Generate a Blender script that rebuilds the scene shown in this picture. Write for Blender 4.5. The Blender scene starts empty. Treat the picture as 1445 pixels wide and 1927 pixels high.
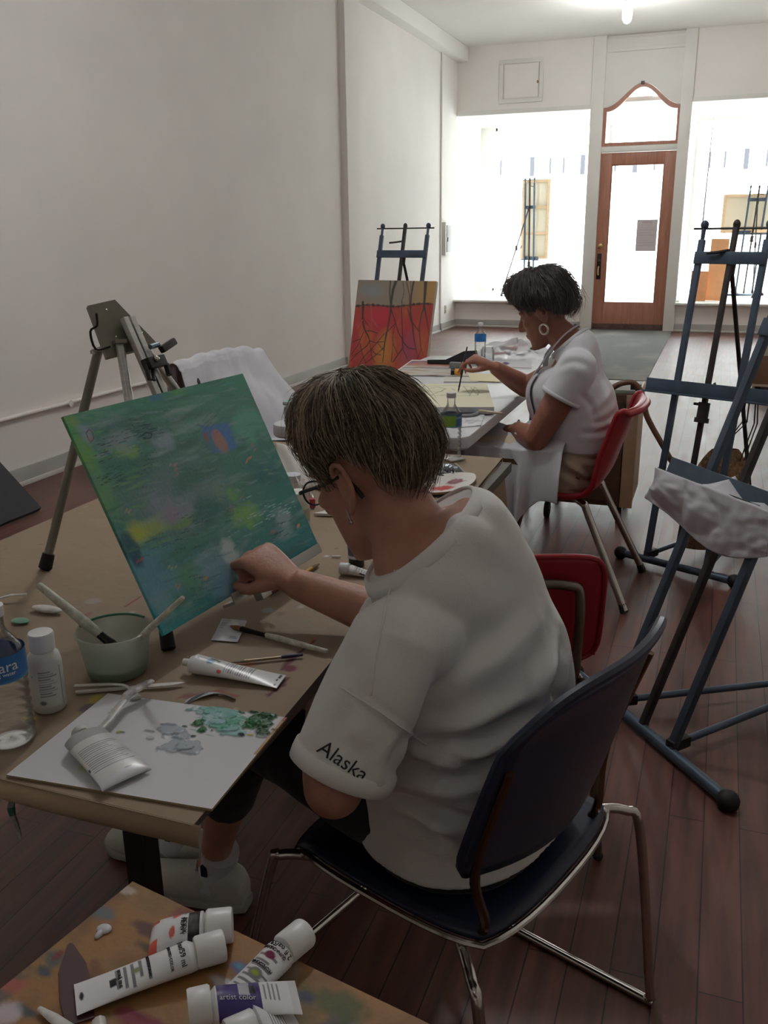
import bpy, bmesh, math, random
import numpy as np
from mathutils import Vector, Matrix, noise as mnoise
from mathutils.bvhtree import BVHTree
random.seed(7); RNG = np.random.default_rng(11)
sc = bpy.context.scene
COL = sc.collection
PI = math.pi
V = Vector
# ------------------------------------------------------------------ camera (solved from the vanishing points)
CAMH, FPX = 1.42, 1680.0
YAW, PITCH, ROLL = 0.354635, 0.304317, -0.012564
_f = V((-math.sin(YAW)*math.cos(PITCH), math.cos(YAW)*math.cos(PITCH), -math.sin(PITCH)))
_r0 = V((math.cos(YAW), math.sin(YAW), 0)); _u0 = _r0.cross(_f)
_r = _r0*math.cos(ROLL)+_u0*math.sin(ROLL); _u = _u0*math.cos(ROLL)-_r0*math.sin(ROLL)
CAM = V((0, 0, CAMH))
def ray(x, y): return _f + _r*((x-722.5)/FPX) - _u*((y-963.5)/FPX)
def PZ(x, y, z):                      # point of the photo standing at height z
    d = ray(x, y); return CAM + d*((z-CAMH)/d.z)
def PY(x, y, Y):
    d = ray(x, y); return CAM + d*(Y/d.y)
def PD(x, y, D): return CAM + ray(x, y)*D
def L(c):                              # sRGB 0-255 -> linear rgba
    return tuple(((v/255)/12.92 if v/255 <= .04045 else ((v/255+.055)/1.055)**2.4) for v in c)+(1.0,)
# ------------------------------------------------------------------ materials
MATS = {}
def mat(name, col, rough=.6, metal=0., var=0., vscale=8., bump=0., bscale=60., spec=.5, trans=0., emit=None, es=0., alpha=1., attr=None, sub=0., stretch=None, sheen=0.):
    if name in MATS: return MATS[name]
    m = bpy.data.materials.new(name); m.use_nodes = True; nt = m.node_tree; N = nt.nodes; K = nt.links
    b = N['Principled BSDF']; c = L(col) if max(col) > 1.0 else tuple(col[:3])+(1.,)
    b.inputs['Base Color'].default_value = c; b.inputs['Roughness'].default_value = rough; b.inputs['Metallic'].default_value = metal
    b.inputs['Specular IOR Level'].default_value = spec; b.inputs['Transmission Weight'].default_value = trans
    b.inputs['Sheen Weight'].default_value = sheen
    if sub: b.inputs['Subsurface Weight'].default_value = sub; b.inputs['Subsurface Radius'].default_value = (.01, .004, .002); b.inputs['Subsurface Scale'].default_value = .5
    if emit: b.inputs['Emission Color'].default_value = L(emit); b.inputs['Emission Strength'].default_value = es
    src = None
    if attr:
        a = N.new('ShaderNodeVertexColor'); a.layer_name = attr; K.new(a.outputs['Color'], b.inputs['Base Color']); src = a.outputs['Color']
    if var or bump:
        tc = N.new('ShaderNodeTexCoord'); vec = tc.outputs['Object']
        if stretch:
            mp = N.new('ShaderNodeMapping'); mp.inputs['Scale'].default_value = stretch; K.new(vec, mp.inputs['Vector']); vec = mp.outputs['Vector']
    if var:
        n = N.new('ShaderNodeTexNoise'); n.inputs['Scale'].default_value = vscale; n.inputs['Detail'].default_value = 5; K.new(vec, n.inputs['Vector'])
        mx = N.new('ShaderNodeMix'); mx.data_type = 'RGBA'; mx.blend_type = 'MULTIPLY'; mx.inputs[0].default_value = 1.
        rp = N.new('ShaderNodeMapRange'); rp.inputs['From Min'].default_value = .3; rp.inputs['From Max'].default_value = .7; rp.inputs['To Min'].default_value = 1-var; rp.inputs['To Max'].default_value = 1+var*.4
        K.new(n.outputs['Fac'], rp.inputs['Value']); K.new(rp.outputs['Result'], mx.inputs[7])
        if src: K.new(src, mx.inputs[6])
        else: mx.inputs[6].default_value = c
        K.new(mx.outputs[2], b.inputs['Base Color'])
    if bump:
        n2 = N.new('ShaderNodeTexNoise'); n2.inputs['Scale'].default_value = bscale; n2.inputs['Detail'].default_value = 3; K.new(vec, n2.inputs['Vector'])
        bp = N.new('ShaderNodeBump'); bp.inputs['Strength'].default_value = bump; bp.inputs['Distance'].default_value = .01
        K.new(n2.outputs['Fac'], bp.inputs['Height']); K.new(bp.outputs['Normal'], b.inputs['Normal'])
    MATS[name] = m; return m
def thin_glass(name, tint=(.97, .98, .98), refl=.08):
    if name in MATS: return MATS[name]
    m = bpy.data.materials.new(name); m.use_nodes = True; nt = m.node_tree; N = nt.nodes; K = nt.links
    N.remove(N['Principled BSDF']); o = N['Material Output']
    t = N.new('ShaderNodeBsdfTransparent'); t.inputs['Color'].default_value = tuple(tint)+(1,)
    g = N.new('ShaderNodeBsdfGlossy'); g.inputs['Roughness'].default_value = .03
    lw = N.new('ShaderNodeLayerWeight'); lw.inputs['Blend'].default_value = .25
    mr = N.new('ShaderNodeMapRange'); mr.inputs['To Min'].default_value = refl*.4; mr.inputs['To Max'].default_value = min(1, refl*6)
    K.new(lw.outputs['Fresnel'], mr.inputs['Value'])
    mx = N.new('ShaderNodeMixShader'); K.new(mr.outputs['Result'], mx.inputs[0]); K.new(t.outputs[0], mx.inputs[1]); K.new(g.outputs[0], mx.inputs[2])
    K.new(mx.outputs[0], o.inputs['Surface']); MATS[name] = m; return m
def frosted(name, col, clear=.45):
    m = bpy.data.materials.new(name); m.use_nodes = True; nt = m.node_tree; N = nt.nodes; K = nt.links; N.remove(N['Principled BSDF']); o = N['Material Output']
    t = N.new('ShaderNodeBsdfTransparent'); d = N.new('ShaderNodeBsdfDiffuse'); d.inputs['Color'].default_value = L(col); q = N.new('ShaderNodeBsdfTranslucent'); q.inputs['Color'].default_value = L(col)
    a = N.new('ShaderNodeMixShader'); a.inputs[0].default_value = .5; K.new(d.outputs[0], a.inputs[1]); K.new(q.outputs[0], a.inputs[2]); b = N.new('ShaderNodeMixShader'); b.inputs[0].default_value = 1-clear; K.new(t.outputs[0], b.inputs[1]); K.new(a.outputs[0], b.inputs[2])
    g = N.new('ShaderNodeBsdfGlossy'); g.inputs['Roughness'].default_value = .2; c = N.new('ShaderNodeMixShader'); c.inputs[0].default_value = .06; K.new(b.outputs[0], c.inputs[1]); K.new(g.outputs[0], c.inputs[2]); K.new(c.outputs[0], o.inputs['Surface']); return m
# ------------------------------------------------------------------ mesh builder
def frame(d, up=V((0, 0, 1))):
    d = V(d).normalized(); x = V(up).cross(d)
    if x.length < 1e-4: x = V((1, 0, 0)).cross(d)
    if x.length < 1e-4: x = V((0, 1, 0)).cross(d)
    x.normalize(); y = d.cross(x); return x, y, d
def basis(x, y, z, o=(0, 0, 0)):
    x, y, z, o = V(x), V(y), V(z), V(o)
    return Matrix(((x.x, y.x, z.x, o.x), (x.y, y.y, z.y, o.y), (x.z, y.z, z.z, o.z), (0, 0, 0, 1)))
def catmull(pts, n=6, closed=False):
    P = [np.array(p, float) for p in pts]; out = []; m = len(P)
    for i in range(m if closed else m-1):
        if closed: p0, p1, p2, p3 = P[i-1], P[i], P[(i+1) % m], P[(i+2) % m]
        else: p0, p1, p2, p3 = P[max(i-1, 0)], P[i], P[i+1], P[min(i+2, m-1)]
        for k in range(n):
            t = k/n; out.append(.5*((2*p1)+(-p0+p2)*t+(2*p0-5*p1+4*p2-p3)*t*t+(-p0+3*p1-3*p2+p3)*t**3))
    if not closed: out.append(P[-1])
    return out
class MB:
    def __init__(s): s.v = []; s.f = []; s.m = []; s.k = 0
    def slot(s, k): s.k = k; return s
    def _add(s, vs, fs):
        o = len(s.v); s.v += [V(v) for v in vs]; s.f += [tuple(i+o for i in f) for f in fs]; s.m += [s.k]*len(fs); return s
    def box(s, c, size, M=None, bev=0.):
        hx, hy, hz = size[0]/2, size[1]/2, size[2]/2; M = M or Matrix.Identity(4); c = V(c)
        if bev <= 0 or bev >= min(hx, hy, hz):
            vs = [M @ (c+V((x*hx, y*hy, z*hz))) for x in (-1, 1) for y in (-1, 1) for z in (-1, 1)]
            return s._add(vs, [(0, 1, 3, 2), (4, 6, 7, 5), (0, 4, 5, 1), (2, 3, 7, 6), (0, 2, 6, 4), (1, 5, 7, 3)])
        bm = bmesh.new(); bmesh.ops.create_cube(bm, size=1); bmesh.ops.scale(bm, vec=(2*hx, 2*hy, 2*hz), verts=bm.verts)
        bmesh.ops.bevel(bm, geom=list(bm.edges), offset=bev, segments=2, profile=.6, affect='EDGES')
        bm.verts.index_update(); vs = [M @ (c+v.co) for v in bm.verts]; fs = [tuple(v.index for v in f.verts) for f in bm.faces]; bm.free()
        return s._add(vs, fs)
    def rings(s, rings, closed=False, caps=True):
        n = len(rings[0]); vs = [p for r in rings for p in r]; fs = []
        m = len(rings)
        for i in range(m if closed else m-1):
            a, b = i*n, ((i+1) % m)*n
            for j in range(n): fs.append((a+j, a+(j+1) % n, b+(j+1) % n, b+j))
        if caps and not closed: fs.append(tuple(range(n-1, -1, -1))); fs.append(tuple((m-1)*n+j for j in range(n)))
        return s._add(vs, fs)
    def tube(s, pts, r, seg=10, smooth=0, closed=False, caps=True, flat=1., up=V((0, 0, 1))):
        pts = [V(p) for p in pts]
        if smooth:
            rr = None
            if not isinstance(r, (int, float)):
                rr = [float(q[0]) for q in catmull([(x, 0, 0) for x in r], smooth, closed)]
            pts = [V(p) for p in catmull(pts, smooth, closed)]; r = rr if rr is not None else r
        m = len(pts); R = [r]*m if isinstance(r, (int, float)) else list(r)
        rings = []; x = None
        for i, p in enumerate(pts):
            if closed: d = pts[(i+1) % m]-pts[i-1]
            else: d = pts[min(i+1, m-1)]-pts[max(i-1, 0)]
            if d.length < 1e-9: d = V((0, 0, 1))
            d.normalize()
            if x is None: x, y, _ = frame(d, up)
            else:
                x = x-d*x.dot(d)
                if x.length < 1e-6: x, y, _ = frame(d, up)
                x.normalize(); y = d.cross(x)
            rings.append([p+x*(R[i]*math.cos(2*PI*j/seg))+y*(R[i]*flat*math.sin(2*PI*j/seg)) for j in range(seg)])
        return s.rings(rings, closed, caps)
    def lathe(s, prof, o=(0, 0, 0), axis=(0, 0, 1), seg=28, M=None, caps=True):
        x, y, d = frame(axis, V((0, 1, 0)) if abs(V(axis).normalized().z) > .9 else V((0, 0, 1))); o = V(o); M = M or Matrix.Identity(4)
        return s.rings([[M @ (o+d*z+x*(r*math.cos(2*PI*j/seg))+y*(r*math.sin(2*PI*j/seg))) for j in range(seg)] for r, z in prof], caps=caps)
    def ell(s, c, rad, M=None, seg=24, ring=16):
        M = M or Matrix.Identity(4); c = V(c); vs = []; fs = []
        for i in range(1, ring):
            t = PI*i/ring
            for j in range(seg): a = 2*PI*j/seg; vs.append(M @ (c+V((rad[0]*math.sin(t)*math.cos(a), rad[1]*math.sin(t)*math.sin(a), rad[2]*math.cos(t)))))
        top = len(vs); vs.append(M @ (c+V((0, 0, rad[2])))); vs.append(M @ (c-V((0, 0, rad[2]))))
        for i in range(ring-2):
            for j in range(seg): a, b = i*seg, (i+1)*seg; fs.append((a+j, b+j, b+(j+1) % seg, a+(j+1) % seg))
        for j in range(seg):
            fs.append((top, j, (j+1) % seg)); b = (ring-2)*seg; fs.append((top+1, b+(j+1) % seg, b+j))
        return s._add(vs, fs)
    def prism(s, poly, o, ax, ay, depth):   # 2-D outline extruded along ax x ay
        o, ax, ay = V(o), V(ax), V(ay); n = ax.cross(ay).normalized()*depth; k = len(poly)
        a = [o+ax*p[0]+ay*p[1] for p in poly]; vs = a+[p+n for p in a]
        fs = [tuple(range(k-1, -1, -1)), tuple(range(k, 2*k))]+[(i, (i+1) % k, k+(i+1) % k, k+i) for i in range(k)]
        return s._add(vs, fs)
    def grid(s, fn, nu, nv):                # fn(u,v)->point
        vs = [fn(i/nu, j/nv) for j in range(nv+1) for i in range(nu+1)]; w = nu+1
        return s._add(vs, [(j*w+i, j*w+i+1, (j+1)*w+i+1, (j+1)*w+i) for j in range(nv) for i in range(nu)])
    def build(s, name, mats, parent=None, smooth=True, angle=40, solid=0., subsurf=0, recalc=True):
        me = bpy.data.meshes.new(name); me.from_pydata([tuple(v) for v in s.v], [], s.f)
        mats = mats if isinstance(mats, (list, tuple)) else [mats]
        for m in mats: me.materials.append(m)
        if len(mats) > 1: me.polygons.foreach_set('material_index', s.m)
        if recalc:
            bm = bmesh.new(); bm.from_mesh(me); bmesh.ops.recalc_face_normals(bm, faces=bm.faces); bm.to_mesh(me); bm.free()
        return finish(name, me, parent, smooth, angle, solid, subsurf)
def finish(name, me, parent=None, smooth=True, angle=40, solid=0., subsurf=0):
    if smooth:
        me.polygons.foreach_set('use_smooth', [True]*len(me.polygons))
        if angle < 180: me.set_sharp_from_angle(angle=math.radians(angle))
    me.update(); o = bpy.data.objects.new(name, me); COL.objects.link(o)
    if solid: md = o.modifiers.new('solid', 'SOLIDIFY'); md.thickness = abs(solid); md.offset = -1 if solid > 0 else 1
    if subsurf: md = o.modifiers.new('sub', 'SUBSURF'); md.levels = subsurf; md.render_levels = subsurf
    if parent is not None:
        o.parent = parent
        o.matrix_parent_inverse = parent_inv(parent)
    return o
def parent_inv(p):
    return p_world(p).inverted()
def p_world(o):
    if o.parent is None: return o.matrix_basis.copy()
    return p_world(o.parent) @ o.matrix_parent_inverse @ o.matrix_basis
def tag(o, label=None, cat=None, group=None, kind=None):
    if label: o['label'] = label
    if cat: o['category'] = cat
    if group: o['group'] = group
    if kind: o['kind'] = kind
    return o
def thing(name, label, cat, loc=(0, 0, 0), group=None):
    o = bpy.data.objects.new(name, None); COL.objects.link(o); o.empty_display_size = .05; o.location = loc
    return tag(o, label, cat, group)
def struct(name, mb, m, **k): return tag(mb.build(name, m, **k), kind='structure')
def dup(o, M, parent=None):                 # copy a thing with its parts, moved by world matrix M
    c = o.copy(); COL.objects.link(c)
    if parent is None: c.matrix_basis = M @ o.matrix_basis
    else: c.parent = parent; c.matrix_parent_inverse = o.matrix_parent_inverse.copy()
    for ch in o.children: dup(ch, M, c)
    return c
# ------------------------------------------------------------------ painted sheets (paint, print and stains as vertex colour)
def vnoise(u, v, s, seed=0):                # smooth value noise on numpy arrays
    r = np.random.default_rng(seed); T = r.random((64, 64)); s = s if isinstance(s, tuple) else (s, s); x = u*s[0]; y = v*s[1]
    i = np.floor(x).astype(int); j = np.floor(y).astype(int); fx = x-i; fy = y-j; fx = fx*fx*(3-2*fx); fy = fy*fy*(3-2*fy)
    g = lambda a, b: T[a % 64, b % 64]
    return (g(i, j)*(1-fx)+g(i+1, j)*fx)*(1-fy)+(g(i, j+1)*(1-fx)+g(i+1, j+1)*fx)*fy
def fbm(u, v, s, seed=0, o=4):
    a = 0; t = 0
    for k in range(o):
        w = .5**k; sk = (s[0]*2**k, s[1]*2**k) if isinstance(s, tuple) else s*2**k
        a = a+w*vnoise(u, v, sk, seed+k); t += w
    return a/t
class Paint:
    def __init__(s, U, Vv, col, asp=1.): s.u = U; s.v = Vv; s.asp = asp; s.c = np.empty(U.shape+(3,)); s.c[:] = L(col)[:3]; s.h = np.zeros(U.shape)
    def mix(s, w, col, raise_=0.):
        w = np.clip(w, 0, 1)[..., None]; s.c = s.c*(1-w)+np.array(L(col)[:3])*w; s.h += raise_*w[..., 0]; return s
    def blob(s, x, y, rx, ry, col, rot=0., soft=.3, a=1., rough=.5, seed=0, raise_=0., ns=9):
        du = (s.u-x); dv = (s.v-y)*s.asp; c, q = math.cos(rot), math.sin(rot); p = (du*c+dv*q)/rx; t = (-du*q+dv*c)/ry
        d = np.sqrt(p*p+t*t)+(fbm(s.u, s.v*s.asp, ns, seed)-.5)*2*rough
        return s.mix(a*np.clip((1-d)/max(soft, 1e-3), 0, 1), col, raise_)
    def line(s, pts, w, col, a=1., soft=.4, raise_=0.):
        d = np.full(s.u.shape, 9.); W = np.zeros(s.u.shape)
        ws = w if isinstance(w, (list, tuple)) else [w]*len(pts)
        for k in range(len(pts)-1):
            (x0, y0), (x1, y1) = pts[k], pts[k+1]; ex, ey = x1-x0, (y1-y0)*s.asp; L2 = ex*ex+ey*ey+1e-12
            t = np.clip(((s.u-x0)*ex+(s.v-y0)*s.asp*ey)/L2, 0, 1); dd = np.hypot(s.u-x0-t*ex, (s.v-y0)*s.asp-t*ey)/(ws[k]+(ws[k+1]-ws[k])*t)
            d = np.minimum(d, dd)
        return s.mix(a*np.clip((1-d)/soft, 0, 1), col, raise_)
    def rect(s, x0, y0, x1, y1, col, a=1.):
        return s.mix(a*((s.u >= x0) & (s.u <= x1) & (s.v >= y0) & (s.v <= y1)), col)
def sheet(name, fn, nu, nv, painter, base, m, parent=None, asp=1., thick=0., back=None, angle=60, relief=0.):
    """grid surface fn(u,v) with painter(Paint) colours; thick>0 closes it into a slab along -normal"""
    u = np.linspace(0, 1, nu+1); v = np.linspace(0, 1, nv+1); U, W = np.meshgrid(u, v); pt = Paint(U, W, base, asp)
    if painter: painter(pt)
    pts = [V(fn(U[j, i], W[j, i])) for j in range(nv+1) for i in range(nu+1)]; w = nu+1
    if relief:
        n = (pts[1]-pts[0]).cross(pts[w]-pts[0]).normalized(); hh = pt.h.reshape(-1); pts = [p+n*(relief*hh[k]) for k, p in enumerate(pts)]
    fs = [(j*w+i, j*w+i+1, (j+1)*w+i+1, (j+1)*w+i) for j in range(nv) for i in range(nu)]
    cols = pt.c.reshape(-1, 3); cols = np.concatenate([cols, np.ones((len(cols), 1))], 1)
    mi = [0]*len(fs)
    if thick:
        n = (pts[nu]-pts[0]).cross(pts[nv*w]-pts[0]).normalized()*thick; b = len(pts)
        edge = [i for i in range(nu)]+[j*w+nu for j in range(nv)]+[nv*w+i for i in range(nu, 0, -1)]+[j*w for j in range(nv, 0, -1)]
        pts += [pts[e]-n for e in edge]; k = len(edge)
        fs += [(edge[(i+1) % k], edge[i], b+i, b+(i+1) % k) for i in range(k)]; fs.append(tuple(b+i for i in range(k-1, -1, -1)))
        cols = np.concatenate([cols, cols[edge]], 0); mi += [1 if back else 0]*(k+1)
    me = bpy.data.meshes.new(name); me.from_pydata([tuple(p) for p in pts], [], fs); me.materials.append(m)
    if back: me.materials.append(back)
    me.polygons.foreach_set('material_index', mi)
    ca = me.color_attributes.new('Col', 'FLOAT_COLOR', 'POINT'); ca.data.foreach_set('color', cols.astype(np.float32).reshape(-1))
    return finish(name, me, parent, True, angle)
def plane_fn(o, ax, ay):
    o, ax, ay = V(o), V(ax), V(ay); return lambda u, v: o+ax*u+ay*v
def text_mesh(s, size, warp=None, M=None, ext=0.0003, font_shear=0., spacing=1.):
    cu = bpy.data.curves.new('txt', 'FONT'); cu.body = s; cu.size = size; cu.extrude = ext; cu.shear = font_shear; cu.align_x = 'CENTER'; cu.align_y = 'CENTER'; cu.resolution_u = 3; cu.space_character = spacing
    o = bpy.data.objects.new('txt', cu); COL.objects.link(o); dg = bpy.context.evaluated_depsgraph_get(); dg.update()
    me = bpy.data.meshes.new_from_object(o.evaluated_get(dg)); bpy.data.objects.remove(o); bpy.data.curves.remove(cu)
    bm = bmesh.new(); bm.from_mesh(me)
    if warp: bmesh.ops.subdivide_edges(bm, edges=[e for e in bm.edges if e.calc_length() > size*.2], cuts=3)
    vs = [(v.co.copy()) for v in bm.verts]; bm.verts.index_update(); fs = [tuple(v.index for v in f.verts) for f in bm.faces]; bm.free(); bpy.data.meshes.remove(me)
    if warp: vs = [V(warp(v)) for v in vs]
    if M: vs = [M @ v for v in vs]
    return vs, fs
def remesh(mb, voxel, smooth=2, cuts=()):
    """union of all closed shapes in mb as one skin"""
    me = bpy.data.meshes.new('tmp'); me.from_pydata([tuple(v) for v in mb.v], [], mb.f)
    bm = bmesh.new(); bm.from_mesh(me); bmesh.ops.recalc_face_normals(bm, faces=bm.faces); bm.to_mesh(me); bm.free()
    o = bpy.data.objects.new('tmp', me); COL.objects.link(o)
    md = o.modifiers.new('r', 'REMESH'); md.mode = 'VOXEL'; md.voxel_size = voxel; md.use_smooth_shade = True
    dg = bpy.context.evaluated_depsgraph_get(); dg.update(); out = bpy.data.meshes.new_from_object(o.evaluated_get(dg))
    bpy.data.objects.remove(o); bpy.data.meshes.remove(me)
    bm = bmesh.new(); bm.from_mesh(out)
    for _ in range(smooth): bmesh.ops.smooth_vert(bm, verts=bm.verts, factor=.5, use_axis_x=True, use_axis_y=True, use_axis_z=True)
    for co, no, test in cuts:
        g = [f for f in bm.faces if test(f.calc_center_median())]; es = {e for f in g for e in f.edges}; vs_ = {v for f in g for v in f.verts}
        bmesh.ops.bisect_plane(bm, geom=list(g)+list(es)+list(vs_), plane_co=co, plane_no=no, clear_outer=True, dist=1e-5)
    bm.to_mesh(out); bm.free(); return out
# ================================================================== SETTING
cd = bpy.data.cameras.new('camera'); cam = bpy.data.objects.new('camera', cd); COL.objects.link(cam)
cam.matrix_world = basis(_r, _u, -_f, CAM); cd.sensor_fit = 'VERTICAL'; cd.sensor_height = 36; cd.lens = 36*FPX/1927; cd.clip_start = .02; cd.clip_end = 300
sc.camera = cam
sc.view_settings.view_transform = 'Standard'; sc.view_settings.look = 'None'; sc.view_settings.gamma = 1; sc.view_settings.use_curve_mapping = False
sc.cycles.use_denoising = True; sc.cycles.max_bounces = 10; sc.cycles.diffuse_bounces = 6; sc.cycles.transparent_max_bounces = 16; sc.cycles.caustics_reflective = False; sc.cycles.caustics_refractive = False
sc.cycles.sample_clamp_indirect = 6
WALLM = mat('wall_paint', (239, 235, 230), .75, var=.05, vscale=1.3, bump=.06, bscale=90)
WHITE = mat('white_trim_paint', (226, 224, 218), .5, var=.03, vscale=3)
BASEM = mat('grey_baseboard_paint', (176, 174, 170), .5, var=.08, vscale=4)
CEILM = mat('ceiling_paint', (238, 236, 231), .8, var=.03, vscale=1)
# worn red-brown plank floor
fm = bpy.data.materials.new('worn_red_plank_floor'); fm.use_nodes = True; nt = fm.node_tree; N = nt.nodes; K = nt.links; b = N['Principled BSDF']
tc = N.new('ShaderNodeTexCoord'); mp = N.new('ShaderNodeMapping'); mp.inputs['Rotation'].default_value = (0, 0, PI/2); K.new(tc.outputs['Object'], mp.inputs['Vector'])
br = N.new('ShaderNodeTexBrick'); br.offset = .37; br.inputs['Scale'].default_value = 1; br.inputs['Brick Width'].default_value = 1.5; br.inputs['Row Height'].default_value = .083; br.inputs['Mortar Size'].default_value = .0016; br.inputs['Mortar Smooth'].default_value = .1; br.inputs['Bias'].default_value = -.1
br.inputs['Color1'].default_value = L((94, 54, 46)); br.inputs['Color2'].default_value = L((106, 66, 56)); br.inputs['Mortar'].default_value = L((30, 18, 16)); K.new(mp.outputs['Vector'], br.inputs['Vector'])
mp2 = N.new('ShaderNodeMapping'); mp2.inputs['Scale'].default_value = (14, 1.2, 1); K.new(tc.outputs['Object'], mp2.inputs['Vector'])
n1 = N.new('ShaderNodeTexNoise'); n1.inputs['Scale'].default_value = 2.5; n1.inputs['Detail'].default_value = 7; K.new(mp2.outputs['Vector'], n1.inputs['Vector'])
r1 = N.new('ShaderNodeMapRange'); r1.inputs['From Min'].default_value = .32; r1.inputs['From Max'].default_value = .7; r1.inputs['To Min'].default_value = .55; r1.inputs['To Max'].default_value = 1.35; K.new(n1.outputs['Fac'], r1.inputs['Value'])
mx = N.new('ShaderNodeMix'); mx.data_type = 'RGBA'; mx.blend_type = 'MULTIPLY'; mx.inputs[0].default_value = 1; K.new(br.outputs['Color'], mx.inputs[6]); K.new(r1.outputs['Result'], mx.inputs[7])
n3 = N.new('ShaderNodeTexNoise'); n3.inputs['Scale'].default_value = 1.6; n3.inputs['Detail'].default_value = 6; K.new(tc.outputs['Object'], n3.inputs['Vector'])
r3 = N.new('ShaderNodeMapRange'); r3.inputs['From Min'].default_value = .5; r3.inputs['From Max'].default_value = .72; r3.inputs['To Max'].default_value = .45; K.new(n3.outputs['Fac'], r3.inputs['Value'])
mw = N.new('ShaderNodeMix'); mw.data_type = 'RGBA'; K.new(r3.outputs['Result'], mw.inputs[0]); K.new(mx.outputs[2], mw.inputs[6]); mw.inputs[7].default_value = L((118, 94, 84))
K.new(mw.outputs[2], b.inputs['Base Color'])
r4 = N.new('ShaderNodeMapRange'); r4.inputs['To Min'].default_value = .3; r4.inputs['To Max'].default_value = .58; K.new(n1.outputs['Fac'], r4.inputs['Value']); K.new(r4.outputs['Result'], b.inputs['Roughness'])
bp = N.new('ShaderNodeBump'); bp.inputs['Strength'].default_value = .25; bp.inputs['Distance'].default_value = .004; K.new(br.outputs['Fac'], bp.inputs['Height']); bp.invert = True
bp2 = N.new('ShaderNodeBump'); bp2.inputs['Strength'].default_value = .12; bp2.inputs['Distance'].default_value = .004; K.new(n1.outputs['Fac'], bp2.inputs['Height']); K.new(bp.outputs['Normal'], bp2.inputs['Normal']); K.new(bp2.outputs['Normal'], b.inputs['Normal'])
b.inputs['Specular IOR Level'].default_value = .55
XL, XR, YF, YB, ZC = -3.81, 1.45, 13.67, -4.2, 3.91
struct('floor', MB().box(((XL+XR)/2-.1, (YF+YB)/2, -.05), (XR-XL+.6, YF-YB+.3, .1)), fm, smooth=False)
struct('ceiling', MB().box(((XL+XR)/2-.1, (YF+YB)/2, ZC+.05), (XR-XL+.8, YF-YB+.4, .1)), CEILM, smooth=False)
w = MB().box((XL-.1, (YB+9.15)/2, ZC/2), (.2, 9.15-YB, ZC)).box((-3.95, (9.15+YF)/2, ZC/2), (.2, YF-9.15+.02, ZC)).box((-3.795, 9.34, ZC/2), (.11, .38, ZC), bev=.004)
struct('wall_left', w, WALLM, smooth=False)
struct('wall_right', MB().box((XR+.1, (YF+YB)/2, ZC/2), (.2, YF-YB, ZC)), WALLM, smooth=False)
struct('wall_back', MB().box(((XL+XR)/2, YB-.1, ZC/2), (XR-XL+.4, .2, ZC)), WALLM, smooth=False)
# front wall: parapet panels above and below the display openings, posts and trim round the door
T = .14; yc = YF+T/2; fw = MB()
fw.box((-2.91, yc, (3.01+ZC)/2), (2.02, T, ZC-3.01)).box((.42, yc, (3.03+ZC)/2), (2.12, T, ZC-3.03))
fw.box((-2.91, yc, .19), (2.02, T, .38)).box((.44, yc, .19), (2.06, T, .38)); fw.box((-1.245, yc+.04, 3.62), (1.34, T-.04, .6))
struct('wall_front', fw, WALLM, smooth=False)
tr = MB().box((-1.837, yc-.02, ZC/2), (.172, T+.06, ZC), bev=.006); struct('trim_1', tr, WHITE)
tr = MB().box((-.662, yc-.02, ZC/2), (.15, T+.06, ZC), bev=.006); struct('trim_2', tr, WHITE)
struct('trim_3', MB().box((-1.245, yc-.01, 2.475), (1.04, T+.03, .075), bev=.005), WHITE)
# arched filler above the transom
def arch(u):                                    # transom top outline: ogee, u in -1..1 -> z
    return 3.01+.29*(.5+.5*math.cos(PI*abs(u)))**1.15
tx0, tx1 = -1.755, -.72; tcx, thw = (tx0+tx1)/2, (tx1-tx0)/2
poly = [(tx0-.01, ZC-.05), (tx0-.01, 3.01)]+[(tcx+thw*k/16, arch(k/16)+.005) for k in range(-16, 17)]+[(tx1+.01, 3.01), (tx1+.01, ZC-.05)]
struct('trim_4', MB().prism(poly, (0, YF-.003, 0), V((1, 0, 0)), V((0, 0, 1)), -.11), WHITE, smooth=False)
pm = MB()
for a, bb in (((-1.766, 3.70), (-.717, 3.745)),): pm.box(((a[0]+bb[0])/2, YF-.006, (a[1]+bb[1])/2), (bb[0]-a[0], .03, bb[1]-a[1]), bev=.004)
struct('trim_5', pm, WHITE)
# framed access hatch on the front wall
hm = MB()
for c, s in (((-2.915, 3.678), (.62, .055)), ((-2.915, 3.17), (.62, .055)), ((-3.2, 3.424), (.055, .452)), ((-2.63, 3.424), (.055, .452))): hm.box((c[0], YF-.012, c[1]), (s[0], .03, s[1]), bev=.004)
struct('trim_6', hm, WHITE)
ht = thing('access_hatch', 'small square white access hatch high on the front wall', 'hatch', (-2.915, YF-.004, 3.42))
MB().box((-2.915, YF-.004, 3.424), (.49, .012, .43)).build('panel', WALLM, ht); MB().ell((-2.68, YF-.016, 3.4), (.012, .01, .02)).build('latch', mat('dull_brass', (150, 130, 90), .4, .9), ht)
# sill cap mouldings
struct('sill_left', MB().box((-2.91, YF+.03, .392), (2.04, .3, .03), bev=.006), WHITE); struct('sill_right', MB().box((.42, YF+.03, .392), (2.04, .3, .03), bev=.006), WHITE)
struct('trim_7', MB().box((-2.91, YF-.005, 3.035), (2.02, .03, .06), bev=.004), WHITE); struct('trim_8', MB().box((.44, YF-.005, 3.055), (2.06, .03, .06), bev=.004), WHITE)
# soffit beam along the left wall
struct('trim_9', MB().box((-3.79, (YB+YF)/2, 3.815), (.2, YF-YB-.02, .19), bev=.012), CEILM)
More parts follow.
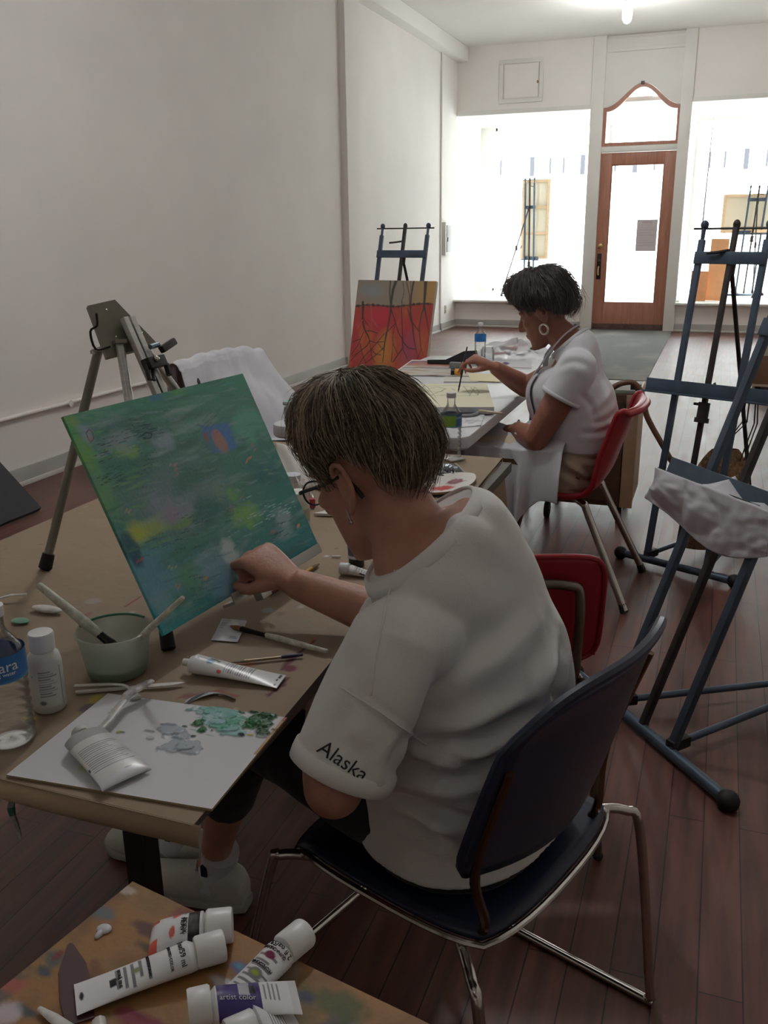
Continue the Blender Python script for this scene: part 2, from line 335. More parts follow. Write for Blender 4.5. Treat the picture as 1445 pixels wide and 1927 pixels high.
# baseboards
def bboard(name, a, b_, n):
    a, b_ = V((*a, 0)), V((*b_, 0)); d = b_-a; c = (a+b_)/2; M = basis(d.normalized(), V((*n, 0)), V((0, 0, 1)), c); m = MB()
    m.box((0, .008, .055), (d.length, .016, .11), M, bev=.003).slot(1).box((0, .014, .014), (d.length, .028, .028), M, bev=.006)
    struct(name, m, [BASEM, mat('pale_shoe_moulding', (205, 202, 196), .5)])
bboard('baseboard_left', (XL, YB), (XL, 9.15), (1, 0)); bboard('baseboard_pier', (-3.74, 9.15), (-3.74, 9.53), (1, 0)); bboard('baseboard_left_far', (-3.85, 9.53), (-3.85, YF), (1, 0))
bboard('baseboard_front_left', (-3.92, YF), (-1.92, YF), (0, -1)); bboard('baseboard_front_right', (-.59, YF), (XR, YF), (0, -1)); bboard('baseboard_right', (XR, YB), (XR, YF), (-1, 0))
# thin conduit up the far left wall, and the painted pipe run on the near wall
cp = thing('conduit', 'thin white vertical conduit at the far end of the left wall', 'pipe', (-3.84, 12.85, 0))
MB().tube([(-3.838, 12.85, .115), (-3.838, 12.85, 3.72)], .013).build('pipe', WHITE, cp)
m = MB().box((-3.83, 12.85, .06), (.035, .05, .12), bev=.004); m.build('end_block', BASEM, cp)
pp = thing('wall_pipe', 'white painted pipe running low along the near left wall', 'pipe', (XL+.02, 4, .41))
MB().tube([(XL+.02, -1, .43), (XL+.02, 2.5, .421), (XL+.02, 4, .418), (XL+.02, 6.35, .41)], .013).build('pipe', WALLM, pp)
for y in (1.9, 3.2, 4.55, 5.4): MB().tube([(XL+.004, y, .42-.002*y), (XL+.036, y, .42-.002*y)], .021, 10).build('strap', WALLM, pp)
MB().box((XL+.03, 6.42, .40), (.07, .12, .1), bev=.01).build('junction_box', mat('cream_box', (212, 205, 185), .5), pp)
# electrical panel + outlet on the far left wall
ep = thing('electrical_panel', 'grey electrical panel box on the far left wall', 'electrical panel', (-3.84, 13.1, 1.3))
MB().box((-3.815, 13.1, 1.31), (.06, .37, .46), bev=.006).build('box', mat('panel_cream', (214, 212, 204), .45), ep)
MB().box((-3.781, 13.1, 1.31), (.01, .27, .37), bev=.003).build('door', mat('panel_grey', (150, 152, 150), .45), ep); MB().box((-3.773, 13.0, 1.3), (.008, .025, .06)).build('latch', mat('black_plastic', (25, 25, 27), .45), ep)
ol = thing('wall_outlet', 'ivory wall outlet above the far left baseboard', 'outlet', (-3.845, 13.14, .3)); MB().box((-3.845, 13.14, .3), (.012, .075, .115), bev=.003).build('plate', mat('ivory_plate', (190, 184, 165), .4), ol)
for z in (.275, .325): MB().box((-3.838, 13.14, z), (.006, .03, .028), bev=.004).build('socket', mat('ivory_dark', (150, 144, 130), .4), ol)
# door: wood stiles and rails, one tall pane
WOOD = mat('red_brown_varnished_wood', (172, 118, 96), .42, var=.22, vscale=5, stretch=(9, 9, .8), bump=.05, bscale=30)
d1 = tag(bpy.data.objects.new('door_1', None), kind='structure'); COL.objects.link(d1); d1.location = (-1.25, YF+.03, 0)
x0, x1, dz = -1.755, -.735, 2.43; g0, g1, gz0, gz1 = -1.6, -.885, .385, 2.275; yd = YF+.03; m = MB()
m.box(((x0+g0)/2, yd, dz/2+.005), (g0-x0, .045, dz-.01), bev=.003).box(((x1+g1)/2, yd, dz/2+.005), (x1-g1, .045, dz-.01), bev=.003).box(((g0+g1)/2, yd, (gz1+dz)/2), (g1-g0, .045, dz-gz1), bev=.003).box(((g0+g1)/2, yd, gz0/2+.01), (g1-g0, .045, gz0-.01), bev=.003)
m.build('leaf', WOOD, d1); bd = MB()
for c, s in ((((g0+g1)/2, gz1-.008), (g1-g0, .016)), (((g0+g1)/2, gz0+.008), (g1-g0, .016)), ((g0+.008, (gz0+gz1)/2), (.016, gz1-gz0)), ((g1-.008, (gz0+gz1)/2), (.016, gz1-gz0))): bd.box((c[0], yd, c[1]), (s[0], .03, s[1]), bev=.004)
bd.build('glazing_bead', WOOD, d1); GLASS = thin_glass('window_glass'); MB().box(((g0+g1)/2, yd, (gz0+gz1)/2), (g1-g0, .006, gz1-gz0)).build('pane', GLASS, d1, smooth=False)
DKB = mat('dark_bronze', (62, 56, 58), .4, .7, var=.2); BRS = mat('brass', (196, 172, 120), .3, .9)
MB().box((-1.693, yd-.028, .9), (.062, .012, .36), bev=.004).build('lock_plate', DKB, d1); MB().tube([(-1.693, yd-.03, .985), (-1.693, yd-.045, .985)], .018, 14).build('keyhole', mat('plate_ring', (110, 108, 112), .3, .8), d1)
MB().tube([(-1.693, yd-.034, .89), (-1.693, yd-.075, .885), (-1.693, yd-.08, .8), (-1.693, yd-.036, .79)], .011, 8, smooth=4, flat=1.4).build('handle', BRS, d1)
m = MB().lathe([(.032, 0), (.032, .012), (.02, .02), (.0, .02)], (-1.69, yd-.022, 1.185), (0, -1, 0)).box((-1.69, yd-.052, 1.185), (.036, .012, .009), bev=.003); m.build('deadbolt', BRS, d1)
for z in (2.05, 1.3, .45): MB().tube([(x1+.012, yd-.03, z-.06), (x1+.012, yd-.03, z+.06)], .011, 10).build('hinge', WHITE, d1)
MB().box(((x0+x1)/2, yd-.026, .045), (x1-x0-.02, .008, .09), bev=.003).build('kick_strip', mat('scuffed_dark_wood', (96, 70, 62), .55, var=.4, vscale=12), d1)
struct('door_sill', MB().box((-1.245, YF+.04, .006), (1.05, .16, .012), bev=.003), mat('dark_threshold', (70, 66, 64), .5))
# notice taped on the door pane
def notice(pt):
    for k in range(9): pt.rect(.12, .82-.08*k, (.88 if k % 3 else .7), .845-.08*k, (172, 165, 168), .45)
    pt.rect(.25, .9, .75, .94, (150, 146, 150), .5)
o = sheet('notice', plane_fn((-1.2, yd-.006, 1.108), (.28, 0, 0), (0, 0, .43)), 30, 60, notice, (206, 198, 200), mat('printed_paper', (255, 255, 255), .8, attr='Col'), thick=.0008)
tag(o, 'printed paper notice taped to the front door glass', 'notice')
# transom window
w1 = tag(bpy.data.objects.new('window_1', None), kind='structure'); COL.objects.link(w1); w1.location = (tcx, YF, 2.52)
def tout(off, dzb):
    return [(tx0+off, 2.515+dzb), (tx1-off, 2.515+dzb)]+[(tcx+(thw-off)*k/20, arch(k/20)-off*1.0) for k in range(20, -21, -1)]
A, B = tout(0, 0), tout(.05, .045); n = len(A); vs = []
for y in (YF-.012, YF+.03):
    vs += [(p[0], y, p[1]) for p in A]+[(p[0], y, p[1]) for p in B]
fs = []
for j in range(n):
    k = (j+1) % n; fs += [(j, k, n+k, n+j), (2*n+j, 3*n+j, 3*n+k, 2*n+k), (j, 2*n+j, 2*n+k, k), (n+j, n+k, 3*n+k, 3*n+j)]
MB()._add(vs, fs).build('window_frame', WOOD, w1); MB().prism(B, (0, YF+.012, 0), V((1, 0, 0)), V((0, 0, 1)), -.005).build('pane', GLASS, w1, smooth=False)
MB().box((tcx-.01, YF-.02, 3.3), (.045, .02, .04), bev=.004).build('keystone_block', DKB, w1)
# display bays beyond the openings
BAYM = mat('bay_white_paint', (236, 235, 230), .6)
struct('bay_left_floor', MB().box((-3.0, 15.0, .36), (2.2, 2.45, .05)), BAYM, smooth=False); struct('bay_right_floor', MB().box((.44, 15.0, .36), (2.06, 2.45, .05)), BAYM, smooth=False)
struct('bay_left_wall', MB().box((-4.16, 14.98, 1.75), (.1, 2.4, 2.8)).box((-3.985, 16.2, 1.75), (.25, .08, 2.8)), BAYM, smooth=False); struct('bay_right_wall', MB().box((1.5, 14.98, 1.75), (.1, 2.4, 2.8)), BAYM, smooth=False)
struct('bay_ceiling', MB().box((-1.3, 15.0, 3.12), (5.8, 2.4, .06)), BAYM, smooth=False)
struct('bay_skirting', MB().box((-3.985, 16.15, .46), (.25, .02, .15), bev=.003), BAYM)
def bay_window(name, xs, ysd, xg):
    wn = tag(bpy.data.objects.new(name, None), kind='structure'); COL.objects.link(wn); wn.location = ((xs[0]+xs[1])/2, 16.2, .4)
    mf = MB()
    for z in (.4, 3.06): mf.box(((xs[0]+xs[1])/2, 16.2, z), (xs[1]-xs[0], .05, .05)).box((xg, 14.98, z), (.05, 2.4, .05))
    for x in xs: mf.box((x, 16.2, 1.73), (.05, .05, 2.7))
    mf.build('window_frame', BAYM, wn); MB().box(((xs[0]+xs[1])/2, 16.2, 1.73), (xs[1]-xs[0]-.04, .008, 2.62)).build('pane', GLASS, wn, smooth=False); MB().box((xg, 14.98, 1.73), (.008, 2.35, 2.62)).build('side_pane', GLASS, wn, smooth=False)
bay_window('window_2', (-3.86, -1.93), 0, -1.93); bay_window('window_3', (-.58, 1.44), 0, -.58)
# outside: pavement, road, building across the street with a railing
struct('pavement', MB().box((-1, 37, -.1), (80, 46.2, .16)), mat('bright_concrete', (226, 224, 218), .8, var=.06, vscale=.5), smooth=False)
bl = thing('building', 'pale sunlit building across the street seen through the shop windows', 'building', (-4, 33, 0))
m = MB().box((-4, 36, 5), (60, 6, 10)); m.build('facade', mat('pale_stucco', (238, 236, 230), .8, var=.04, vscale=.3), bl, smooth=False)
rl = thing('balcony_railing', 'grey railing on the building across the street', 'railing', (-4, 32.7, 3.2)); RM = mat('grey_rail', (44, 44, 50), .6)
for k in range(13):
    x = -15.1+1.72*k
    MB().box((x, 32.7, 3.5), (.15, .06, .62)).build('post', RM, rl, smooth=False)
    for q in (.62, 1.08): MB().box((x+q, 32.7, 3.5), (.065, .03, .5)).build('baluster', RM, rl, smooth=False)
# mat in front of the door
def rugp(pt): pt.mix((fbm(pt.u, pt.v, (60, 200), 3)-.3)*.8, (120, 120, 116)); pt.mix((fbm(pt.u, pt.v, (3, 8), 9)-.45)*1.5, (150, 148, 142))
rg = sheet('entrance_mat', lambda u, v: V((-1.76+1.16*u, 9.0+4.62*v, .008)), 40, 120, rugp, (104, 105, 103), mat('mat_fibre', (255, 255, 255), .95, attr='Col', bump=.3, bscale=300), thick=.0075)
tag(rg, 'long grey runner mat on the floor in front of the wooden door', 'mat')
# jelly-jar ceiling lamps: one before the door, two assumed out of view for light
def ceiling_lamp(x, y, label, es):
    t = thing('ceiling_light', label, 'ceiling light', (x, y, ZC), 'jar lamps along the ceiling')
    MB().lathe([(.07, 0), (.07, .02), (.05, .03), (.045, .09), (.0, .09)], (x, y, ZC), (0, 0, -1)).build('socket', mat('porcelain', (200, 200, 196), .35), t)
    MB().lathe([(.03, .085), (.052, .1), (.056, .2), (.05, .27), (.03, .3), (.001, .31)], (x, y, ZC), (0, 0, -1)).build('bulb', mat('lit_lamp_%d' % es, (255, 250, 240), .3, emit=(255, 247, 234), es=es), t)
    ld = bpy.data.lights.new('lamp_glow', 'POINT'); ld.energy = LAMPW; ld.shadow_soft_size = .08; ld.color = (.965, .98, 1.0); lo = bpy.data.objects.new('lamp_glow', ld); COL.objects.link(lo); lo.location = (x, y, ZC-.42); return t
LAMPW = 40
ceiling_lamp(-1.26, 11.4, 'lit white jar lamp on the ceiling before the front door', 12)
LAMPW = 62
ceiling_lamp(-1.26, 3.3, 'added out-of-view jar lamp above the two tables, brightening the near room', 12)  # added lamp, out of view: lifts the near wall, tables and shirt
LAMPW = 4
ceiling_lamp(-1.26, -1.4, 'added out-of-view jar lamp at the back of the room, a weak fill', 12)  # added lamp behind the camera, weak fill on surfaces facing it
# daylight: bright overcast sky outside, portals in the openings
wd = bpy.data.worlds.new('world'); sc.world = wd; wd.use_nodes = True; bg = wd.node_tree.nodes['Background']; bg.inputs['Color'].default_value = (.87, .945, 1, 1); bg.inputs['Strength'].default_value = 14.0
for cx, cz, sx, sz in ((-2.9, 1.72, 2.0, 2.6), (.44, 1.72, 2.0, 2.6), (-1.24, 1.33, .72, 1.9), (-1.24, 2.85, .95, .6)):
    ld = bpy.data.lights.new('daylight_portal', 'AREA'); ld.shape = 'RECTANGLE'; ld.size = sx; ld.size_y = sz; ld.cycles.is_portal = True
    o = bpy.data.objects.new('daylight_portal', ld); COL.objects.link(o); o.location = (cx, YF+.18, cz); o.rotation_euler = (-PI/2, 0, 0)
sc.view_settings.exposure = 0.0
# ================================================================== FURNITURE
STEEL = mat('blue_grey_painted_steel', (72, 86, 102), .45, .35, var=.25, vscale=14); STEELD = mat('worn_dark_steel', (66, 62, 60), .5, .6, var=.3, vscale=20)
RUB = mat('black_rubber', (18, 18, 20), .6); CHR = mat('chrome', (200, 196, 190), .16, 1.0, var=.1, vscale=30); BLKP = mat('black_plastic', (25, 25, 27), .45)
def easel(label, c, lean, ang, L=1.43, sp=.135, base=.38, z0=.02, led=.75, plate=1.27, rear=.72, group='blue-grey steel studio easels', ledw=.27, mats=(STEEL, STEELD), ins=0., inner=1.0, name='studio_easel'):
    lean = V((*lean, 0)).normalized(); w = V((lean.y, -lean.x, 0)); c = V((*c, z0)); Z = V((0, 0, 1)); d = lean*math.sin(ang)+Z*math.cos(ang); n = d.cross(w)
    if n.dot(lean) > 0: n = -n                       # n: towards the painter
    t = thing(name, label, 'easel', c, group)
    MB().tube([c-w*base, c+w*base], .017, 12).build('base_bar', mats[0], t)
    for s in (-1, 1): MB().ell(c+w*(s*base), (.03, .03, .03), seg=14, ring=10).build('rubber_foot', RUB, t)
    Mm = lambda p: basis(w, n, d, p)
    for s in (-1, 1):
        MB().box((0, 0, L/2-.03), (.026, .022, L-.06), Mm(c+w*(s*sp)), bev=.004).tube([c+w*(s*sp)+d*(L-.07), c+w*(s*sp)+d*L], .009, 8).ell(c+w*(s*sp)+d*L, (.017, .017, .019), seg=10, ring=8).build('mast', mats[0], t)
    m = MB().box((0, 0, L/2+.0), (.022, .022, L), Mm(c), bev=.005).ell(c+d*L, (.015, .015, .02), seg=10, ring=8); m.build('centre_mast', mats[1], t)
    MB().tube([c-w*(sp+.045)+d*(L-.015), c+w*(sp+.045)+d*(L-.015)], .0045, 8).build('top_rod', mats[1], t)
    MB().box((0, .014, 0), (2*sp+.03, .008, .05), Mm(c+d*plate), bev=.002).build('cross_plate', mats[0], t)
    lm = MB().box((.0, .03, 0), (2*ledw, .045, .008), Mm(c+d*led), bev=.002).box((0, .013, .028), (2*ledw, .006, .06), Mm(c+d*led), bev=.002); lg = lm.build('ledge', mats[0], t)
    cl = MB().tube([c+d*(led-.1), c+d*(led-.02)], .024, 12).tube([c+d*(led-.105), c+d*(led-.085)], .03, 12).tube([c+d*(led-.03)-w*.02, c+d*(led-.03)-w*.045], .006, 8); cl.build('clamp', mats[1], t)
    MB().tube([c+d*(L-.1), c+d*(L-.115)+n*.03-w*.045, c+d*(L-.12)+n*.035-w*.09], .006, 8, smooth=4).build('hook', mats[1], t)
    rf = c+lean*(rear+L*math.sin(ang)*.35); rf.z = z0; top = c+d*(plate-.03)-n*.02
    MB().tube([top, rf+Z*.01], .0095, 10).tube([top+d*.05-n*.0, top-d*.03], .018, 10).ell(rf+Z*.0, (.022, .022, .02), seg=10, ring=8).build('rear_leg', mats[1], t)
    q = top+(rf-top)*.45; MB().tube([q-d*.04, q+d*.04], .017, 10).tube([q, q-w*.1, q-w*.13+Z*.035], .006, 8, smooth=3).build('rear_hook', mats[1], t)
    for s in (-1, 1):
        a = c+w*(s*.135)+Z*.02; b_ = rf+Z*.03; e = a+(b_-a).normalized()*.06
        MB().tube([e, b_], .011, 10).build('brace', mats[0], t); MB().box((.03, 0, 0), (.07, .03, .032), basis((b_-a).normalized(), Z.cross((b_-a).normalized()), Z, a), bev=.004).build('hinge', RUB, t)
    return t, dict(c=c, w=w, n=n, d=d, lean=lean, rf=rf)
E1, g1 = easel('steel easel at right with a paper towel over its ledge', (-.1, 2.425), (.77, .63), .355, L=1.36, base=.375, led=.712, plate=1.2, rear=.62, ledw=.3)
E2, g2 = easel('steel easel behind the paper towel with a woven bag hanging from its ledge', (-.075, 3.81), (.399, .917), .197, L=1.43, base=.26, z0=.028, led=.727, plate=1.295, ledw=.27)
for ch in list(E2.children):                      # masts stand left of the middle of that base
    pass
E3, g3 = easel('steel easel against the left wall holding the red roots painting', (-2.12, 5.672), (.184, .983), .25, L=1.48, led=.485, plate=1.29, sp=.178)
E4, g4 = easel('slim steel easel in the left shop window', (-3.02, 15.25), (-.61, -.79), .03, L=1.8, z0=.4, led=.54, plate=1.37, sp=.112, base=.3, rear=.56, ledw=.22)
E5, g5 = easel('slim steel easel in the right shop window', (.34, 15.55), (.25, -1), .16, L=1.62, z0=.4, led=.92, plate=1.43, sp=.125, base=.28, rear=.42, ledw=.25)
# ---------------------------------------------------------------- aluminium table easel
ALU = mat('brushed_aluminium', (192, 190, 186), .38, .85, var=.15, vscale=25, stretch=(1, 1, 8)); ALUD = mat('dull_olive_aluminium', (138, 134, 122), .5, .6, var=.15, vscale=20)
te = thing('table_easel', 'folding aluminium tripod easel on the brown paper table', 'easel', (-.95, 1.4, .742))
zt = .7445; fA, fB, fC = V((-.826, 1.167, zt)), V((-.796, 1.646, zt)), V((-1.293, 1.414, zt))
apx = V((-1.105, 1.395, 1.27)); apx = PY(232, 605, 1.43)
nF = V((.93, .0, .36)).normalized(); wE = V((.06, .998, 0)).normalized()
def leg(a, b_, rr, name, m, foot=True):
    d = (b_-a).normalized(); MB().tube([a, b_-d*.02], rr, 10).build(name, m, te)
    if foot: MB().tube([b_-d*.035, b_-d*.003, b_], [rr*1.35, rr*1.5, rr*1.1], 10).build('rubber_foot', RUB, te)
dn = V((apx.x*0, 0, 0)); hA = apx-wE*.022+V((0.005, 0, -.035)); hB = apx+wE*.03+V((.005, 0, -.035))
leg(hA, fA, .0085, 'front_leg', ALU); leg(hB, fB, .0085, 'front_leg', ALU)
kn = PD(185, 660, (PZ(85, 1075, zt)-CAM).dot(_f)*.985); leg(kn, fC, .0095, 'rear_leg', ALUD)
ax = (hA-kn).normalized(); MB().box((0, 0, (hA-kn).length/2-.01), (.022, .008, (hA-kn).length+.05), basis(*frame(ax), kn), bev=.002).build('hinge_strap', ALUD, te)
MB().tube([kn-wE*.014, kn+wE*.014], .006, 8).tube([kn+ax*.012, kn+ax*.012+wE*.012+V((.02, 0, 0))], .004, 8).build('hinge_pin', ALU, te)
md_ = (V((-.93, 1.36, 1.14))-apx).normalized(); mtop = apx+md_*(-.005); mbot = V((-.8, 1.36, .80)); md_ = (mbot-mtop).normalized(); mx_, my_, mz_ = wE, md_.cross(wE), md_
ml = (mbot-mtop).length; Mst = basis(wE, my_, md_, mtop+nF*.012)
m = MB().box((-.0095, 0, ml/2), (.014, .012, ml), Mst, bev=.002).box((.0095, 0, ml/2), (.014, .012, ml), Mst, bev=.002).box((0, -.004, ml/2), (.03, .004, ml), Mst); m.build('mast', ALU, te)
hp = [(-.042, -.038), (.012, -.038), (.056, .066), (-.048, .066)]
wP = (wE*.82+V((.57, 0, 0))); wP = (wP-md_*wP.dot(md_)).normalized(); MB().prism([(p[0], p[1]) for p in hp], mtop-V((.012, 0, 0)), wP, md_, .012).build('head_plate', ALUD, te)
nP = wP.cross(md_); nP = nP if nP.x > 0 else -nP
for p in ((-.016, -.018), (-.02, .036), (.03, .04)): MB().ell(mtop-V((.012, 0, 0))+nP*.0125+wP*p[0]+md_*p[1], (.0022,)*3, seg=8, ring=6).build('rivet', mat('bright_rivet', (220, 220, 215), .25, .9), te)
MB().tube([mtop-wP*.042-md_*.022, mtop-wP*.05+md_*.0, mtop-wP*.066+md_*.008, mtop-wP*.07+md_*.042, mtop-wP*.043+md_*.044], .0022, 6, smooth=4).build('carry_ring', mat('dark_wire', (40, 38, 36), .4, .8), te)
MB().tube([mtop+nF*.03+md_*.068+wE*.004, mtop+nF*.03+md_*.066+wE*.03], .005, 8).build('spring_clip', mat('blue_steel_clip', (110, 130, 140), .3, .8), te)
q = mtop+nF*.028+md_*.098
m = MB().box((0, 0, 0), (.05, .02, .022), basis(wE, nF, md_, q), bev=.003).box((.062, .002, -.012), (.05, .012, .014), basis((wE-md_*.25).normalized(), nF, (md_+wE*.25).normalized(), q), bev=.003)
m.tube([q-wE*.026-md_*.005, q-wE*.034+md_*.03, q-wE*.022+md_*.032, q-wE*.01+md_*.008], .004, 8).tube([q+wE*.03+md_*.008, q+wE*.026+md_*.03], .006, 8); m.build('canvas_clamp', BLKP, te)
MB().ell(q+nF*.012-wE*.006-md_*.004, (.006,)*3, seg=8, ring=6).build('clamp_screw', CHR, te)
# lower canvas ledge of the easel
cb = V((-.771, 1.354, .798)); ca = V((math.cos(1.452), math.sin(1.452), 0)); cn = V((-ca.y, ca.x, 0)); cu_ = V((0, 0, 1))*math.cos(.446)+cn*math.sin(.446); cN = ca.cross(cu_)
if cN.x < 0: cN = -cN
Ml = basis(ca, -cN, cu_, cb)
MB().box((.075, -.006, -.012), (.3, .03, .006), Ml, bev=.001).box((.075, -.02, -.004), (.3, .003, .018), Ml).build('ledge', mat('pale_aluminium', (176, 174, 168), .4, .6), te)
MB().box((.02, -.006, -.024), (.03, .02, .022), Ml, bev=.003).build('ledge_clamp', ALU, te)
# ---------------------------------------------------------------- tables
def taper_leg(p, q, w): return MB().box((0, 0, (q-p).length/2), (w, w, (q-p).length), basis(*frame(q-p, V((0, 1, 0))), p), bev=.003)
bt = thing('work_table', 'long work table covered with brown kraft paper, by the seated painter in the white t-shirt', 'table', (-1.02, 1.71, 0))
MB().box((-1.025, 1.715, .722), (.94, 1.85, .03), bev=.004).build('tabletop', mat('grey_tabletop', (90, 84, 78), .6), bt)
DKL = mat('black_leg_enamel', (20, 20, 22), .45)
for x, y in ((-.81, 1.02), (-1.4, .95), (-.66, 2.5), (-1.4, 2.5)): MB().box((x, y, .355), (.04, .04, .71), bev=.003).build('leg', DKL, bt)
for y in (.985, 2.5): MB().box((-1.05, y, .69), (.7, .03, .05), bev=.003).build('apron', DKL, bt)
KP = mat('kraft_paper', (255, 255, 255), .72, attr='Col', bump=.12, bscale=35)
def kraft(pt):
    pt.mix((fbm(pt.u, pt.v*2, 5, 1)-.45)*1.2, (156, 134, 108)); pt.mix((fbm(pt.u, pt.v*2, 22, 5)-.55)*.8, (126, 104, 82))
    r = np.random.default_rng(5)
    for k in range(70):
        x, y = r.random(2); s = r.uniform(.002, .009); pt.blob(x, y, s, s*r.uniform(.4, 1.4), [(190, 180, 170), (84, 60, 52), (60, 70, 84), (120, 60, 50), (150, 140, 120)][k % 5], a=.55, soft=.6, seed=k, ns=80)
    P = lambda px, py: ((PZ(px, py, .745).x+1.53)/1.0, (PZ(px, py, .745).y-.77)/1.9)
    pt.line([P(520, 1308), P(548, 1290), P(556, 1277)], .004, (96, 44, 56)); pt.line([P(547, 1258), P(566, 1240), P(590, 1222), P(610, 1205)], [.004, .008, .004, .002], (92, 40, 52)); pt.line([P(600, 1212), P(612, 1200)], .003, (170, 100, 60)); pt.blob(*P(562, 1258), .012, .006, (110, 44, 60))
    for a, c in (((402, 1240), (150, 130, 120)), ((478, 1250), (190, 110, 80)), ((432, 1296), (110, 84, 66)), ((368, 1310), (100, 74, 60))): pt.blob(*P(*a), .022, .006, c, a=.6, soft=.6, ns=60)
    pt.line([P(345, 1313), P(420, 1300), P(462, 1312)], .0025, (140, 70, 60), a=.7); pt.line([P(243, 1140), P(262, 1128), P(276, 1121)], .0022, (130, 48, 46), a=.9); pt.line([P(591, 1173), P(606, 1167)], .002, (110, 130, 90), a=.8)
    pt.blob(*P(520, 1149), .012, .006, (150, 160, 165), a=.8, ns=70); pt.blob(*P(545, 1155), .016, .008, (104, 88, 76), a=.6, soft=.6); pt.line([P(585, 1085), P(600, 1082), P(625, 1084)], .003, (70, 78, 92), a=.8); pt.blob(*P(634, 1047), .006, .003, (190, 195, 205))
    pt.blob(*P(60, 1352), .014, .006, (190, 170, 60), a=.8, ns=50); pt.blob(*P(185, 1315), .012, .01, (176, 160, 56), a=.8, ns=50); pt.blob(*P(170, 1332), .014, .008, (70, 70, 90), a=.7, ns=50); pt.blob(*P(182, 1130), .018, .01, (160, 150, 140), a=.7, ns=40)
    pt.blob(*P(880, 868), .02, .01, (170, 110, 90), a=.5, soft=.8)
XA, XB_, YA, YB2 = -1.525, -.535, .772, 2.66
def kf(u, v):
    x = XA+(XB_-.055*v-XA)*u; y = YA+(YB2-YA)*v; z = .7432+.0022*mnoise.noise(V((x*6, y*6, 3)))*min(1, 6*u*(1-u)*v*(1-v)*8); return V((x, y, z))
kp = sheet('kraft_paper_cover', kf, 220, 420, kraft, (142, 123, 102), KP)
tag(kp, 'paint-spotted brown kraft paper spread over the near work table', 'paper')
def flap(name, fn, nu, nv): return sheet(name, fn, nu, nv, lambda pt: pt.mix((fbm(pt.u, pt.v, 6, 2)-.45), (126, 104, 82)), (142, 120, 95), KP, parent=kp)
flap('hanging_flap', lambda u, v: V((-1.525+1.0*u, YA+.002-.014*math.sin(v*1.5)-.006*math.sin(u*9+v*2)*v, .7436-(.004+.024*u**2)*v*(1-.12*math.sin(u*13)))), 60, 10)
flap('corner_flap', lambda u, v: V((-.80+.245*u+.012*v, 2.662+.012*v-(.42*(1-.0)*v*0), .7425-.03*v*u*(1.2+.5*math.sin(u*5)))), 24, 6)
def sideflap(u, v):
    y = 2.66-.62*u; x = -.588+.024*u+.02*v*(1-u)+.003*math.sin(u*14); return V((x, y, .7425-.19*v*(1-u)**1.1*(.9+.1*math.sin(u*20))))
flap('side_flap', sideflap, 30, 8)
ft = thing('folding_table', 'white plastic folding table where the dark-haired woman paints', 'table', (-1.15, 3.82, 0))
WPL = mat('white_grey_plastic', (205, 206, 208), .42, var=.05, vscale=10, bump=.05, bscale=120)
def rrect(x0, y0, x1, y1, r, k=6):
    out = []
    for cx, cy, a0 in ((x1-r, y1-r, 0), (x0+r, y1-r, PI/2), (x0+r, y0+r, PI), (x1-r, y0+r, 1.5*PI)): out += [(cx+r*math.cos(a0+PI/2*j/k), cy+r*math.sin(a0+PI/2*j/k)) for j in range(k+1)]
    return out
def slab(mb, x0, y0, x1, y1, r, z0, z1, e=.008):
    R = []
    for ins, z in ((e, z0), (0, z0+e), (0, z1-e), (e*.3, z1-e*.3), (e, z1)): R.append([V((p[0], p[1], z)) for p in rrect(x0+ins, y0+ins, x1-ins, y1-ins, max(r-ins, .002))])
    return mb.rings(R)
slab(MB(), -1.53, 2.9, -.77, 4.92, .06, .693, .742).build('tabletop', WPL, ft); GRL = mat('grey_leg_enamel', (110, 112, 116), .4, .4)
for y in (3.2, 4.62):
    for x in (-1.42, -.87): MB().tube([(x, y, .69), (x, y+(.06 if y < 4 else -.06), .02), (x, y+(.06 if y < 4 else -.06), .0)], .014, 10).build('leg', GRL, ft)
    MB().tube([(-1.42, y+.02, .3), (-.87, y+.02, .3)], .011, 8).build('crossbar', GRL, ft)
BRD = mat('painted_board', (255, 255, 255), .6, attr='Col', bump=.15, bscale=60)
wc = V((-.547, .667, .742)); e1, e2 = V((.966, -.259, 0)), V((-.184, -.983, 0)).normalized(); e1 = V((-e2.y, e2.x, 0)); e1 = e1 if e1.x > 0 else -e1
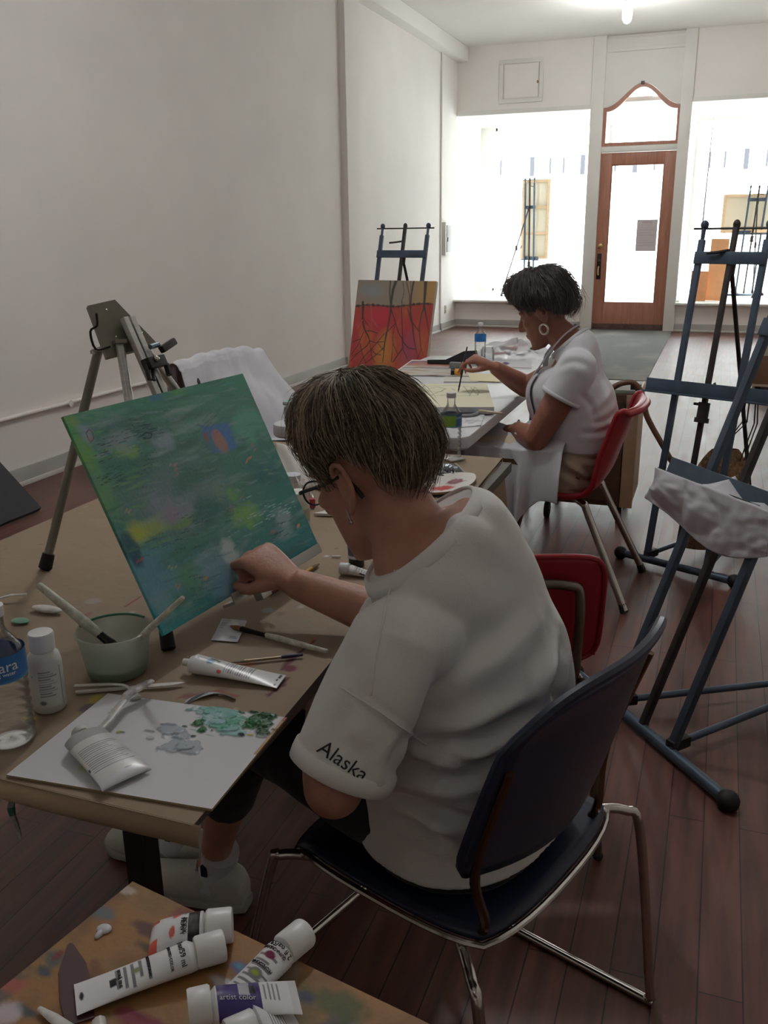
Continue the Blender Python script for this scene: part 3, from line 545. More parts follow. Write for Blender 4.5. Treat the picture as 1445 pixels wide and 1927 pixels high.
def boardp(pt):
    pt.mix((fbm(pt.u, pt.v, (5, 9), 1)-.4)*1.4, (150, 108, 58)); pt.mix((fbm(pt.u, pt.v, 12, 7)-.5)*2.0, (96, 66, 44)); pt.mix((fbm(pt.u, pt.v, 8, 17)-.56)*3.0, (80, 86, 52))
    r = np.random.default_rng(3); pal = [(96, 40, 40), (60, 74, 84), (52, 70, 62), (150, 72, 64), (84, 100, 110), (44, 44, 56), (120, 124, 70), (116, 30, 56), (176, 168, 160), (40, 66, 84)]
    for k in range(170):
        x, y = r.random(2); s = r.uniform(.008, .035); pt.blob(x, y, s*r.uniform(.6, 1.8), s, pal[k % 10], rot=r.uniform(0, 3), a=r.uniform(.3, .8), soft=.6, rough=.9, seed=k, ns=24)
    Q = lambda px, py: ((PZ(px, py, .745)-wc).dot(e1)/.62, (PZ(px, py, .745)-wc).dot(e2)/.5)
    for p, rx, ry, c in (((185, 1710), .03, .014, (88, 104, 116)), ((100, 1795), .03, .022, (62, 84, 86)), ((80, 1820), .022, .01, (34, 66, 84)), ((108, 1793), .008, .014, (120, 40, 48)), ((20, 1845), .03, .02, (168, 84, 74)), ((45, 1898), .024, .01, (30, 66, 84)), ((10, 1898), .03, .02, (190, 180, 190)), ((300, 1755), .06, .016, (84, 56, 60)), ((445, 1815), .03, .012, (90, 96, 150)), ((448, 1813), .014, .006, (70, 150, 170)), ((415, 1843), .05, .014, (190, 190, 196)), ((400, 1880), .05, .012, (180, 180, 188)), ((240, 1905), .03, .014, (120, 30, 62)), ((275, 1915), .04, .01, (116, 24, 60)), ((620, 1880), .06, .03, (74, 86, 44)), ((235, 1670), .03, .01, (176, 160, 150)), ((575, 1870), .02, .014, (54, 66, 92)), ((280, 1780), .03, .01, (80, 72, 60)), ((210, 1835), .016, .008, (130, 168, 150)), ((170, 1865), .03, .01, (96, 92, 80))):
        pt.blob(*Q(*p), rx, ry, c, a=.85, soft=.5, rough=.8, ns=30, seed=int(p[0]))
ps = thing('paint_table', 'small wooden table top smeared with old paint in the near corner', 'table', (wc.x+.2, wc.y-.3, 0))
sheet('tabletop', plane_fn(wc, e1*.62, e2*.5), 200, 170, boardp, (150, 108, 62), BRD, parent=ps, asp=.8, thick=-.018)
WLEG = mat('plain_wood_leg', (120, 88, 56), .55, var=.2, vscale=8)
for a, b_ in ((.05, .05), (.57, .05), (.05, .45), (.57, .45)): p = wc+e1*a+e2*b_; MB().box((p.x, p.y, .36), (.032, .032, .72), bev=.003).build('leg', WLEG, ps)
# ---------------------------------------------------------------- chairs
def shell_chair(label, c, f, red, W=.44, name='shell_chair', legs=True, group=None):
    f = V((*f, 0)).normalized(); s = V((-f.y, f.x, 0)); c = V((*c, 0)); Z = V((0, 0, 1)); t = thing(name, label, 'chair', c, group)
    pr = [(.24, .425), (.225, .447), (.12, .437), (0, .425), (-.1, .425), (-.165, .445), (-.205, .50), (-.235, .59), (-.262, .67), (-.285, .74), (-.297, .775), (-.316, .787), (-.33, .775)]
    pr = [tuple(p[:2]) for p in catmull([(a, b_, 0) for a, b_ in pr], 3)]; n = len(pr)
    def fn(u, v):
        k = v*(n-1); i = min(int(k), n-2); q = k-i; a = pr[i][0]*(1-q)+pr[i+1][0]*q; h = pr[i][1]*(1-q)+pr[i+1][1]*q
        x = (u-.5)*2; wd = W/2*(1-.05*(abs(v-.55)*2)**2-.14*max(0, (v-.84)/.16)**2-.10*max(0, (.1-v)/.1)**2)
        e = abs(x)**3; back = min(1, max(0, (v-.4)/.2)); return c+f*(a+.035*e*back)+s*(x*wd)+Z*(h+.022*e*(1-back))
    sh = MB().grid(fn, 20, (n-1)); o = sh.build('shell', red, t, solid=-.007, angle=80)
    rim = [fn(0, k/40) for k in range(41)]+[fn(k/12, 1) for k in range(1, 13)]+[fn(1, 1-k/40) for k in range(1, 41)]+[fn(1-k/12, 0) for k in range(1, 12)]
    MB().tube([p-Z*.006 for p in rim], .0125, 10, closed=True).build('rim', red, t)
    if legs:
        for sx in (-1, 1):
            for ff, fe in ((-.1, -.34), (.1, .25)):
                a = c+f*ff+s*(sx*.13)+Z*.412; b_ = c+f*(ff*1.5)+s*(sx*.17)+Z*.40; e = c+f*fe+s*(sx*.235)+Z*.012
                lg = MB().tube([a, b_, b_+(e-b_)*.12, e], .0148, 12, smooth=4).build('leg', CHR, t); d = (e-b_).normalized(); MB().tube([e-d*.03, e-d*.002+V((0, 0, -.009))], [.015, .017], 12).build('foot_cap', RUB, lg)
        MB().box((0, 0, .416), (.24, .3, .012), basis(f, s, Z, c), bev=.003).build('seat_bracket', STEELD, t)
    return t
REDP = mat('red_moulded_plastic', (150, 34, 44), .38, var=.08, vscale=6, spec=.4); NAVY = mat('navy_moulded_plastic', (30, 38, 62), .36, var=.08, vscale=6, spec=.4); DKN = mat('dark_navy_plastic', (26, 30, 42), .4)
shell_chair('red moulded plastic chair the dark-haired woman sits on', (-.56, 3.55), (-1, .06), REDP)
shell_chair('dark chair hidden under a draped white coat beside the left wall', (-1.93, 3.72), (.97, -.25), DKN)
# blue sled-base chair of the near painter
Cc = V((-.345, 1.262, 0)); Fd = V((-.945, .327, 0)).normalized(); Sd = V((-Fd.y, Fd.x, 0)); Sd = Sd if Sd.y < 0 else -Sd; ZZ = V((0, 0, 1))
def bl_(f, s, z): return Cc+Fd*f+Sd*s+ZZ*z
bc = thing('sled_chair', 'navy plastic chair with chrome sled frame under the near painter', 'chair', Cc)
def seatfn(u, v):
    x = (u-.5)*2; y = (v-.5)*2; k = 1-.10*abs(x*y)**3; return bl_(.21*y*k*(1-.03*x*x), .215*x*k, .447-.016*(1-x*x)*(1-y*y)-(.02*max(0, y-.7)/.3))
MB().grid(seatfn, 16, 16).build('seat', NAVY, bc, solid=-.008, angle=80)
rim = [seatfn(k/12, 0) for k in range(13)]+[seatfn(1, k/12) for k in range(1, 13)]+[seatfn(1-k/12, 1) for k in range(1, 13)]+[seatfn(0, 1-k/12) for k in range(1, 12)]
MB().tube([p-ZZ*.004+((p-bl_(0, 0, p.z)).normalized()*.006) for p in rim], .0052, 8, closed=True).build('seat_rim', CHR, bc)
def backfn(u, v):
    x = (u-.5)*2; z = .570+.300*v; wd = .222*(1-.13*max(0, (v-.75)/.25)**2.5-.12*max(0, (.2-v)/.2)**2); f = -.165-.085*v-.045*(1-x*x)-.012*max(0, v-.85)/.15
    return bl_(f, x*wd+.02, z-.035*v**2*abs(x)**4-.015*(1-x*x)*(1-v))
MB().grid(backfn, 20, 14).build('backrest', NAVY, bc, solid=.008, angle=80)
rim = [backfn(k/16, 0) for k in range(17)]+[backfn(1, k/12) for k in range(1, 13)]+[backfn(1-k/16, 1) for k in range(1, 17)]+[backfn(0, 1-k/12) for k in range(1, 12)]
MB().tube(rim, .0085, 8, closed=True).build('backrest_rim', NAVY, bc)
for s in (.205, -.175):
    a = backfn(.98 if s > 0 else .02, .72)+Fd*-.012; b_ = backfn(.98 if s > 0 else .02, .06)+Fd*-.012; MB().tube([a, b_, bl_(-.185, s*.93, .48), bl_(-.17, s*.9, .44)], .0075, 8, smooth=5).build('back_upright', mat('bronze_chrome', (120, 96, 76), .25, .95), bc)
for sx in (1, -1):
    m = MB().tube([bl_(-.15, sx*.2, .43), bl_(-.2, sx*.245, .425), bl_(-.225, sx*.262, .38), bl_(-.262, sx*.275, .06), bl_(-.262, sx*.277, .014), bl_(-.22, sx*.277, .009), bl_(.3, sx*.277, .009), bl_(.345, sx*.272, .009), bl_(.36, sx*.24, .009), bl_(.36, 0, .009)], .009, 10, smooth=6); m.build('sled_runner', CHR, bc)
    m = MB().tube([bl_(.14, sx*.19, .43), bl_(.195, sx*.225, .428), bl_(.215, sx*.235, .39), bl_(.3, sx*.268, .02)], .009, 10, smooth=5); m.build('front_leg', CHR, bc)
# empty red chair beside it, seen from behind
rc = thing('stacking_chair', 'empty red chair with a tubular frame behind the near painter', 'chair', (-.3, 2.1, 0))
g = V((-.3, .954, 0)).normalized(); q_ = V((g.y, -g.x, 0)); tr_ = PZ(1146, 1050, .745); oc = V((tr_.x, tr_.y, 0))-q_*.21
def rr(f, s, z): return oc+g*f+q_*s+ZZ*z
def rback(u, v):
    x = (u-.5)*2; k = 1-.10*abs(x*(2*v-1))**5; vv = .5+(v-.5)*k; return rr(.045-.045*vv+.02*x*x-.01, x*.21*k, .475+.275*vv)
MB().grid(rback, 20, 14).build('backrest', REDP, rc, solid=-.009, angle=80)
rim = [rback(k/12, 0) for k in range(13)]+[rback(1, k/12) for k in range(1, 13)]+[rback(1-k/12, 1) for k in range(1, 13)]+[rback(0, 1-k/12) for k in range(1, 12)]
MB().tube(rim, .006, 8, closed=True).build('backrest_rim', REDP, rc)
MB().grid(lambda u, v: rr(.08+.38*v, (u-.5)*.42*(1-.05*v), .445-.015*math.sin(v*PI)*math.sin(u*PI)+(.03*(1-v)**4)), 14, 14).build('seat', REDP, rc, solid=-.008, angle=80)
DCH = mat('dull_chrome', (130, 122, 112), .3, .9, var=.2, vscale=20)
MB().tube([rr(.03, .155, .44), rr(-.012, .15, .5), rr(-.02, .15, .66), rr(-.022, .12, .69), rr(-.022, 0, .692), rr(-.022, -.12, .69), rr(-.02, -.15, .66), rr(-.012, -.15, .5), rr(.03, -.155, .44)], .011, 10, smooth=5).build('back_frame', DCH, rc)
for sx in (1, -1):
    MB().tube([rr(.4, sx*.16, .43), rr(.1, sx*.165, .43), rr(.03, sx*.17, .432), rr(-.0, sx*.185, .41), rr(-.03, sx*.215, .1), rr(-.035, sx*.222, .012)], .011, 10, smooth=5).build('rear_leg', DCH, rc); MB().tube([rr(.38, sx*.16, .43), rr(.42, sx*.17, .4), rr(.45, sx*.21, .012)], .011, 10, smooth=4).build('front_leg', DCH, rc)
    MB().ell(rr(-.036, sx*.223, .012), (.013, .013, .012), seg=10, ring=8).build('foot_cap', RUB, rc); MB().ell(rr(.45, sx*.211, .012), (.013, .013, .012), seg=10, ring=8).build('foot_cap', RUB, rc)
# white coat thrown over the dark chair
cf = V((.97, -.25, 0)).normalized(); cs_ = V((-cf.y, cf.x, 0)); cc_ = V((-1.93, 3.72, 0))
def coat(u, v):
    uu = u-.5; N_ = mnoise.noise(V((u*4, v*5, 2)))*.02+mnoise.noise(V((u*9, v*7, 5)))*.010; rid = abs(mnoise.noise(V((u*6+v*1.5, v*1.2, 9))))*.05
    top = .855-.01*max(0, -uu*2)-.02*abs(uu*2)**3+.012*mnoise.noise(V((u*7, 0, 1)))
    if v < .34: k = v/.34; f = -.375-.02*(1-k)-rid*.5; z = top-.36*(1-k); s = uu*(.60-.02*k)
    elif v < .46: k = (v-.34)/.12; a = PI*k; f = -.335-.04*math.cos(a); z = top+.03*math.sin(a); s = uu*.58
    else:
        k = (v-.46)/.54; f = -.29+(.20+.28*max(0, u-.25))*k**1.2; z = top-(.34+.10*u+.03*math.sin(u*17))*k**.9; s = uu*(.58+.16*k)+.05*k
        f += rid*(.4+k)
    return cc_+cf*(f+N_*.6)+cs_*s+ZZ*(max(z+N_*.8, .475))
CLW = mat('white_cotton', (206, 206, 212), .9, var=.06, vscale=20, bump=.2, bscale=180, sheen=.2)
MB().grid(coat, 110, 110).build('draped_coat', CLW, None, solid=.004, angle=180)
tag(bpy.data.objects['draped_coat'], 'crumpled white coat draped over the chair by the left wall', 'coat')
# cabinet on casters behind the woman
DW = mat('dark_wood_veneer', (88, 62, 46), .5, var=.25, vscale=6, stretch=(1, 1, 8)); LW = mat('light_wood_edge', (170, 140, 112), .5, var=.15, vscale=10)
cb_ = thing('cabinet', 'dark wooden cabinet on casters behind the woman\'s red chair', 'cabinet', (-.56, 4.6, 0))
MB().box((-.56, 4.6, .38), (.46, .44, .56), bev=.004).build('carcass', DW, cb_); MB().box((-.345, 4.375, .38), (.06, .012, .56), bev=.002).build('edge_strip', LW, cb_); MB().box((-.329, 4.6, .38), (.012, .44, .56), bev=.002).build('side_panel', mat('pale_ply', (176, 150, 124), .5, var=.1, vscale=5), cb_)
MB().box((-.57, 4.37, .38), (.38, .01, .5), bev=.002).build('door', DW, cb_)
for x in (-.74, -.38):
    for y in (4.43, 4.77): MB().tube([(x-.012, y, .04), (x+.012, y, .04)], .04, 16).tube([(x, y, .04), (x, y, .1)], .012, 8).build('caster', RUB, cb_)
pb = thing('paper_stack', 'grey papers and a booklet lying on the dark cabinet', 'papers', (-.42, 4.5, .66)); PGY = mat('grey_paper', (170, 172, 166), .8, var=.15, vscale=20); PGR = mat('greenish_paper', (140, 146, 132), .8, var=.2, vscale=14)
MB().box((0, 0, 0), (.26, .2, .014), Matrix.Translation((-.46, 4.49, .668)) @ Matrix.Rotation(.1, 4, 'Z'), bev=.002).build('booklet', PGR, pb); MB().grid(lambda u, v: V((-.56+.22*u, 4.4+.2*v, .678+.016*u*math.sin(v*3))), 10, 10).build('sheet', PGY, pb, solid=.001)
MB().box((-.34, 4.43, .69), (.05, .035, .03), bev=.006).build('clip', RUB, pb)
ck = thing('walking_stick', 'brown stick with a curved crook leaning beside the dark cabinet', 'stick', (-.3, 4.31, .6))
MB().tube([(-.44, 4.315, .70), (-.40, 4.32, .724), (-.35, 4.325, .73), (-.315, 4.325, .70), (-.292, 4.325, .65), (-.27, 4.32, .57), (-.19, 4.315, .44), (-.11, 4.31, .315), (.085, 4.30, .01)], .0135, 12, smooth=5).build('shaft', mat('brown_varnished_cane', (104, 74, 54), .4, var=.2, vscale=10), ck)
MB().tube([(.08, 4.30, .018), (.09, 4.30, .002)], .016, 10).build('ferrule', RUB, ck)
# sloping cream-and-brown bench at the far right, dark panel at the far left
bn = thing('bench', 'brown box bench with a sloping cream back by the right wall', 'bench', (.8, 9.0, 0))
MB().box((.84, 9.05, .17), (.98, .5, .27), bev=.006).build('base', mat('tan_wood_panel', (132, 98, 74), .5, var=.15, vscale=5), bn); MB().box((.84, 8.796, .04), (.98, .012, .02)).build('edge_trim', mat('cream_edge', (200, 180, 160), .5), bn)
MB().prism([(.37, .305), (1.33, .305), (1.33, .95), (.72, .72), (.52, .52)], (0, 9.28, 0), V((1, 0, 0)), V((0, 0, 1)), .45).build('back', mat('cream_vinyl', (206, 198, 178), .5, var=.1, vscale=4), bn)
for x in (.4, 1.28):
    for y in (8.85, 9.25): MB().box((x, y, .018), (.05, .05, .036)).build('foot', RUB, bn)
dp = MB(); dp.box((0, 0, .3), (1.0, .03, .6), basis((0, 1, 0), V((-.70, 0, -.71)).normalized(), V((-.71, 0, .70)).normalized(), (-3.34, 3.18, .012)), bev=.004)
dpo = dp.build('leaning_panel', mat('charcoal_felt', (54, 54, 58), .85, var=.1, vscale=30)); tag(dpo, 'dark charcoal panel leaning against the left wall at the frame edge', 'panel')
# ================================================================== PAINTINGS
PNT = mat('acrylic_paint', (255, 255, 255), .42, attr='Col', bump=.1, bscale=160); RAW = mat('raw_canvas_edge', (214, 208, 196), .85)
def plane_uv(o, ax, ay):
    n = ax.cross(ay)
    def f(px, py):
        d = ray(px, py); t = (o-CAM).dot(n)/d.dot(n); q = CAM+d*t-o; return (q.dot(ax)/ax.length_squared, q.dot(ay)/ay.length_squared)
    return f
gw, gh = .484, .384; go = cb-ca*gw/2+cN*.006; gx, gy = ca*gw, cu_*gh; GUV = plane_uv(go, gx, gy)
def green_paint(pt):
    u, v = pt.u, pt.v; g = lambda x, y: GUV(100+x*.346, 700+y*.346)     # strokes noted in the detail crop
    pt.mix(np.ones_like(u), (66, 116, 98)); pt.mix(fbm(u, v, (2, 5), 3)*1.3-.35, (84, 124, 100)); pt.mix(np.clip((u-.35)*1.3, 0, 1)*np.clip((.75-v)*1.6, 0, 1), (26, 104, 98)); pt.mix(np.clip((.3-v)*2.4, 0, 1)*.9, (40, 118, 118))
    pt.mix(np.clip((.16-u)*6, 0, 1)*np.clip((.55-v)*3, 0, 1), (30, 128, 124)); pt.mix(np.clip((v-.86)*6, 0, 1), (64, 128, 96)); pt.mix(np.clip((.75-abs(u-.55)*2-abs(v-.86)*5), 0, 1)*.6, (96, 140, 112))
    pt.mix(np.clip(1.2-((u-.35)/.3)**2-((v-.52)/.2)**2, 0, 1)*.75, (104, 120, 116)); pt.mix((fbm(u, v, (5, 22), 8)-.5)*2.2, (58, 92, 82)); pt.mix((fbm(u, v, (6, 30), 18)-.56)*2.6, (128, 146, 138))
    B = lambda x, y, rx, ry, c, a=.8, **k: pt.blob(*g(x, y), rx, ry, c, a=a, **{'soft': .6, 'ns': 14, 'rough': .7, 'seed': int(x), **k})
    for q in ((80, 285, .05, .03, (120, 150, 70)), (150, 400, .05, .09, (106, 152, 72)), (190, 480, .05, .08, (104, 146, 74)), (100, 340, .04, .05, (70, 140, 90)), (290, 640, .07, .09, (98, 140, 90)), (410, 420, .08, .03, (118, 150, 84)), (500, 870, .13, .055, (150, 160, 74)), (470, 880, .06, .03, (166, 168, 66)), (700, 820, .1, .03, (112, 140, 80)), (1040, 790, .1, .06, (116, 158, 72)), (980, 660, .07, .05, (106, 150, 76)), (770, 560, .16, .05, (56, 104, 86)), (840, 740, .14, .07, (44, 96, 86)), (1150, 540, .12, .12, (44, 98, 96)), (1060, 290, .12, .08, (86, 146, 122)), (600, 380, .08, .05, (134, 144, 148)), (170, 330, .05, .05, (132, 144, 150)), (650, 740, .12, .07, (126, 130, 134)), (360, 380, .12, .04, (124, 136, 132)), (520, 1010, .16, .06, (90, 134, 140)), (620, 1130, .16, .1, (96, 136, 142)), (760, 1100, .08, .07, (84, 128, 92)), (890, 1080, .12, .1, (118, 146, 152)), (900, 1180, .1, .06, (112, 142, 150)), (960, 990, .05, .07, (170, 178, 170)), (1010, 1090, .04, .08, (186, 192, 184)), (560, 1290, .08, .08, (110, 140, 142)), (440, 980, .03, .07, (24, 62, 74)), (400, 940, .05, .05, (40, 84, 88)), (1240, 800, .1, .04, (132, 148, 146)), (560, 140, .05, .02, (62, 110, 130)), (680, 100, .07, .03, (88, 138, 90)), (900, 640, .04, .05, (104, 130, 112)), (640, 770, .04, .04, (140, 122, 132)), (700, 1240, .05, .04, (90, 120, 80)), (780, 1400, .14, .03, (30, 128, 140)), (540, 1360, .05, .06, (28, 130, 128))): B(*q)
    r0 = np.random.default_rng(21); pal_ = [(112, 130, 124), (92, 128, 112), (72, 112, 96), (128, 140, 138), (60, 108, 104), (104, 136, 100), (84, 132, 128), (120, 136, 120), (54, 96, 88)]
    for k in range(300):
        x, y = r0.random(2); q = r0.uniform(.015, .06); sl = r0.normal()*.006-.004; c = np.array(pal_[k % 9], float)
        if y < .35: c = c*np.array([.78, 1.0, 1.04])
        if x < .2: c = c*np.array([.95, 1.08, .8])
        pt.line([(x-q, y-sl), (x, y+r0.normal()*.004), (x+q, y+sl)], [.002, r0.uniform(.004, .010), .002], tuple(np.clip(c, 0, 250)), a=r0.uniform(.25, .7), soft=.9)
    uc, vc = g(906, 356); ee = (fbm(u, v, 12, 77)-.5)*.3; pt.mix(np.clip((1-np.maximum(abs(u-uc)/.085, abs(v-vc+.12*(u-uc))/.075)+ee)*5, 0, .92), (72, 108, 150)); pt.mix(np.clip((1-np.maximum(abs(u-uc+.07)/.03, abs(v-vc)/.05)+ee)*3, 0, .6), (78, 112, 106)); pt.blob(*g(908, 378), .042, .064, (150, 112, 92), soft=.4, rough=.35, ns=10, a=.95, rot=.25); pt.blob(*g(890, 345), .024, .028, (160, 108, 92), soft=.5, ns=14); pt.blob(*g(830, 350), .016, .022, (130, 84, 86), soft=.5, ns=20)
    for x, y, c in ((650, 510, (160, 128, 118)), (665, 540, (150, 118, 108)), (205, 350, (150, 118, 116)), (400, 755, (166, 138, 100)), (1055, 480, (200, 116, 76)), (1085, 410, (150, 110, 98)), (1195, 865, (166, 92, 80)), (1328, 840, (198, 124, 80)), (830, 1130, (186, 126, 66)), (675, 1170, (160, 130, 90)), (960, 745, (136, 108, 108)), (465, 1010, (166, 84, 66)), (650, 1060, (150, 156, 80)), (1025, 680, (126, 114, 98))):
        for q in range(3): dx, dy = r0.normal(size=2)*9; pt.line([g(x+dx-6, y+dy+10), g(x+dx, y+dy), g(x+dx+7, y+dy-9)], [.002, .0055, .002], c, a=.85, soft=.7)
    r = np.random.default_rng(2)
    def dash(cx, cy, wx, wy, k, col, l=30, s=.0022, sl=-.28, a=.8):
        for _ in range(k):
            x = cx+r.normal()*wx; y = cy+r.normal()*wy; q = r.uniform(.4, 1.2)*l; pt.line([g(x-q, y-q*sl), g(x, y-q*.12), g(x+q, y+q*sl)], [s*.4, s, s*.4], col, a=a, soft=.7)
    dash(500, 320, 50, 35, 34, (34, 62, 66), 34); dash(290, 420, 30, 40, 16, (40, 56, 60), 26); dash(330, 570, 40, 26, 18, (36, 66, 64), 34, sl=-.5); dash(500, 500, 26, 45, 16, (38, 66, 64), 26, sl=-.15); dash(400, 320, 90, 30, 20, (84, 108, 110), 34)
    dash(1200, 770, 70, 40, 22, (178, 190, 186), 30, .0018, -.5); dash(1230, 860, 70, 40, 18, (30, 72, 78), 26, .002, -.5); dash(780, 830, 60, 40, 16, (38, 62, 78), 24); dash(600, 930, 90, 40, 18, (50, 80, 90), 30); dash(800, 1220, 60, 60, 16, (60, 76, 72), 24); dash(880, 250, 50, 30, 12, (56, 84, 80), 26, .0016, -1.2); dash(1050, 860, 80, 50, 16, (130, 150, 150), 26, .0015, -.5); dash(700, 660, 200, 120, 40, (96, 126, 122), 40, .002, -.3, .5)
    pt.line([g(180, 330), g(195, 312), g(215, 330), g(222, 362), g(205, 382), g(188, 360), g(182, 335)], .0025, (110, 70, 80)); pt.line([g(480, 350), g(500, 330), g(535, 335), g(530, 360), g(490, 362)], .003, (34, 54, 60)); pt.h += .5*fbm(u, v, (30, 90), 5)
def green2(pt): green_paint(pt); pt.c = np.clip(pt.c*np.array([1.25, 1.38, 1.62]), 0, .9)
gp = sheet('green_painting', plane_fn(go, gx, gy), 330, 260, green2, (66, 116, 98), PNT, thick=.006, asp=gh/gw, relief=.0004)
tag(gp, 'abstract green and teal painting standing on the aluminium table easel', 'painting')
# red roots painting on the far easel
rw = .61; rh_ = -.185; rc0 = V((-2.105, 5.753, .512)); ra = V((math.cos(rh_), math.sin(rh_), 0)); rn = V((-math.sin(rh_), math.cos(rh_), 0)); rup = V((0, 0, math.cos(.257)))+rn*math.sin(.257)
ro = rc0-ra*rw/2; RUV = plane_uv(ro, ra*rw, rup*rw)
def red_paint(pt):
    u, v = pt.u, pt.v; g = lambda x, y: RUV(620+x/6.02, 500+y/6.02); hz = .70+.05*u+.012*np.sin(u*9)
    pt.mix(np.ones_like(u), (176, 72, 62)); pt.mix((fbm(u, v, (5, 4), 4)-.4)*2.2, (186, 58, 70)); pt.mix((fbm(u, v, (8, 3), 14)-.5)*2.4, (196, 110, 62)); pt.mix(np.clip(1-((u-.45)/.16)**2-((v-.2)/.3)**2, 0, 1), (200, 132, 66)); pt.mix(np.clip(1-((u-.76)/.14)**2-((v-.25)/.25)**2, 0, 1)*.8, (162, 74, 106)); pt.mix(np.clip(1-((u-.3)/.22)**2-((v-.58)/.14)**2, 0, 1)*.8, (196, 52, 72))
    sky = np.clip((v-hz)/.008, 0, 1); pt.mix(sky, (150, 138, 122)); pt.mix(sky*np.clip((u-.62)*3, 0, 1), (186, 146, 88)); pt.mix(sky*np.clip(1-((u-.2)/.2)**2-((v-.88)/.1)**2, 0, 1), (140, 146, 150)); pt.mix(sky*np.clip((.2-u)*4, 0, 1)*(v < .84), (160, 136, 130))
    D = (50, 52, 54)
    for k in range(46): x = k/46; pt.blob(x, .70+.05*x+.012*math.sin(x*9), .022, .008+.006*(k % 3), D, soft=.5, ns=40, seed=k, a=.9 if k % 4 else .5)
    Ln = lambda pts, w, c=D, a=.95: pt.line([g(*p) for p in pts], w, c, a=a, soft=.5)
    Ln([(378, 415), (380, 500), (375, 600), (385, 680), (405, 740), (440, 800), (455, 850), (430, 900), (350, 970), (250, 1030)], [.019, .017, .013, .012, .011, .01, .009, .008, .006, .004])
    for pts in ([(405, 740), (470, 738), (540, 765)], [(385, 600), (440, 680)], [(390, 750), (350, 830), (265, 862)], [(350, 840), (310, 920), (250, 1000)], [(455, 850), (520, 870), (610, 860)], [(455, 860), (465, 940), (520, 1000), (580, 1010)], [(465, 940), (480, 1040), (515, 1095)], [(345, 880), (370, 1000), (410, 1105)], [(430, 900), (300, 1010), (240, 1075)], [(460, 960), (380, 1040), (330, 1130)], [(610, 930), (540, 1000), (400, 1110)], [(545, 870), (600, 950)], [(620, 770), (540, 870), (460, 960)]): Ln(pts, .006)
    Ln([(755, 170), (720, 270), (700, 400), (690, 540), (660, 700), (630, 860), (600, 1090)], [.026, .022, .018, .014, .01, .008, .006], (60, 64, 58)); Ln([(690, 170), (682, 300), (690, 420)], .011, (66, 70, 60))
    for pts, w in (([(700, 500), (745, 640), (780, 760), (825, 830), (830, 930), (720, 1090)], .008), ([(745, 650), (715, 800), (720, 880), (700, 1090)], .005), ([(820, 400), (815, 520), (825, 700), (830, 860), (890, 930), (970, 945)], .007), ([(740, 660), (640, 760), (610, 960)], .006), ([(830, 940), (880, 1050)], .005), ([(720, 880), (770, 1000)], .005)): Ln(pts, w, (58, 52, 64))
    Ln([(955, 170), (925, 330), (915, 520), (940, 680), (960, 850), (990, 1000)], [.014, .014, .012, .011, .008, .005], (72, 58, 70)); Ln([(870, 170), (905, 330), (905, 470)], .008, (96, 76, 66)); Ln([(830, 170), (845, 300), (820, 400)], .006, (96, 84, 70)); Ln([(885, 480), (920, 620), (1010, 740)], .007, (66, 52, 66))
    Ln([(1090, 170), (1080, 330), (1070, 470), (1040, 560), (1015, 700), (1030, 900), (1060, 1010)], [.026, .022, .015, .008, .007, .006, .004], (62, 66, 66)); Ln([(1075, 470), (1100, 600), (1130, 790)], [.013, .009, .004], (62, 66, 70)); Ln([(1040, 950), (990, 1060)], .005); Ln([(915, 170), (925, 300)], .01, (120, 100, 84), .7)
    Ln([(470, 440), (480, 600), (540, 690)], .008, (170, 110, 108), .7); Ln([(380, 610), (310, 720)], .005, (190, 110, 110), .7); Ln([(480, 600), (470, 690)], .006, (176, 110, 110), .6)
rp = sheet('roots_painting', plane_fn(ro, ra*rw, rup*rw), 180, 180, red_paint, (176, 72, 62), PNT, thick=.03, back=RAW)
tag(rp, 'red and ochre painting of dark tree roots on the easel by the left wall', 'painting')
# canvases in the windows, seen from the back
PINE = mat('pale_pine', (226, 196, 160), .6, var=.12, vscale=10, stretch=(1, 1, 6)); RAWC = mat('raw_canvas', (232, 222, 200), .85)
def back_canvas(name, label, x0, x1, z0, z1, y, bars):
    t = thing(name, label, 'canvas', ((x0+x1)/2, y, z0)); MB().box(((x0+x1)/2, y+.02, (z0+z1)/2), (x1-x0, .006, z1-z0)).build('canvas_cloth', RAWC, t); m = MB(); w = .045
    for x in (x0+w/2, x1-w/2): m.box((x, y, (z0+z1)/2), (w, .035, z1-z0), bev=.003)
    for z in [z0+w/2, z1-w/2]+bars: m.box(((x0+x1)/2, y, z), (x1-x0-2*w, .03, w), bev=.003)
    m.build('stretcher_bars', PINE, t); return t
back_canvas('stretched_canvas', 'tall narrow canvas seen from the back in the left shop window', -3.2, -2.74, .955, 2.2, 15.35, [1.36, 1.77])
back_canvas('stretched_canvas', 'wide canvas seen from the back in the right shop window', -.09, .72, 1.335, 1.9, 15.42, [])
CRD = mat('orange_kraft_card', (216, 158, 112), .75, var=.08, vscale=8)
o = MB().box((0, 0, .44), (.25, .012, .88), Matrix.Translation((-.08, 14.4, .387)) @ Matrix.Rotation(-.1, 4, 'X') @ Matrix.Rotation(.012, 4, 'Y'), bev=.001).build('cardboard_sheet', CRD); tag(o, 'tall orange cardboard sheet standing on the right window ledge', 'cardboard')
def env(u, v): return V((-.44+.235*u+.012*v, 14.33+.05*v+.012*math.sin(u*5)*math.sin(v*4), .387+.43*v-.012*u))
o = MB().grid(env, 14, 20).build('envelope', mat('orange_manila', (206, 142, 98), .7, var=.15, vscale=9), solid=.006); tag(o, 'short orange envelope leaning next to the tall cardboard sheet', 'envelope')
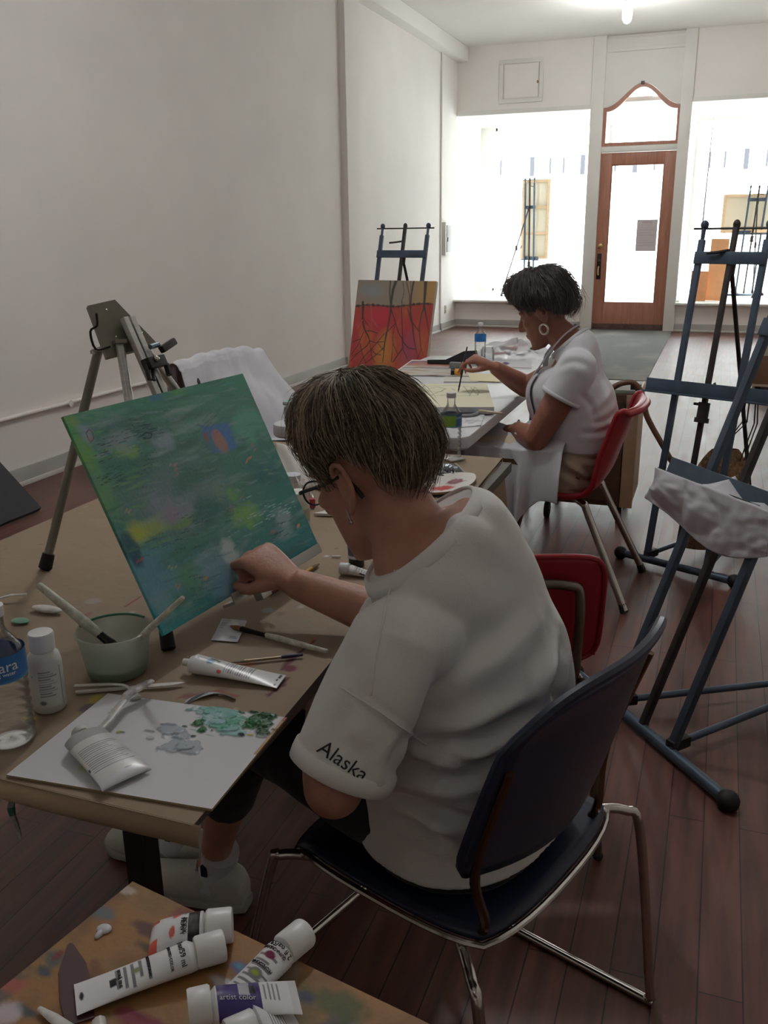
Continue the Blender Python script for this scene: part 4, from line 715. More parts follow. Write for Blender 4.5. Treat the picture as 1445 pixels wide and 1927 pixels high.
o = MB().tube([(-.345, 14.6, .94), (-.34, 14.6, 1.7), (-.325, 14.6, 2.81)], [.012, .01, .006], 8).ell((-.345, 14.6, .93), (.014, .014, .02)).build('hanging_rod', mat('grey_rod', (130, 116, 116), .5)); tag(o, 'thin grey rod hanging in the right shop window', 'rod')
MB().tube([(-.325, 14.6, 2.8), (-.325, 14.6, 3.09)], .0015, 6).build('cord', mat('grey_rod', (1, 1, 1)), o)
o = MB().box((-.47, 14.05, .39), (.16, .02, .004), Matrix.Identity(4)).build('paint_stirrer', mat('grey_stick', (150, 148, 140), .7)); o.data.transform(Matrix.Translation((-.47, 14.05, 0)) @ Matrix.Rotation(.6, 4, 'Z') @ Matrix.Translation((.47, -14.05, 0))); tag(o, 'thin grey stick lying on the right window ledge', 'stick')
# ================================================================== SMALL THINGS
ZT = .7455
def on(px, py, z=ZT): return PZ(px, py, z)
CLR = thin_glass('clear_plastic', (.985, .99, .99), .13); WATER = thin_glass('water', (.975, .985, .985), .05)
WCAP = mat('white_cap', (222, 222, 222), .35); LBL = mat('printed_label', (255, 255, 255), .35, attr='Col')
def bottle(name, label, p, h=.205, r=.0325, blue=(46, 110, 176), tilt=0, text=None, water=.5, patch=None, group='clear water bottles', face=0.):
    t = thing(name, label, 'bottle', p, group); pr = []; n = 60
    for i in range(n+1):
        z = i/n; q = r
        if z < .035: q = r*(.72+.28*math.sin(z/.035*PI/2))
        elif z < .5: q = r*(1-.06*(.5-.5*math.cos((z-.035)/.465*2*PI*7))**.7)
        elif z < .68: q = r*1.0
        elif z < .9: k = (z-.68)/.22; q = r*(1-.62*(k*k*(3-2*k)))
        else: q = r*.38
        pr.append((q, z*h*.95))
    MB().lathe([(.001, .004)]+pr, p, seg=32, caps=False).build('body', CLR, t, angle=180)
    MB().lathe([(r*.44, h*.925), (r*.45, h*.93), (r*.45, h*.995), (r*.42, h), (.001, h)], p, seg=28).build('cap', WCAP if not patch else mat('grey_white_cap', (190, 190, 194), .35), t)
    def lp(pt):
        pt.rect(0, .0, 1, .1, (90, 150, 200)); pt.mix((fbm(pt.u, pt.v, (9, 3), 2)-.5)*1.2, (34, 86, 150))
        if patch: pt.rect(patch[0], .12, patch[1], .9, (130, 170, 60)); pt.rect(patch[1], .66, 1, .86, (170, 190, 206), .6)
    def lf(u, v): a = 2*PI*u+face; return V(p)+V((math.cos(a)*r*1.015, math.sin(a)*r*1.015, h*(.50+.19*v)))
    sheet('label', lf, 48, 8, lp, blue, LBL, parent=t, angle=180)
    if text:
        a0 = math.atan2(-p[1], -p[0]); R = r*1.02
        def wf(a_, z_): return lambda v: V(p)+V((math.cos(a_+v.x/R)*(R+.0004+v.z), math.sin(a_+v.x/R)*(R+.0004+v.z), z_+v.y))
        for s_, sz, a_, z_ in text: MB()._add(*text_mesh(s_, sz, warp=wf(a0+a_, h*z_))).build('label_text', mat('label_white', (225, 230, 235), .4), t, smooth=False)
    if water:
        wp = [(q*.94, z) for q, z in pr if z < h*water]; MB().lathe([(.001, .006)]+wp+[(.001, wp[-1][1])], p, seg=28, caps=False).build('water', WATER, t, angle=60)
    return t
bottle('water_bottle', 'large clear water bottle with a blue label at the left frame edge', PZ(22, 1392, ZT), .205, .034, text=[('Niagara', .021, -.28, .615), ('drinking water', .0075, -.1, .565)], water=.42)
bottle('water_bottle', 'clear water bottle with a blue and green label behind the near painter\'s head', PZ(848, 862, ZT), .205, .0325, (62, 104, 150), patch=(.05, .28), water=.0, face=-2.6)
bottle('water_bottle', 'half-full clear water bottle standing at the far end of the white folding table', PZ(903, 677, .7435), .2, .0315, (40, 120, 190), water=.26)
# white craft-paint bottle
p = PZ(95, 1330, ZT); t = thing('paint_bottle', 'small white plastic paint bottle beside the large water bottle', 'bottle', p)
MB().lathe([(.0, 0), (.022, 0), (.0245, .004), (.0245, .078), (.022, .088), (.0165, .094), (.0165, .098)], p, seg=32).build('body', mat('white_hdpe', (206, 208, 206), .4), t); MB().lathe([(.0185, .097), (.0185, .12), (.017, .123), (.001, .123)], p, seg=32).build('cap', WCAP, t)
def pl(pt):
    for k in range(11): pt.rect(.25, .9-.062*k, .62+.1*((k*7) % 3), .925-.062*k, (110, 112, 112), .8)
    pt.blob(.3, .12, .12, .07, (110, 112, 112), soft=.5, rough=.2); pt.blob(-.02, .78, .06, .03, (40, 42, 44), soft=.3, rough=.1); pt.rect(.93, 0, .96, 1, (90, 96, 90))
sheet('label', lambda u, v: p+V((math.cos(-1.75+1.9*u)*.0248, math.sin(-1.75+1.9*u)*.0248, .012+.062*v)), 40, 60, pl, (206, 208, 206), LBL, parent=t, angle=180)
# water tub with two brushes
p = PZ(222, 1262, ZT); tub = thing('water_tub', 'translucent plastic tub of cloudy green paint water', 'tub', p)
FROST = frosted('frosted_tub', (196, 202, 192), .52)
MB().lathe([(.044, .0), (.047, .004), (.0575, .07), (.0595, .074), (.0585, .076), (.0565, .072), (.046, .006)], p, seg=40, caps=False).build('wall', FROST, tub, angle=180); MB().lathe([(.001, .002), (.0455, .003), (.0480, .018), (.001, .018)], p, seg=40, caps=False).build('water', mat('cloudy_green_water', (104, 146, 112), .2, var=.2, vscale=20), tub)
MB().tube([p+V((.0578*math.cos(a*.1), .0578*math.sin(a*.1), .0745)) for a in range(12, 34)], .0022, 6).build('rim_paint', mat('green_rim_paint', (50, 120, 90), .4), tub)
def brush(name, label, a, b_, r=.0055, handle=(196, 192, 176), ferr=(36, 34, 36), bristle=None, fl=.16, bl=.1, group=None, dots=True, flatb=.5):
    """a = handle end, b_ = bristle tip"""
    a, b_ = V(a), V(b_); Ln_ = (b_-a).length; d = (b_-a).normalized(); t = thing(name, label, 'brush', a, group); q = lambda k: a+d*(Ln_*k); h1 = 1-fl-bl
    hm = mat('brush_handle_%d_%d_%d' % handle, handle, .4, var=.35 if dots else .05, vscale=90)
    MB().tube([q(0), q(.01), q(.3*h1), q(.8*h1), q(h1)], [r*.55, r*.75, r*.9, r*1.15, r*.9], 12).build('handle', hm, t); MB().tube([q(h1*.99), q(h1+fl*.5), q(h1+fl)], [r*.95, r*1.0, r*1.25], 12, flat=.75).build('ferrule', mat('ferrule_%d_%d_%d' % ferr, ferr, .35, .6), t)
    if bristle: MB().tube([q(h1+fl*.97), q(h1+fl+bl*.5), q(1)], [r*1.25, r*1.3, r*.5], 12, flat=flatb).build('bristles', mat('bristle_%d_%d_%d' % bristle, bristle, .7, var=.4, vscale=60), t)
    return t
dA = (PZ(222, 1262, ZT)-CAM).dot(_f)
brush('paint_brush', 'thick white-handled brush leaning out of the left of the water tub', PD(72, 1100, dA*1.0), PD(222, 1222, dA*.985), .0078, (190, 190, 172), (24, 24, 26), (90, 80, 60), .14, .08)
brush('paint_brush', 'thinner white-handled brush leaning out of the right of the water tub', PD(345, 1124, dA*.93), PD(238, 1224, dA*.99), .005, (200, 198, 182), (120, 40, 44), (90, 80, 60), .14, .1)
brush('flat_brush', 'flat brush with a long white handle and black ferrule lying near the table edge', on(616, 1226, ZT+.006), on(434, 1178, ZT+.006), .0052, (206, 204, 190), (26, 26, 28), (120, 72, 36), .26, .12)
brush('thin_brush', 'thin brush with a dark blue tip on the kraft paper', on(570, 1232, ZT+.003), on(432, 1247, ZT+.003), .0032, (44, 46, 76), (150, 132, 108), (120, 110, 90), .5, .2, dots=False)
brush('red_brush', 'red-handled brush with a gold ferrule lying behind the painting hand', on(508, 1118, ZT+.004), on(600, 1061, ZT+.004), .0042, (104, 36, 34), (190, 150, 80), (110, 80, 50), .28, .16, dots=False)
# plastic cutlery used as palette knives
CUT = mat('white_cutlery_plastic', (214, 212, 206), .35, var=.25, vscale=70)
def knife(name, label, a, b_, w=.0085, dz=.0, parts=True):
    a, b_ = V(a), V(b_); d = (b_-a).normalized(); l = (b_-a).length; s = d.cross(V((0, 0, 1))).normalized(); n = s.cross(d); M = basis(d, s, n, a); t = thing(name, label, 'knife', a)
    hp = [(0, -w*.45), (0, w*.45), (l*.5, w*.36), (l*.55, w*.4), (l*.55, -w*.4), (l*.5, -w*.36)]; bp_ = [(l*.545, -w*.4), (l*.545, w*.4), (l*.7, w*.62), (l*.9, w*.62), (l, w*.1), (l*.97, -w*.3), (l*.8, -w*.5)]
    MB().prism(hp, a, d, s, .003).build('handle', CUT, t); MB().prism(bp_, a, d, s, .0016).build('blade', CUT, t); return t
knife('plastic_knife', 'white plastic knife lying in front of the water tub', on(142, 1301, ZT+.003), on(348, 1284, ZT+.004))
t = thing('plastic_fork', 'white plastic fork with a bent neck lying in front of the water tub', 'fork', on(142, 1291))
MB().tube([on(140, 1291, ZT+.009), on(190, 1288, ZT+.011), on(232, 1289, ZT+.010), on(250, 1302, ZT+.006)], [.0035, .0035, .003, .0035], 8, smooth=4, flat=.5).build('handle', CUT, t); MB().tube([on(249, 1301, ZT+.006), on(256, 1314, ZT+.005)], [.004, .009], 8, flat=.3).build('tines', CUT, t)
t = thing('plastic_spoon', 'white plastic spoon with dried green paint lying behind the bottles', 'spoon', on(30, 1150))
MB().tube([on(-10, 1128, ZT+.004), on(20, 1120, ZT+.012), on(50, 1118, ZT+.014)], .004, 8, flat=.4).build('handle', CUT, t); MB().ell(on(88, 1146, ZT+.006), (.034, .012, .006), Matrix.Identity(4)).build('bowl', CUT, t); MB().ell(on(38, 1168, ZT+.003), (.018, .012, .003)).build('paint_blob', mat('pale_green_paint', (104, 160, 140), .35), t)
# palette: white canvas panel hanging over the table corner
pc = [PZ(12, 1458, .7475), PZ(405, 1523, .7475), PZ(540, 1350, .7475), PZ(208, 1305, .7475)]; po = pc[0]; pax = ((pc[1]-pc[0])+(pc[2]-pc[3]))/2; pay = ((pc[3]-pc[0])+(pc[2]-pc[1]))/2; PUV = plane_uv(po, pax, pay)
def palp(pt):
    g = lambda x, y: PUV(x/2.58, 1300+y/2.58)
    pt.mix((fbm(pt.u, pt.v, 4, 3)-.5)*.3, (190, 190, 194))
    for x, y, rx, ry, c, k in ((840, 230, .07, .045, (150, 160, 172), 1), (800, 200, .06, .05, (158, 168, 180), 2), (890, 290, .07, .05, (146, 158, 170), 3), (840, 280, .08, .06, (152, 164, 176), 4), (700, 205, .03, .012, (170, 178, 190), 5), (700, 240, .02, .012, (176, 184, 192), 6), (790, 175, .05, .01, (166, 174, 186), 7), (560, 205, .03, .008, (60, 110, 112), 8), (550, 208, .012, .006, (190, 180, 60), 9), (510, 110, .02, .008, (180, 186, 192), 10), (530, 95, .02, .01, (186, 190, 196), 11),
                        (960, 110, .08, .04, (124, 172, 172), 12), (1030, 120, .1, .07, (108, 168, 160), 13), (1060, 190, .09, .05, (88, 160, 140), 14), (1000, 150, .07, .06, (140, 176, 182), 15), (1100, 170, .06, .06, (76, 156, 128), 16), (1090, 220, .06, .04, (122, 172, 172), 17), (925, 165, .035, .03, (34, 110, 56), 18), (945, 205, .02, .03, (36, 112, 58), 19), (1210, 170, .07, .07, (36, 104, 60), 20), (1260, 140, .05, .04, (30, 86, 56), 21), (1240, 225, .04, .03, (34, 84, 50), 22), (1180, 120, .03, .012, (34, 90, 54), 23), (1130, 122, .018, .01, (36, 100, 60), 24), (1170, 235, .03, .008, (214, 196, 60), 25), (1130, 236, .014, .008, (26, 40, 46), 26), (1225, 245, .03, .014, (170, 178, 184), 27), (900, 235, .016, .01, (30, 60, 60), 28), (860, 185, .016, .006, (40, 110, 60), 29), (990, 208, .008, .006, (70, 50, 140), 30), (1200, 185, .03, .02, (92, 140, 66), 31), (1040, 80, .05, .016, (150, 186, 186), 32), (430, 330, .06, .04, (200, 200, 190), 33), (400, 385, .05, .03, (176, 176, 120), 34)):
        pt.blob(*g(x, y), rx, ry, c, soft=.2, rough=.75, ns=26, seed=k, raise_=.6, a=.95 if k < 33 else .6)
    r = np.random.default_rng(8)
    for k in range(22): x, y = 1000+r.normal()*60, 160+r.normal()*40; q = 16+r.random()*30; pt.line([g(x-q, y-q*.3), g(x+q, y+q*.2)], .005, [(150, 190, 190), (84, 150, 140), (176, 200, 204), (60, 130, 100)][k % 4], a=.7, soft=.9, raise_=.3)
    for x, y, rx, ry, c, k in ((1215, 165, .06, .06, (28, 92, 50), 41), (1255, 140, .045, .04, (24, 78, 46), 42), (1235, 215, .045, .035, (26, 76, 42), 43), (1180, 190, .04, .035, (40, 110, 66), 44), (925, 170, .03, .028, (28, 104, 48), 45), (945, 205, .018, .03, (30, 104, 50), 46), (1185, 120, .03, .012, (30, 84, 48), 47)): pt.blob(*g(x, y), rx, ry, c, soft=.2, rough=.9, ns=30, seed=k, raise_=.5, a=.95)
    pt.mix((pt.u > .985)*(pt.v > .55)*(pt.v < .95), (168, 130, 84)); pt.mix((pt.u > .985)*(pt.v > .95), (170, 70, 54))
pal = sheet('canvas_panel_palette', plane_fn(po, pax, pay), 230, 170, palp, (204, 204, 208), mat('palette_paint', (255, 255, 255), .38, attr='Col'), thick=.0035, back=mat('panel_edge', (150, 130, 104), .8), asp=.75, relief=.0035)
tag(pal, 'white canvas panel used as a palette with grey and green paint at the table corner', 'palette')
# paint tubes
CRIMP = mat('glossy_white_tube', (255, 255, 255), .28, attr='Col', spec=.5); DKTX = mat('black_print', (34, 34, 38), .5)
def tube_thing(label, a, b_, w, painter, capcol=(226, 226, 226), cap=.022, capr=None, base=(224, 224, 226), texts=(), bend=0., roll=0., name='paint_tube', group=None, flatk=.5, squash=.92, lift=0., textcol=None):
    """a = crimped end, b_ = cap end (points of the axis' shadow on the surface); lies on its side"""
    a, b_ = V(a), V(b_); d = (b_-a); l = d.length; d.normalize(); s = V((0, 0, 1)).cross(d).normalized(); n = d.cross(s); t = thing(name, label, 'paint tube', a, group); r = w/2; lb = l-cap
    def surf(u, v, off=0.):
        k = min(1, max(0, u)); hw = r*(1.2-.2*k**.8); hh = r*(.05+.90*squash*k**(flatk*2)); 
        if k > .94: q = 1-(k-.94)/.06*.18; hw *= q; hh *= q
        an = 2*PI*v+roll; x = math.cos(an); y = math.sin(an)
        ctr = a+d*(lb*k)+n*(max(hh, .001)+bend*lb*(4*k*(1-k)))
        return ctr+s*((hw+off)*x)+n*((hh+off)*y)
    sheet('body', lambda u, v: surf(u, v), 150, 60, painter, base, CRIMP, parent=t, angle=180)
    cr = capr or r*.8; p1 = a+d*(lb*.995)+n*max(r*.95*squash, cr)
    MB().lathe([(.001, 0), (cr*.9, 0), (cr, .002), (cr*1.0, cap-.002), (cr*.95, cap), (.001, cap)], p1, d, 28).build('cap', mat('cap_%d_%d_%d' % capcol, capcol, .35), t)
    if texts:
        for s_, sz, u0, v0, rot in texts:
            m = MB()
            c_, q_2 = math.cos(rot), math.sin(rot)
            def wf(v): X, Y = v.x*c_-v.y*q_2, v.x*q_2+v.y*c_; return surf(u0+X/lb, v0-Y/(2*PI*r), .0004+v.z)
            m._add(*text_mesh(s_, sz, warp=wf)); m.build('print', textcol or DKTX, t, smooth=False)
    return t
def lines(pt, x0, x1, y0, y1, k, c=(90, 92, 98), a=.8, along=False, r=np.random.default_rng(4)):
    for i in range(k):
        if along: y = y0+(y1-y0)*(i+.5)/k; pt.rect(x0, y, x0+(x1-x0)*r.uniform(.6, 1), y+(y1-y0)/k*.45, c, a)
        else: x = x0+(x1-x0)*(i+.5)/k; pt.rect(x, y0, x+(x1-x0)/k*.4, y0+(y1-y0)*r.uniform(.6, 1), c, a)
def tp_white(pt):
    lines(pt, .3, .6, .1, .4, 12); pt.blob(.77, .22, .05, .05, (50, 120, 170), soft=.3, ns=20); pt.blob(.74, .3, .06, .05, (110, 124, 120), soft=.4, ns=20); pt.blob(.69, .27, .03, .04, (120, 120, 116), soft=.5, ns=20); pt.blob(.64, .08, .025, .04, (210, 90, 66), soft=.3, ns=20); pt.blob(.9, .22, .01, .02, (50, 60, 120), soft=.5); pt.blob(.05, .25, .012, .03, (24, 24, 26), soft=.3, rough=.1); pt.rect(.03, .3, .06, .4, (30, 30, 34)); pt.rect(.03, .1, .05, .16, (30, 30, 34))
tube_thing('white paint tube with blue and red specks lying near the table edge', on(530, 1284, ZT+.001), on(346, 1262, ZT+.001), .036, tp_white, capcol=(216, 214, 208), cap=.014, capr=.006)
def tp_plain(pt): lines(pt, .3, .62, .12, .42, 5, (70, 72, 80)); pt.blob(.5, .25, .04, .03, (150, 160, 60), soft=.3, rough=.1); pt.blob(.5, .25, .055, .042, (120, 122, 120), soft=.25, rough=.1, a=.5); pt.rect(.28, .22, .33, .3, (20, 20, 22)); pt.rect(.3, .24, .38, .26, (20, 20, 22)); pt.blob(.05, .25, .02, .045, (20, 20, 22), soft=.2, rough=.02)
FG = lambda px, py, z=.001: PZ(px, py, .7425+z)
tube_thing('large white paint tube with a round hanging hole lying on the paint table', FG(142, 1883, .004), FG(424, 1802), .032, tp_plain, cap=.028, capr=.0152, texts=[('2 fl oz/59 ml', .0075, .88, .25, -PI/2), ('SATURATED COLOR', .004, .78, .25, -PI/2), ('PROFESSIONAL', .004, .6, .25, -PI/2), ('EXTRA FINE', .004, .36, .25, -PI/2)])
def tp_mag(pt): lines(pt, .3, .8, .12, .42, 8, (84, 86, 92)); pt.blob(.8, .25, .045, .07, (120, 22, 70), soft=.2, rough=.1); pt.blob(.58, .25, .06, .09, (128, 130, 128), soft=.2, rough=.1); pt.blob(.58, .25, .03, .05, (160, 172, 60), soft=.3, rough=.1); pt.rect(.22, .2, .3, .3, (26, 26, 30))
tube_thing('white paint tube with a magenta swatch pointing at the chair legs', FG(400, 1925, .004), FG(575, 1778, .001), .032, tp_mag, cap=.03, capr=.0152, texts=[('2 fl oz/59 ml', .0075, .93, .25, PI/2), ('PROFESSIONAL', .004, .68, .25, PI/2), ('QUINACRIDONE', .004, .87, .25, PI/2)])
def tp_red(pt):
    pt.rect(.7, 0, .9, 1, (30, 30, 32)); pt.rect(.0, .0, .16, .17, (206, 76, 60)); pt.rect(.0, .35, .16, .5, (220, 96, 76)); pt.blob(.42, .33, .06, .06, (206, 70, 56), soft=.3, ns=20); pt.blob(.46, .14, .09, .06, (206, 70, 56), soft=.3, ns=20); pt.blob(.64, .14, .04, .03, (70, 160, 140), soft=.4, ns=20); pt.mix((fbm(pt.u, pt.v, (6, 6), 4)-.5)*.7, (190, 188, 190))
tube_thing('short paint tube with red smears and a black band, tucked behind the large white tube', FG(284, 1782), FG(440, 1766), .036, tp_red, cap=.026, capr=.017, flatk=.12, texts=[('HEAVY', .006, .6, .3, -PI/2), ('BODY', .006, .64, .3, -PI/2)])
MTX = mat('white_print', (200, 200, 206), .4)
def tp_pur(pt): pt.rect(.44, 0, .93, 1, (62, 44, 112)); pt.rect(.56, .22, .68, .4, (200, 200, 206), .8); pt.rect(.5, .25, .56, .34, (16, 16, 24)); lines(pt, .2, .4, .2, .42, 4, (100, 100, 106)); pt.mix((pt.u < .1)*.25, (160, 160, 165)); pt.mix((fbm(pt.u, pt.v, (8, 5), 4)-.55)*.8, (180, 180, 186))
tube_thing('crumpled paint tube with a wide violet band at the bottom of the photo', FG(562, 1878, .014), FG(356, 1927, .014), .033, tp_pur, cap=.02, capr=.0165, bend=.03, texts=[('artist color', .007, .7, .2, PI)], textcol=MTX)
tube_thing('white paint tube half out of frame under the violet-banded tube', FG(560, 1925, .0), FG(430, 1985, .0), .04, lambda pt: lines(pt, .3, .7, .1, .4, 6), cap=.026)
o = MB().prism([(0, -.012), (.03, -.015), (.07, -.012), (.1, -.003), (.103, 0), (.1, .003), (.07, .013), (.03, .015), (0, .012)], FG(152, 1925, .0006), (FG(138, 1822)-FG(152, 1925)).normalized(), V((0, 0, 1)).cross((FG(138, 1822)-FG(152, 1925)).normalized()), .0014)
t = thing('palette_knife', 'dark red-brown palette knife blade poking out beneath the large white tube', 'palette knife', FG(152, 1925)); o.build('blade', mat('maroon_stained_blade', (72, 38, 42), .4), t); MB().tube([FG(186, 1922, .004), FG(190, 1945, .004), FG(196, 1975, .004)], .0065, 10).build('handle', CUT, t)
t = thing('plastic_stick', 'narrow white plastic stick at the bottom left of the paint table', 'stick', FG(75, 1897)); MB().tube([FG(73, 1897, .004), FG(100, 1915, .004), FG(150, 1950, .004)], [.0025, .005, .006], 8, flat=.5).build('stick', CUT, t)
t = thing('paint_drip', 'small dried white blob of paint on the paint table', 'paint blob', FG(192, 1752)); MB().ell(FG(196, 1748, .001), (.008, .0065, .003)).ell(FG(187, 1758, .001), (.0035, .006, .003)).build('blob', mat('dried_white_paint', (196, 198, 204), .4), t)
# curled tube lying on the palette with a plastic knife stuck under it
PS = lambda px, py, z=0.: PZ(px, py, .7515+z)
def tp_cur(pt):
    lines(pt, .22, .66, .08, .42, 14, (110, 112, 116), along=False); pt.mix((pt.u > .78)*.8, (150, 152, 150)); pt.rect(.3, .03, .34, .05, (60, 60, 66)); pt.blob(.12, .3, .014, .03, (50, 50, 66), soft=.3, rough=.1); pt.rect(.55, .46, .8, .49, (190, 180, 70)); pt.mix((pt.u < .12)*.4, (200, 202, 214)); pt.mix((fbm(pt.u, pt.v, (5, 5), 2)-.55)*1.2, (150, 150, 152))
tube_thing('half-empty curled paint tube lying on the white palette', PS(240, 1470, .0), PS(150, 1392, .001), .058, tp_cur, base=(208, 208, 206), cap=.012, capr=.012, flatk=.24, capcol=(190, 190, 186), squash=.42, name='curled_tube')
t = thing('smeared_knife', 'paint-smeared plastic knife lying across the palette and tub', 'knife', PS(180, 1375)); SME = mat('smeared_plastic', (186, 184, 180), .4, var=.4, vscale=60)
MB().tube([PS(178, 1382, .006), PS(205, 1355, .009), PS(233, 1318, .012)], [.006, .0065, .007], 8, flat=.35).build('handle', SME, t); MB().tube([PS(233, 1318, .012), PS(242, 1306, .016), PS(265, 1292, .018), PS(287, 1280, .018)], [.007, .009, .009, .005], 8, flat=.3, smooth=3).build('blade', mat('smeared_blade', (170, 164, 164), .4, var=.5, vscale=80), t)
t = thing('dangling_knife', 'paint-crusted plastic knife hanging down below the palette corner', 'knife', PD(20, 1475, 1.2))
Dd = (pc[0]-CAM).dot(_f); MB().tube([PD(17, 1462, Dd+.012), PD(21, 1490, Dd+.013), PD(25, 1505, Dd+.013)], [.0018, .003, .0055], 8, flat=.4).build('tip', mat('crusted_plastic', (170, 164, 160), .5, var=.4, vscale=70), t); MB().tube([PD(25, 1505, Dd+.013), PD(20, 1525, Dd+.013), PD(30, 1550, Dd+.014), PD(40, 1580, Dd+.014)], [.0055, .0085, .0075, .003], 8, smooth=3, flat=.5).build('blade', mat('crusted_blade', (156, 152, 148), .5, var=.5, vscale=60), t)
MB().tube([PD(21, 1520, Dd+.008), PD(24, 1535, Dd+.008)], [.005, .004], 8, flat=.5).build('green_crust', mat('dark_green_crust', (44, 92, 76), .5), t)
o = MB().grid(lambda u, v: on(348+95*u, 1318-16*math.sin(u*3)+10*v*(1-u), ZT+.001+.003*math.sin(u*9+v*4)), 20, 6).build('torn_wrapper', mat('crinkled_film', (176, 182, 186), .3), solid=.0006); tag(o, 'crinkled strip of pale wrapper behind the white palette', 'wrapper')
# paper swatch under the flat brush
def swp(pt): lines(pt, .05, .5, .55, .95, 5, (120, 120, 124), along=True); lines(pt, .62, .95, .1, .4, 4, (60, 66, 130), along=True); pt.blob(.55, .8, .25, .14, (226, 226, 224), soft=.5, ns=14)
o = sheet('paper_swatch', lambda u, v: on(397, 1204, ZT+.001)+(on(447, 1208, ZT+.001)-on(397, 1204, ZT+.001))*u+(on(416, 1170, ZT+.001)-on(397, 1204, ZT+.001))*v*1.1+V((0, 0, .003*v*v)), 30, 30, swp, (196, 198, 206), mat('swatch_paper', (255, 255, 255), .7, attr='Col'), thick=.0006); tag(o, 'small torn white paper scrap under the flat brush', 'paper')
# tubes and jars beyond the painter's face
p = PZ(671, 1064, ZT); t = thing('standing_tube', 'clear-topped paint tube standing on its black cap behind the painter\'s chin', 'paint tube', p)
MB().lathe([(.0165, 0), (.0165, .018), (.0175, .019)], p, seg=28).build('cap', BLKP, t)
def stt(u, v): k = v; a = 2*PI*u; return p+V((math.cos(a)*(.0185*(1-k)+.024*k), math.sin(a)*(.0185*(1-k)+.003*k), .019+.078*v))
sheet('body', stt, 40, 30, lambda pt: (pt.rect(0, .02, 1, .36, (216, 218, 222)), pt.rect(.62, .08, .8, .34, (88, 92, 112)), pt.rect(0, .36, 1, .39, (70, 72, 78))), (150, 156, 164), mat('clear_tube_print', (255, 255, 255), .3, attr='Col'), parent=t, angle=180)
tube_thing('small grey and white tube lying in front of the standing tube', on(712, 1086, ZT), on(640, 1080, ZT), .026, lambda pt: (lines(pt, .3, .75, .1, .42, 5, (96, 98, 100)), pt.rect(.25, 0, .8, .5, (166, 168, 166), .5), pt.rect(.3, .02, .6, .09, (40, 40, 42))), cap=.02, capr=.0125, capcol=(214, 216, 218), name='small_tube')
o = MB().tube([on(624, 1047, ZT+.002), on(641, 1047, ZT+.002)], .0022, 8).build('white_chip', CUT); tag(o, 'tiny white chip of plastic lying left of the standing tube', 'chip')
def jar(label, px, py, r, h, body, lid, band=None, name='jar'):
    p = PZ(px, py, ZT); t = thing(name, label, 'jar', p); MB().lathe([(.0, 0), (r*.92, 0), (r, .004), (r, h*.66), (r*.84, h*.74), (r*.8, h*.76)], p, seg=28).build('body', mat('jar_%d_%d_%d' % body, body, .35), t); MB().lathe([(r*.9, h*.75), (r*.92, h*.77), (r*.92, h*.985), (r*.86, h), (.001, h)], p, seg=28).build('lid', lid, t)
    if band: MB().lathe([(r*1.005, h*band[0]), (r*1.01, h*band[0]+.001), (r*1.01, h*band[1])], p, seg=28, caps=False).build('label', mat('jar_band_%d_%d_%d' % band[2], band[2], .4), t)
jar('white jar with a screw lid just right of the green painting', 563, 985, .027, .082, (196, 196, 180), WCAP, (.12, .5, (170, 168, 150)))
jar('jar with a white lid and an orange band behind the white jar', 552, 940, .024, .07, (206, 198, 196), mat('blue_white_lid', (206, 212, 224), .35), (.2, .42, (206, 130, 50)))
t = thing('clear_bag', 'small clear plastic bag by the painter\'s glasses', 'bag', on(572, 945)); MB().grid(lambda u, v: on(556+34*u, 958-10*v, ZT)+V((0, 0, .075*v*(1-.3*u)+.006*math.sin(u*12+v*8))), 14, 14).build('film', thin_glass('bag_film', (.82, .80, .80), .2), t); MB().box(on(574, 950, ZT+.02), (.012, .004, .04)).build('tag', mat('rust_tag', (150, 70, 60), .6), t)
o = MB().box((0, 0, .012), (.04, .022, .024), Matrix.Translation(on(578, 955, ZT)) @ Matrix.Rotation(.6, 4, 'Z'), bev=.003).build('eraser', mat('red_box', (176, 36, 40), .45)); tag(o, 'small red block on the kraft paper before the painter\'s face', 'block')
o = MB().prism([(0, 0), (.05, .01), (.03, .05)], on(590, 970, ZT), V((1, 0, 0)), V((0, 1, 0)), .006).build('card_corner', mat('white_card', (210, 206, 200), .6)); tag(o, 'white wedge of card on the kraft paper below the red block', 'card')
def towel(u, v): return on(520+95*u, 905-70*v+20*u, ZT)+V((0, 0, .05*math.sin(v*PI)*(.6+.4*math.sin(u*5))+.008*math.sin(u*17+v*9)))
o = MB().grid(towel, 30, 30).build('crumpled_towel', mat('grey_white_tissue', (190, 186, 182), .9), solid=.0012, angle=180); tag(o, 'crumpled white paper towel on the kraft paper behind the green painting', 'paper towel')
# right back corner of the paper table
def pal2(pt): pt.blob(.62, .5, .2, .18, (120, 36, 60), soft=.3, ns=14); pt.blob(.45, .2, .3, .14, (186, 40, 44), soft=.3, ns=14); pt.blob(.6, .55, .1, .12, (150, 80, 100), soft=.5, ns=20)
o2 = PZ(790, 925, ZT+.012); ax2 = PZ(872, 920, ZT+.012)-o2; ay2 = PZ(845, 893, ZT+.012)-o2; ay2 = ay2-ax2*.35
t = thing('oval_palette', 'white wooden palette with red and magenta paint behind the painter\'s shoulder', 'palette', o2)
def p2(u, v): X, Y = u*2-1, v*2-1; x = X*math.sqrt(1-.42*Y*Y); y = Y*math.sqrt(1-.42*X*X); return o2+ax2*(.5+.62*x)+ay2*(.5+.62*y)
sheet('board', p2, 60, 40, pal2, (212, 208, 202), mat('palette2_paint', (255, 255, 255), .4, attr='Col'), parent=t, thick=.006, back=mat('ply_edge', (140, 110, 84), .7))
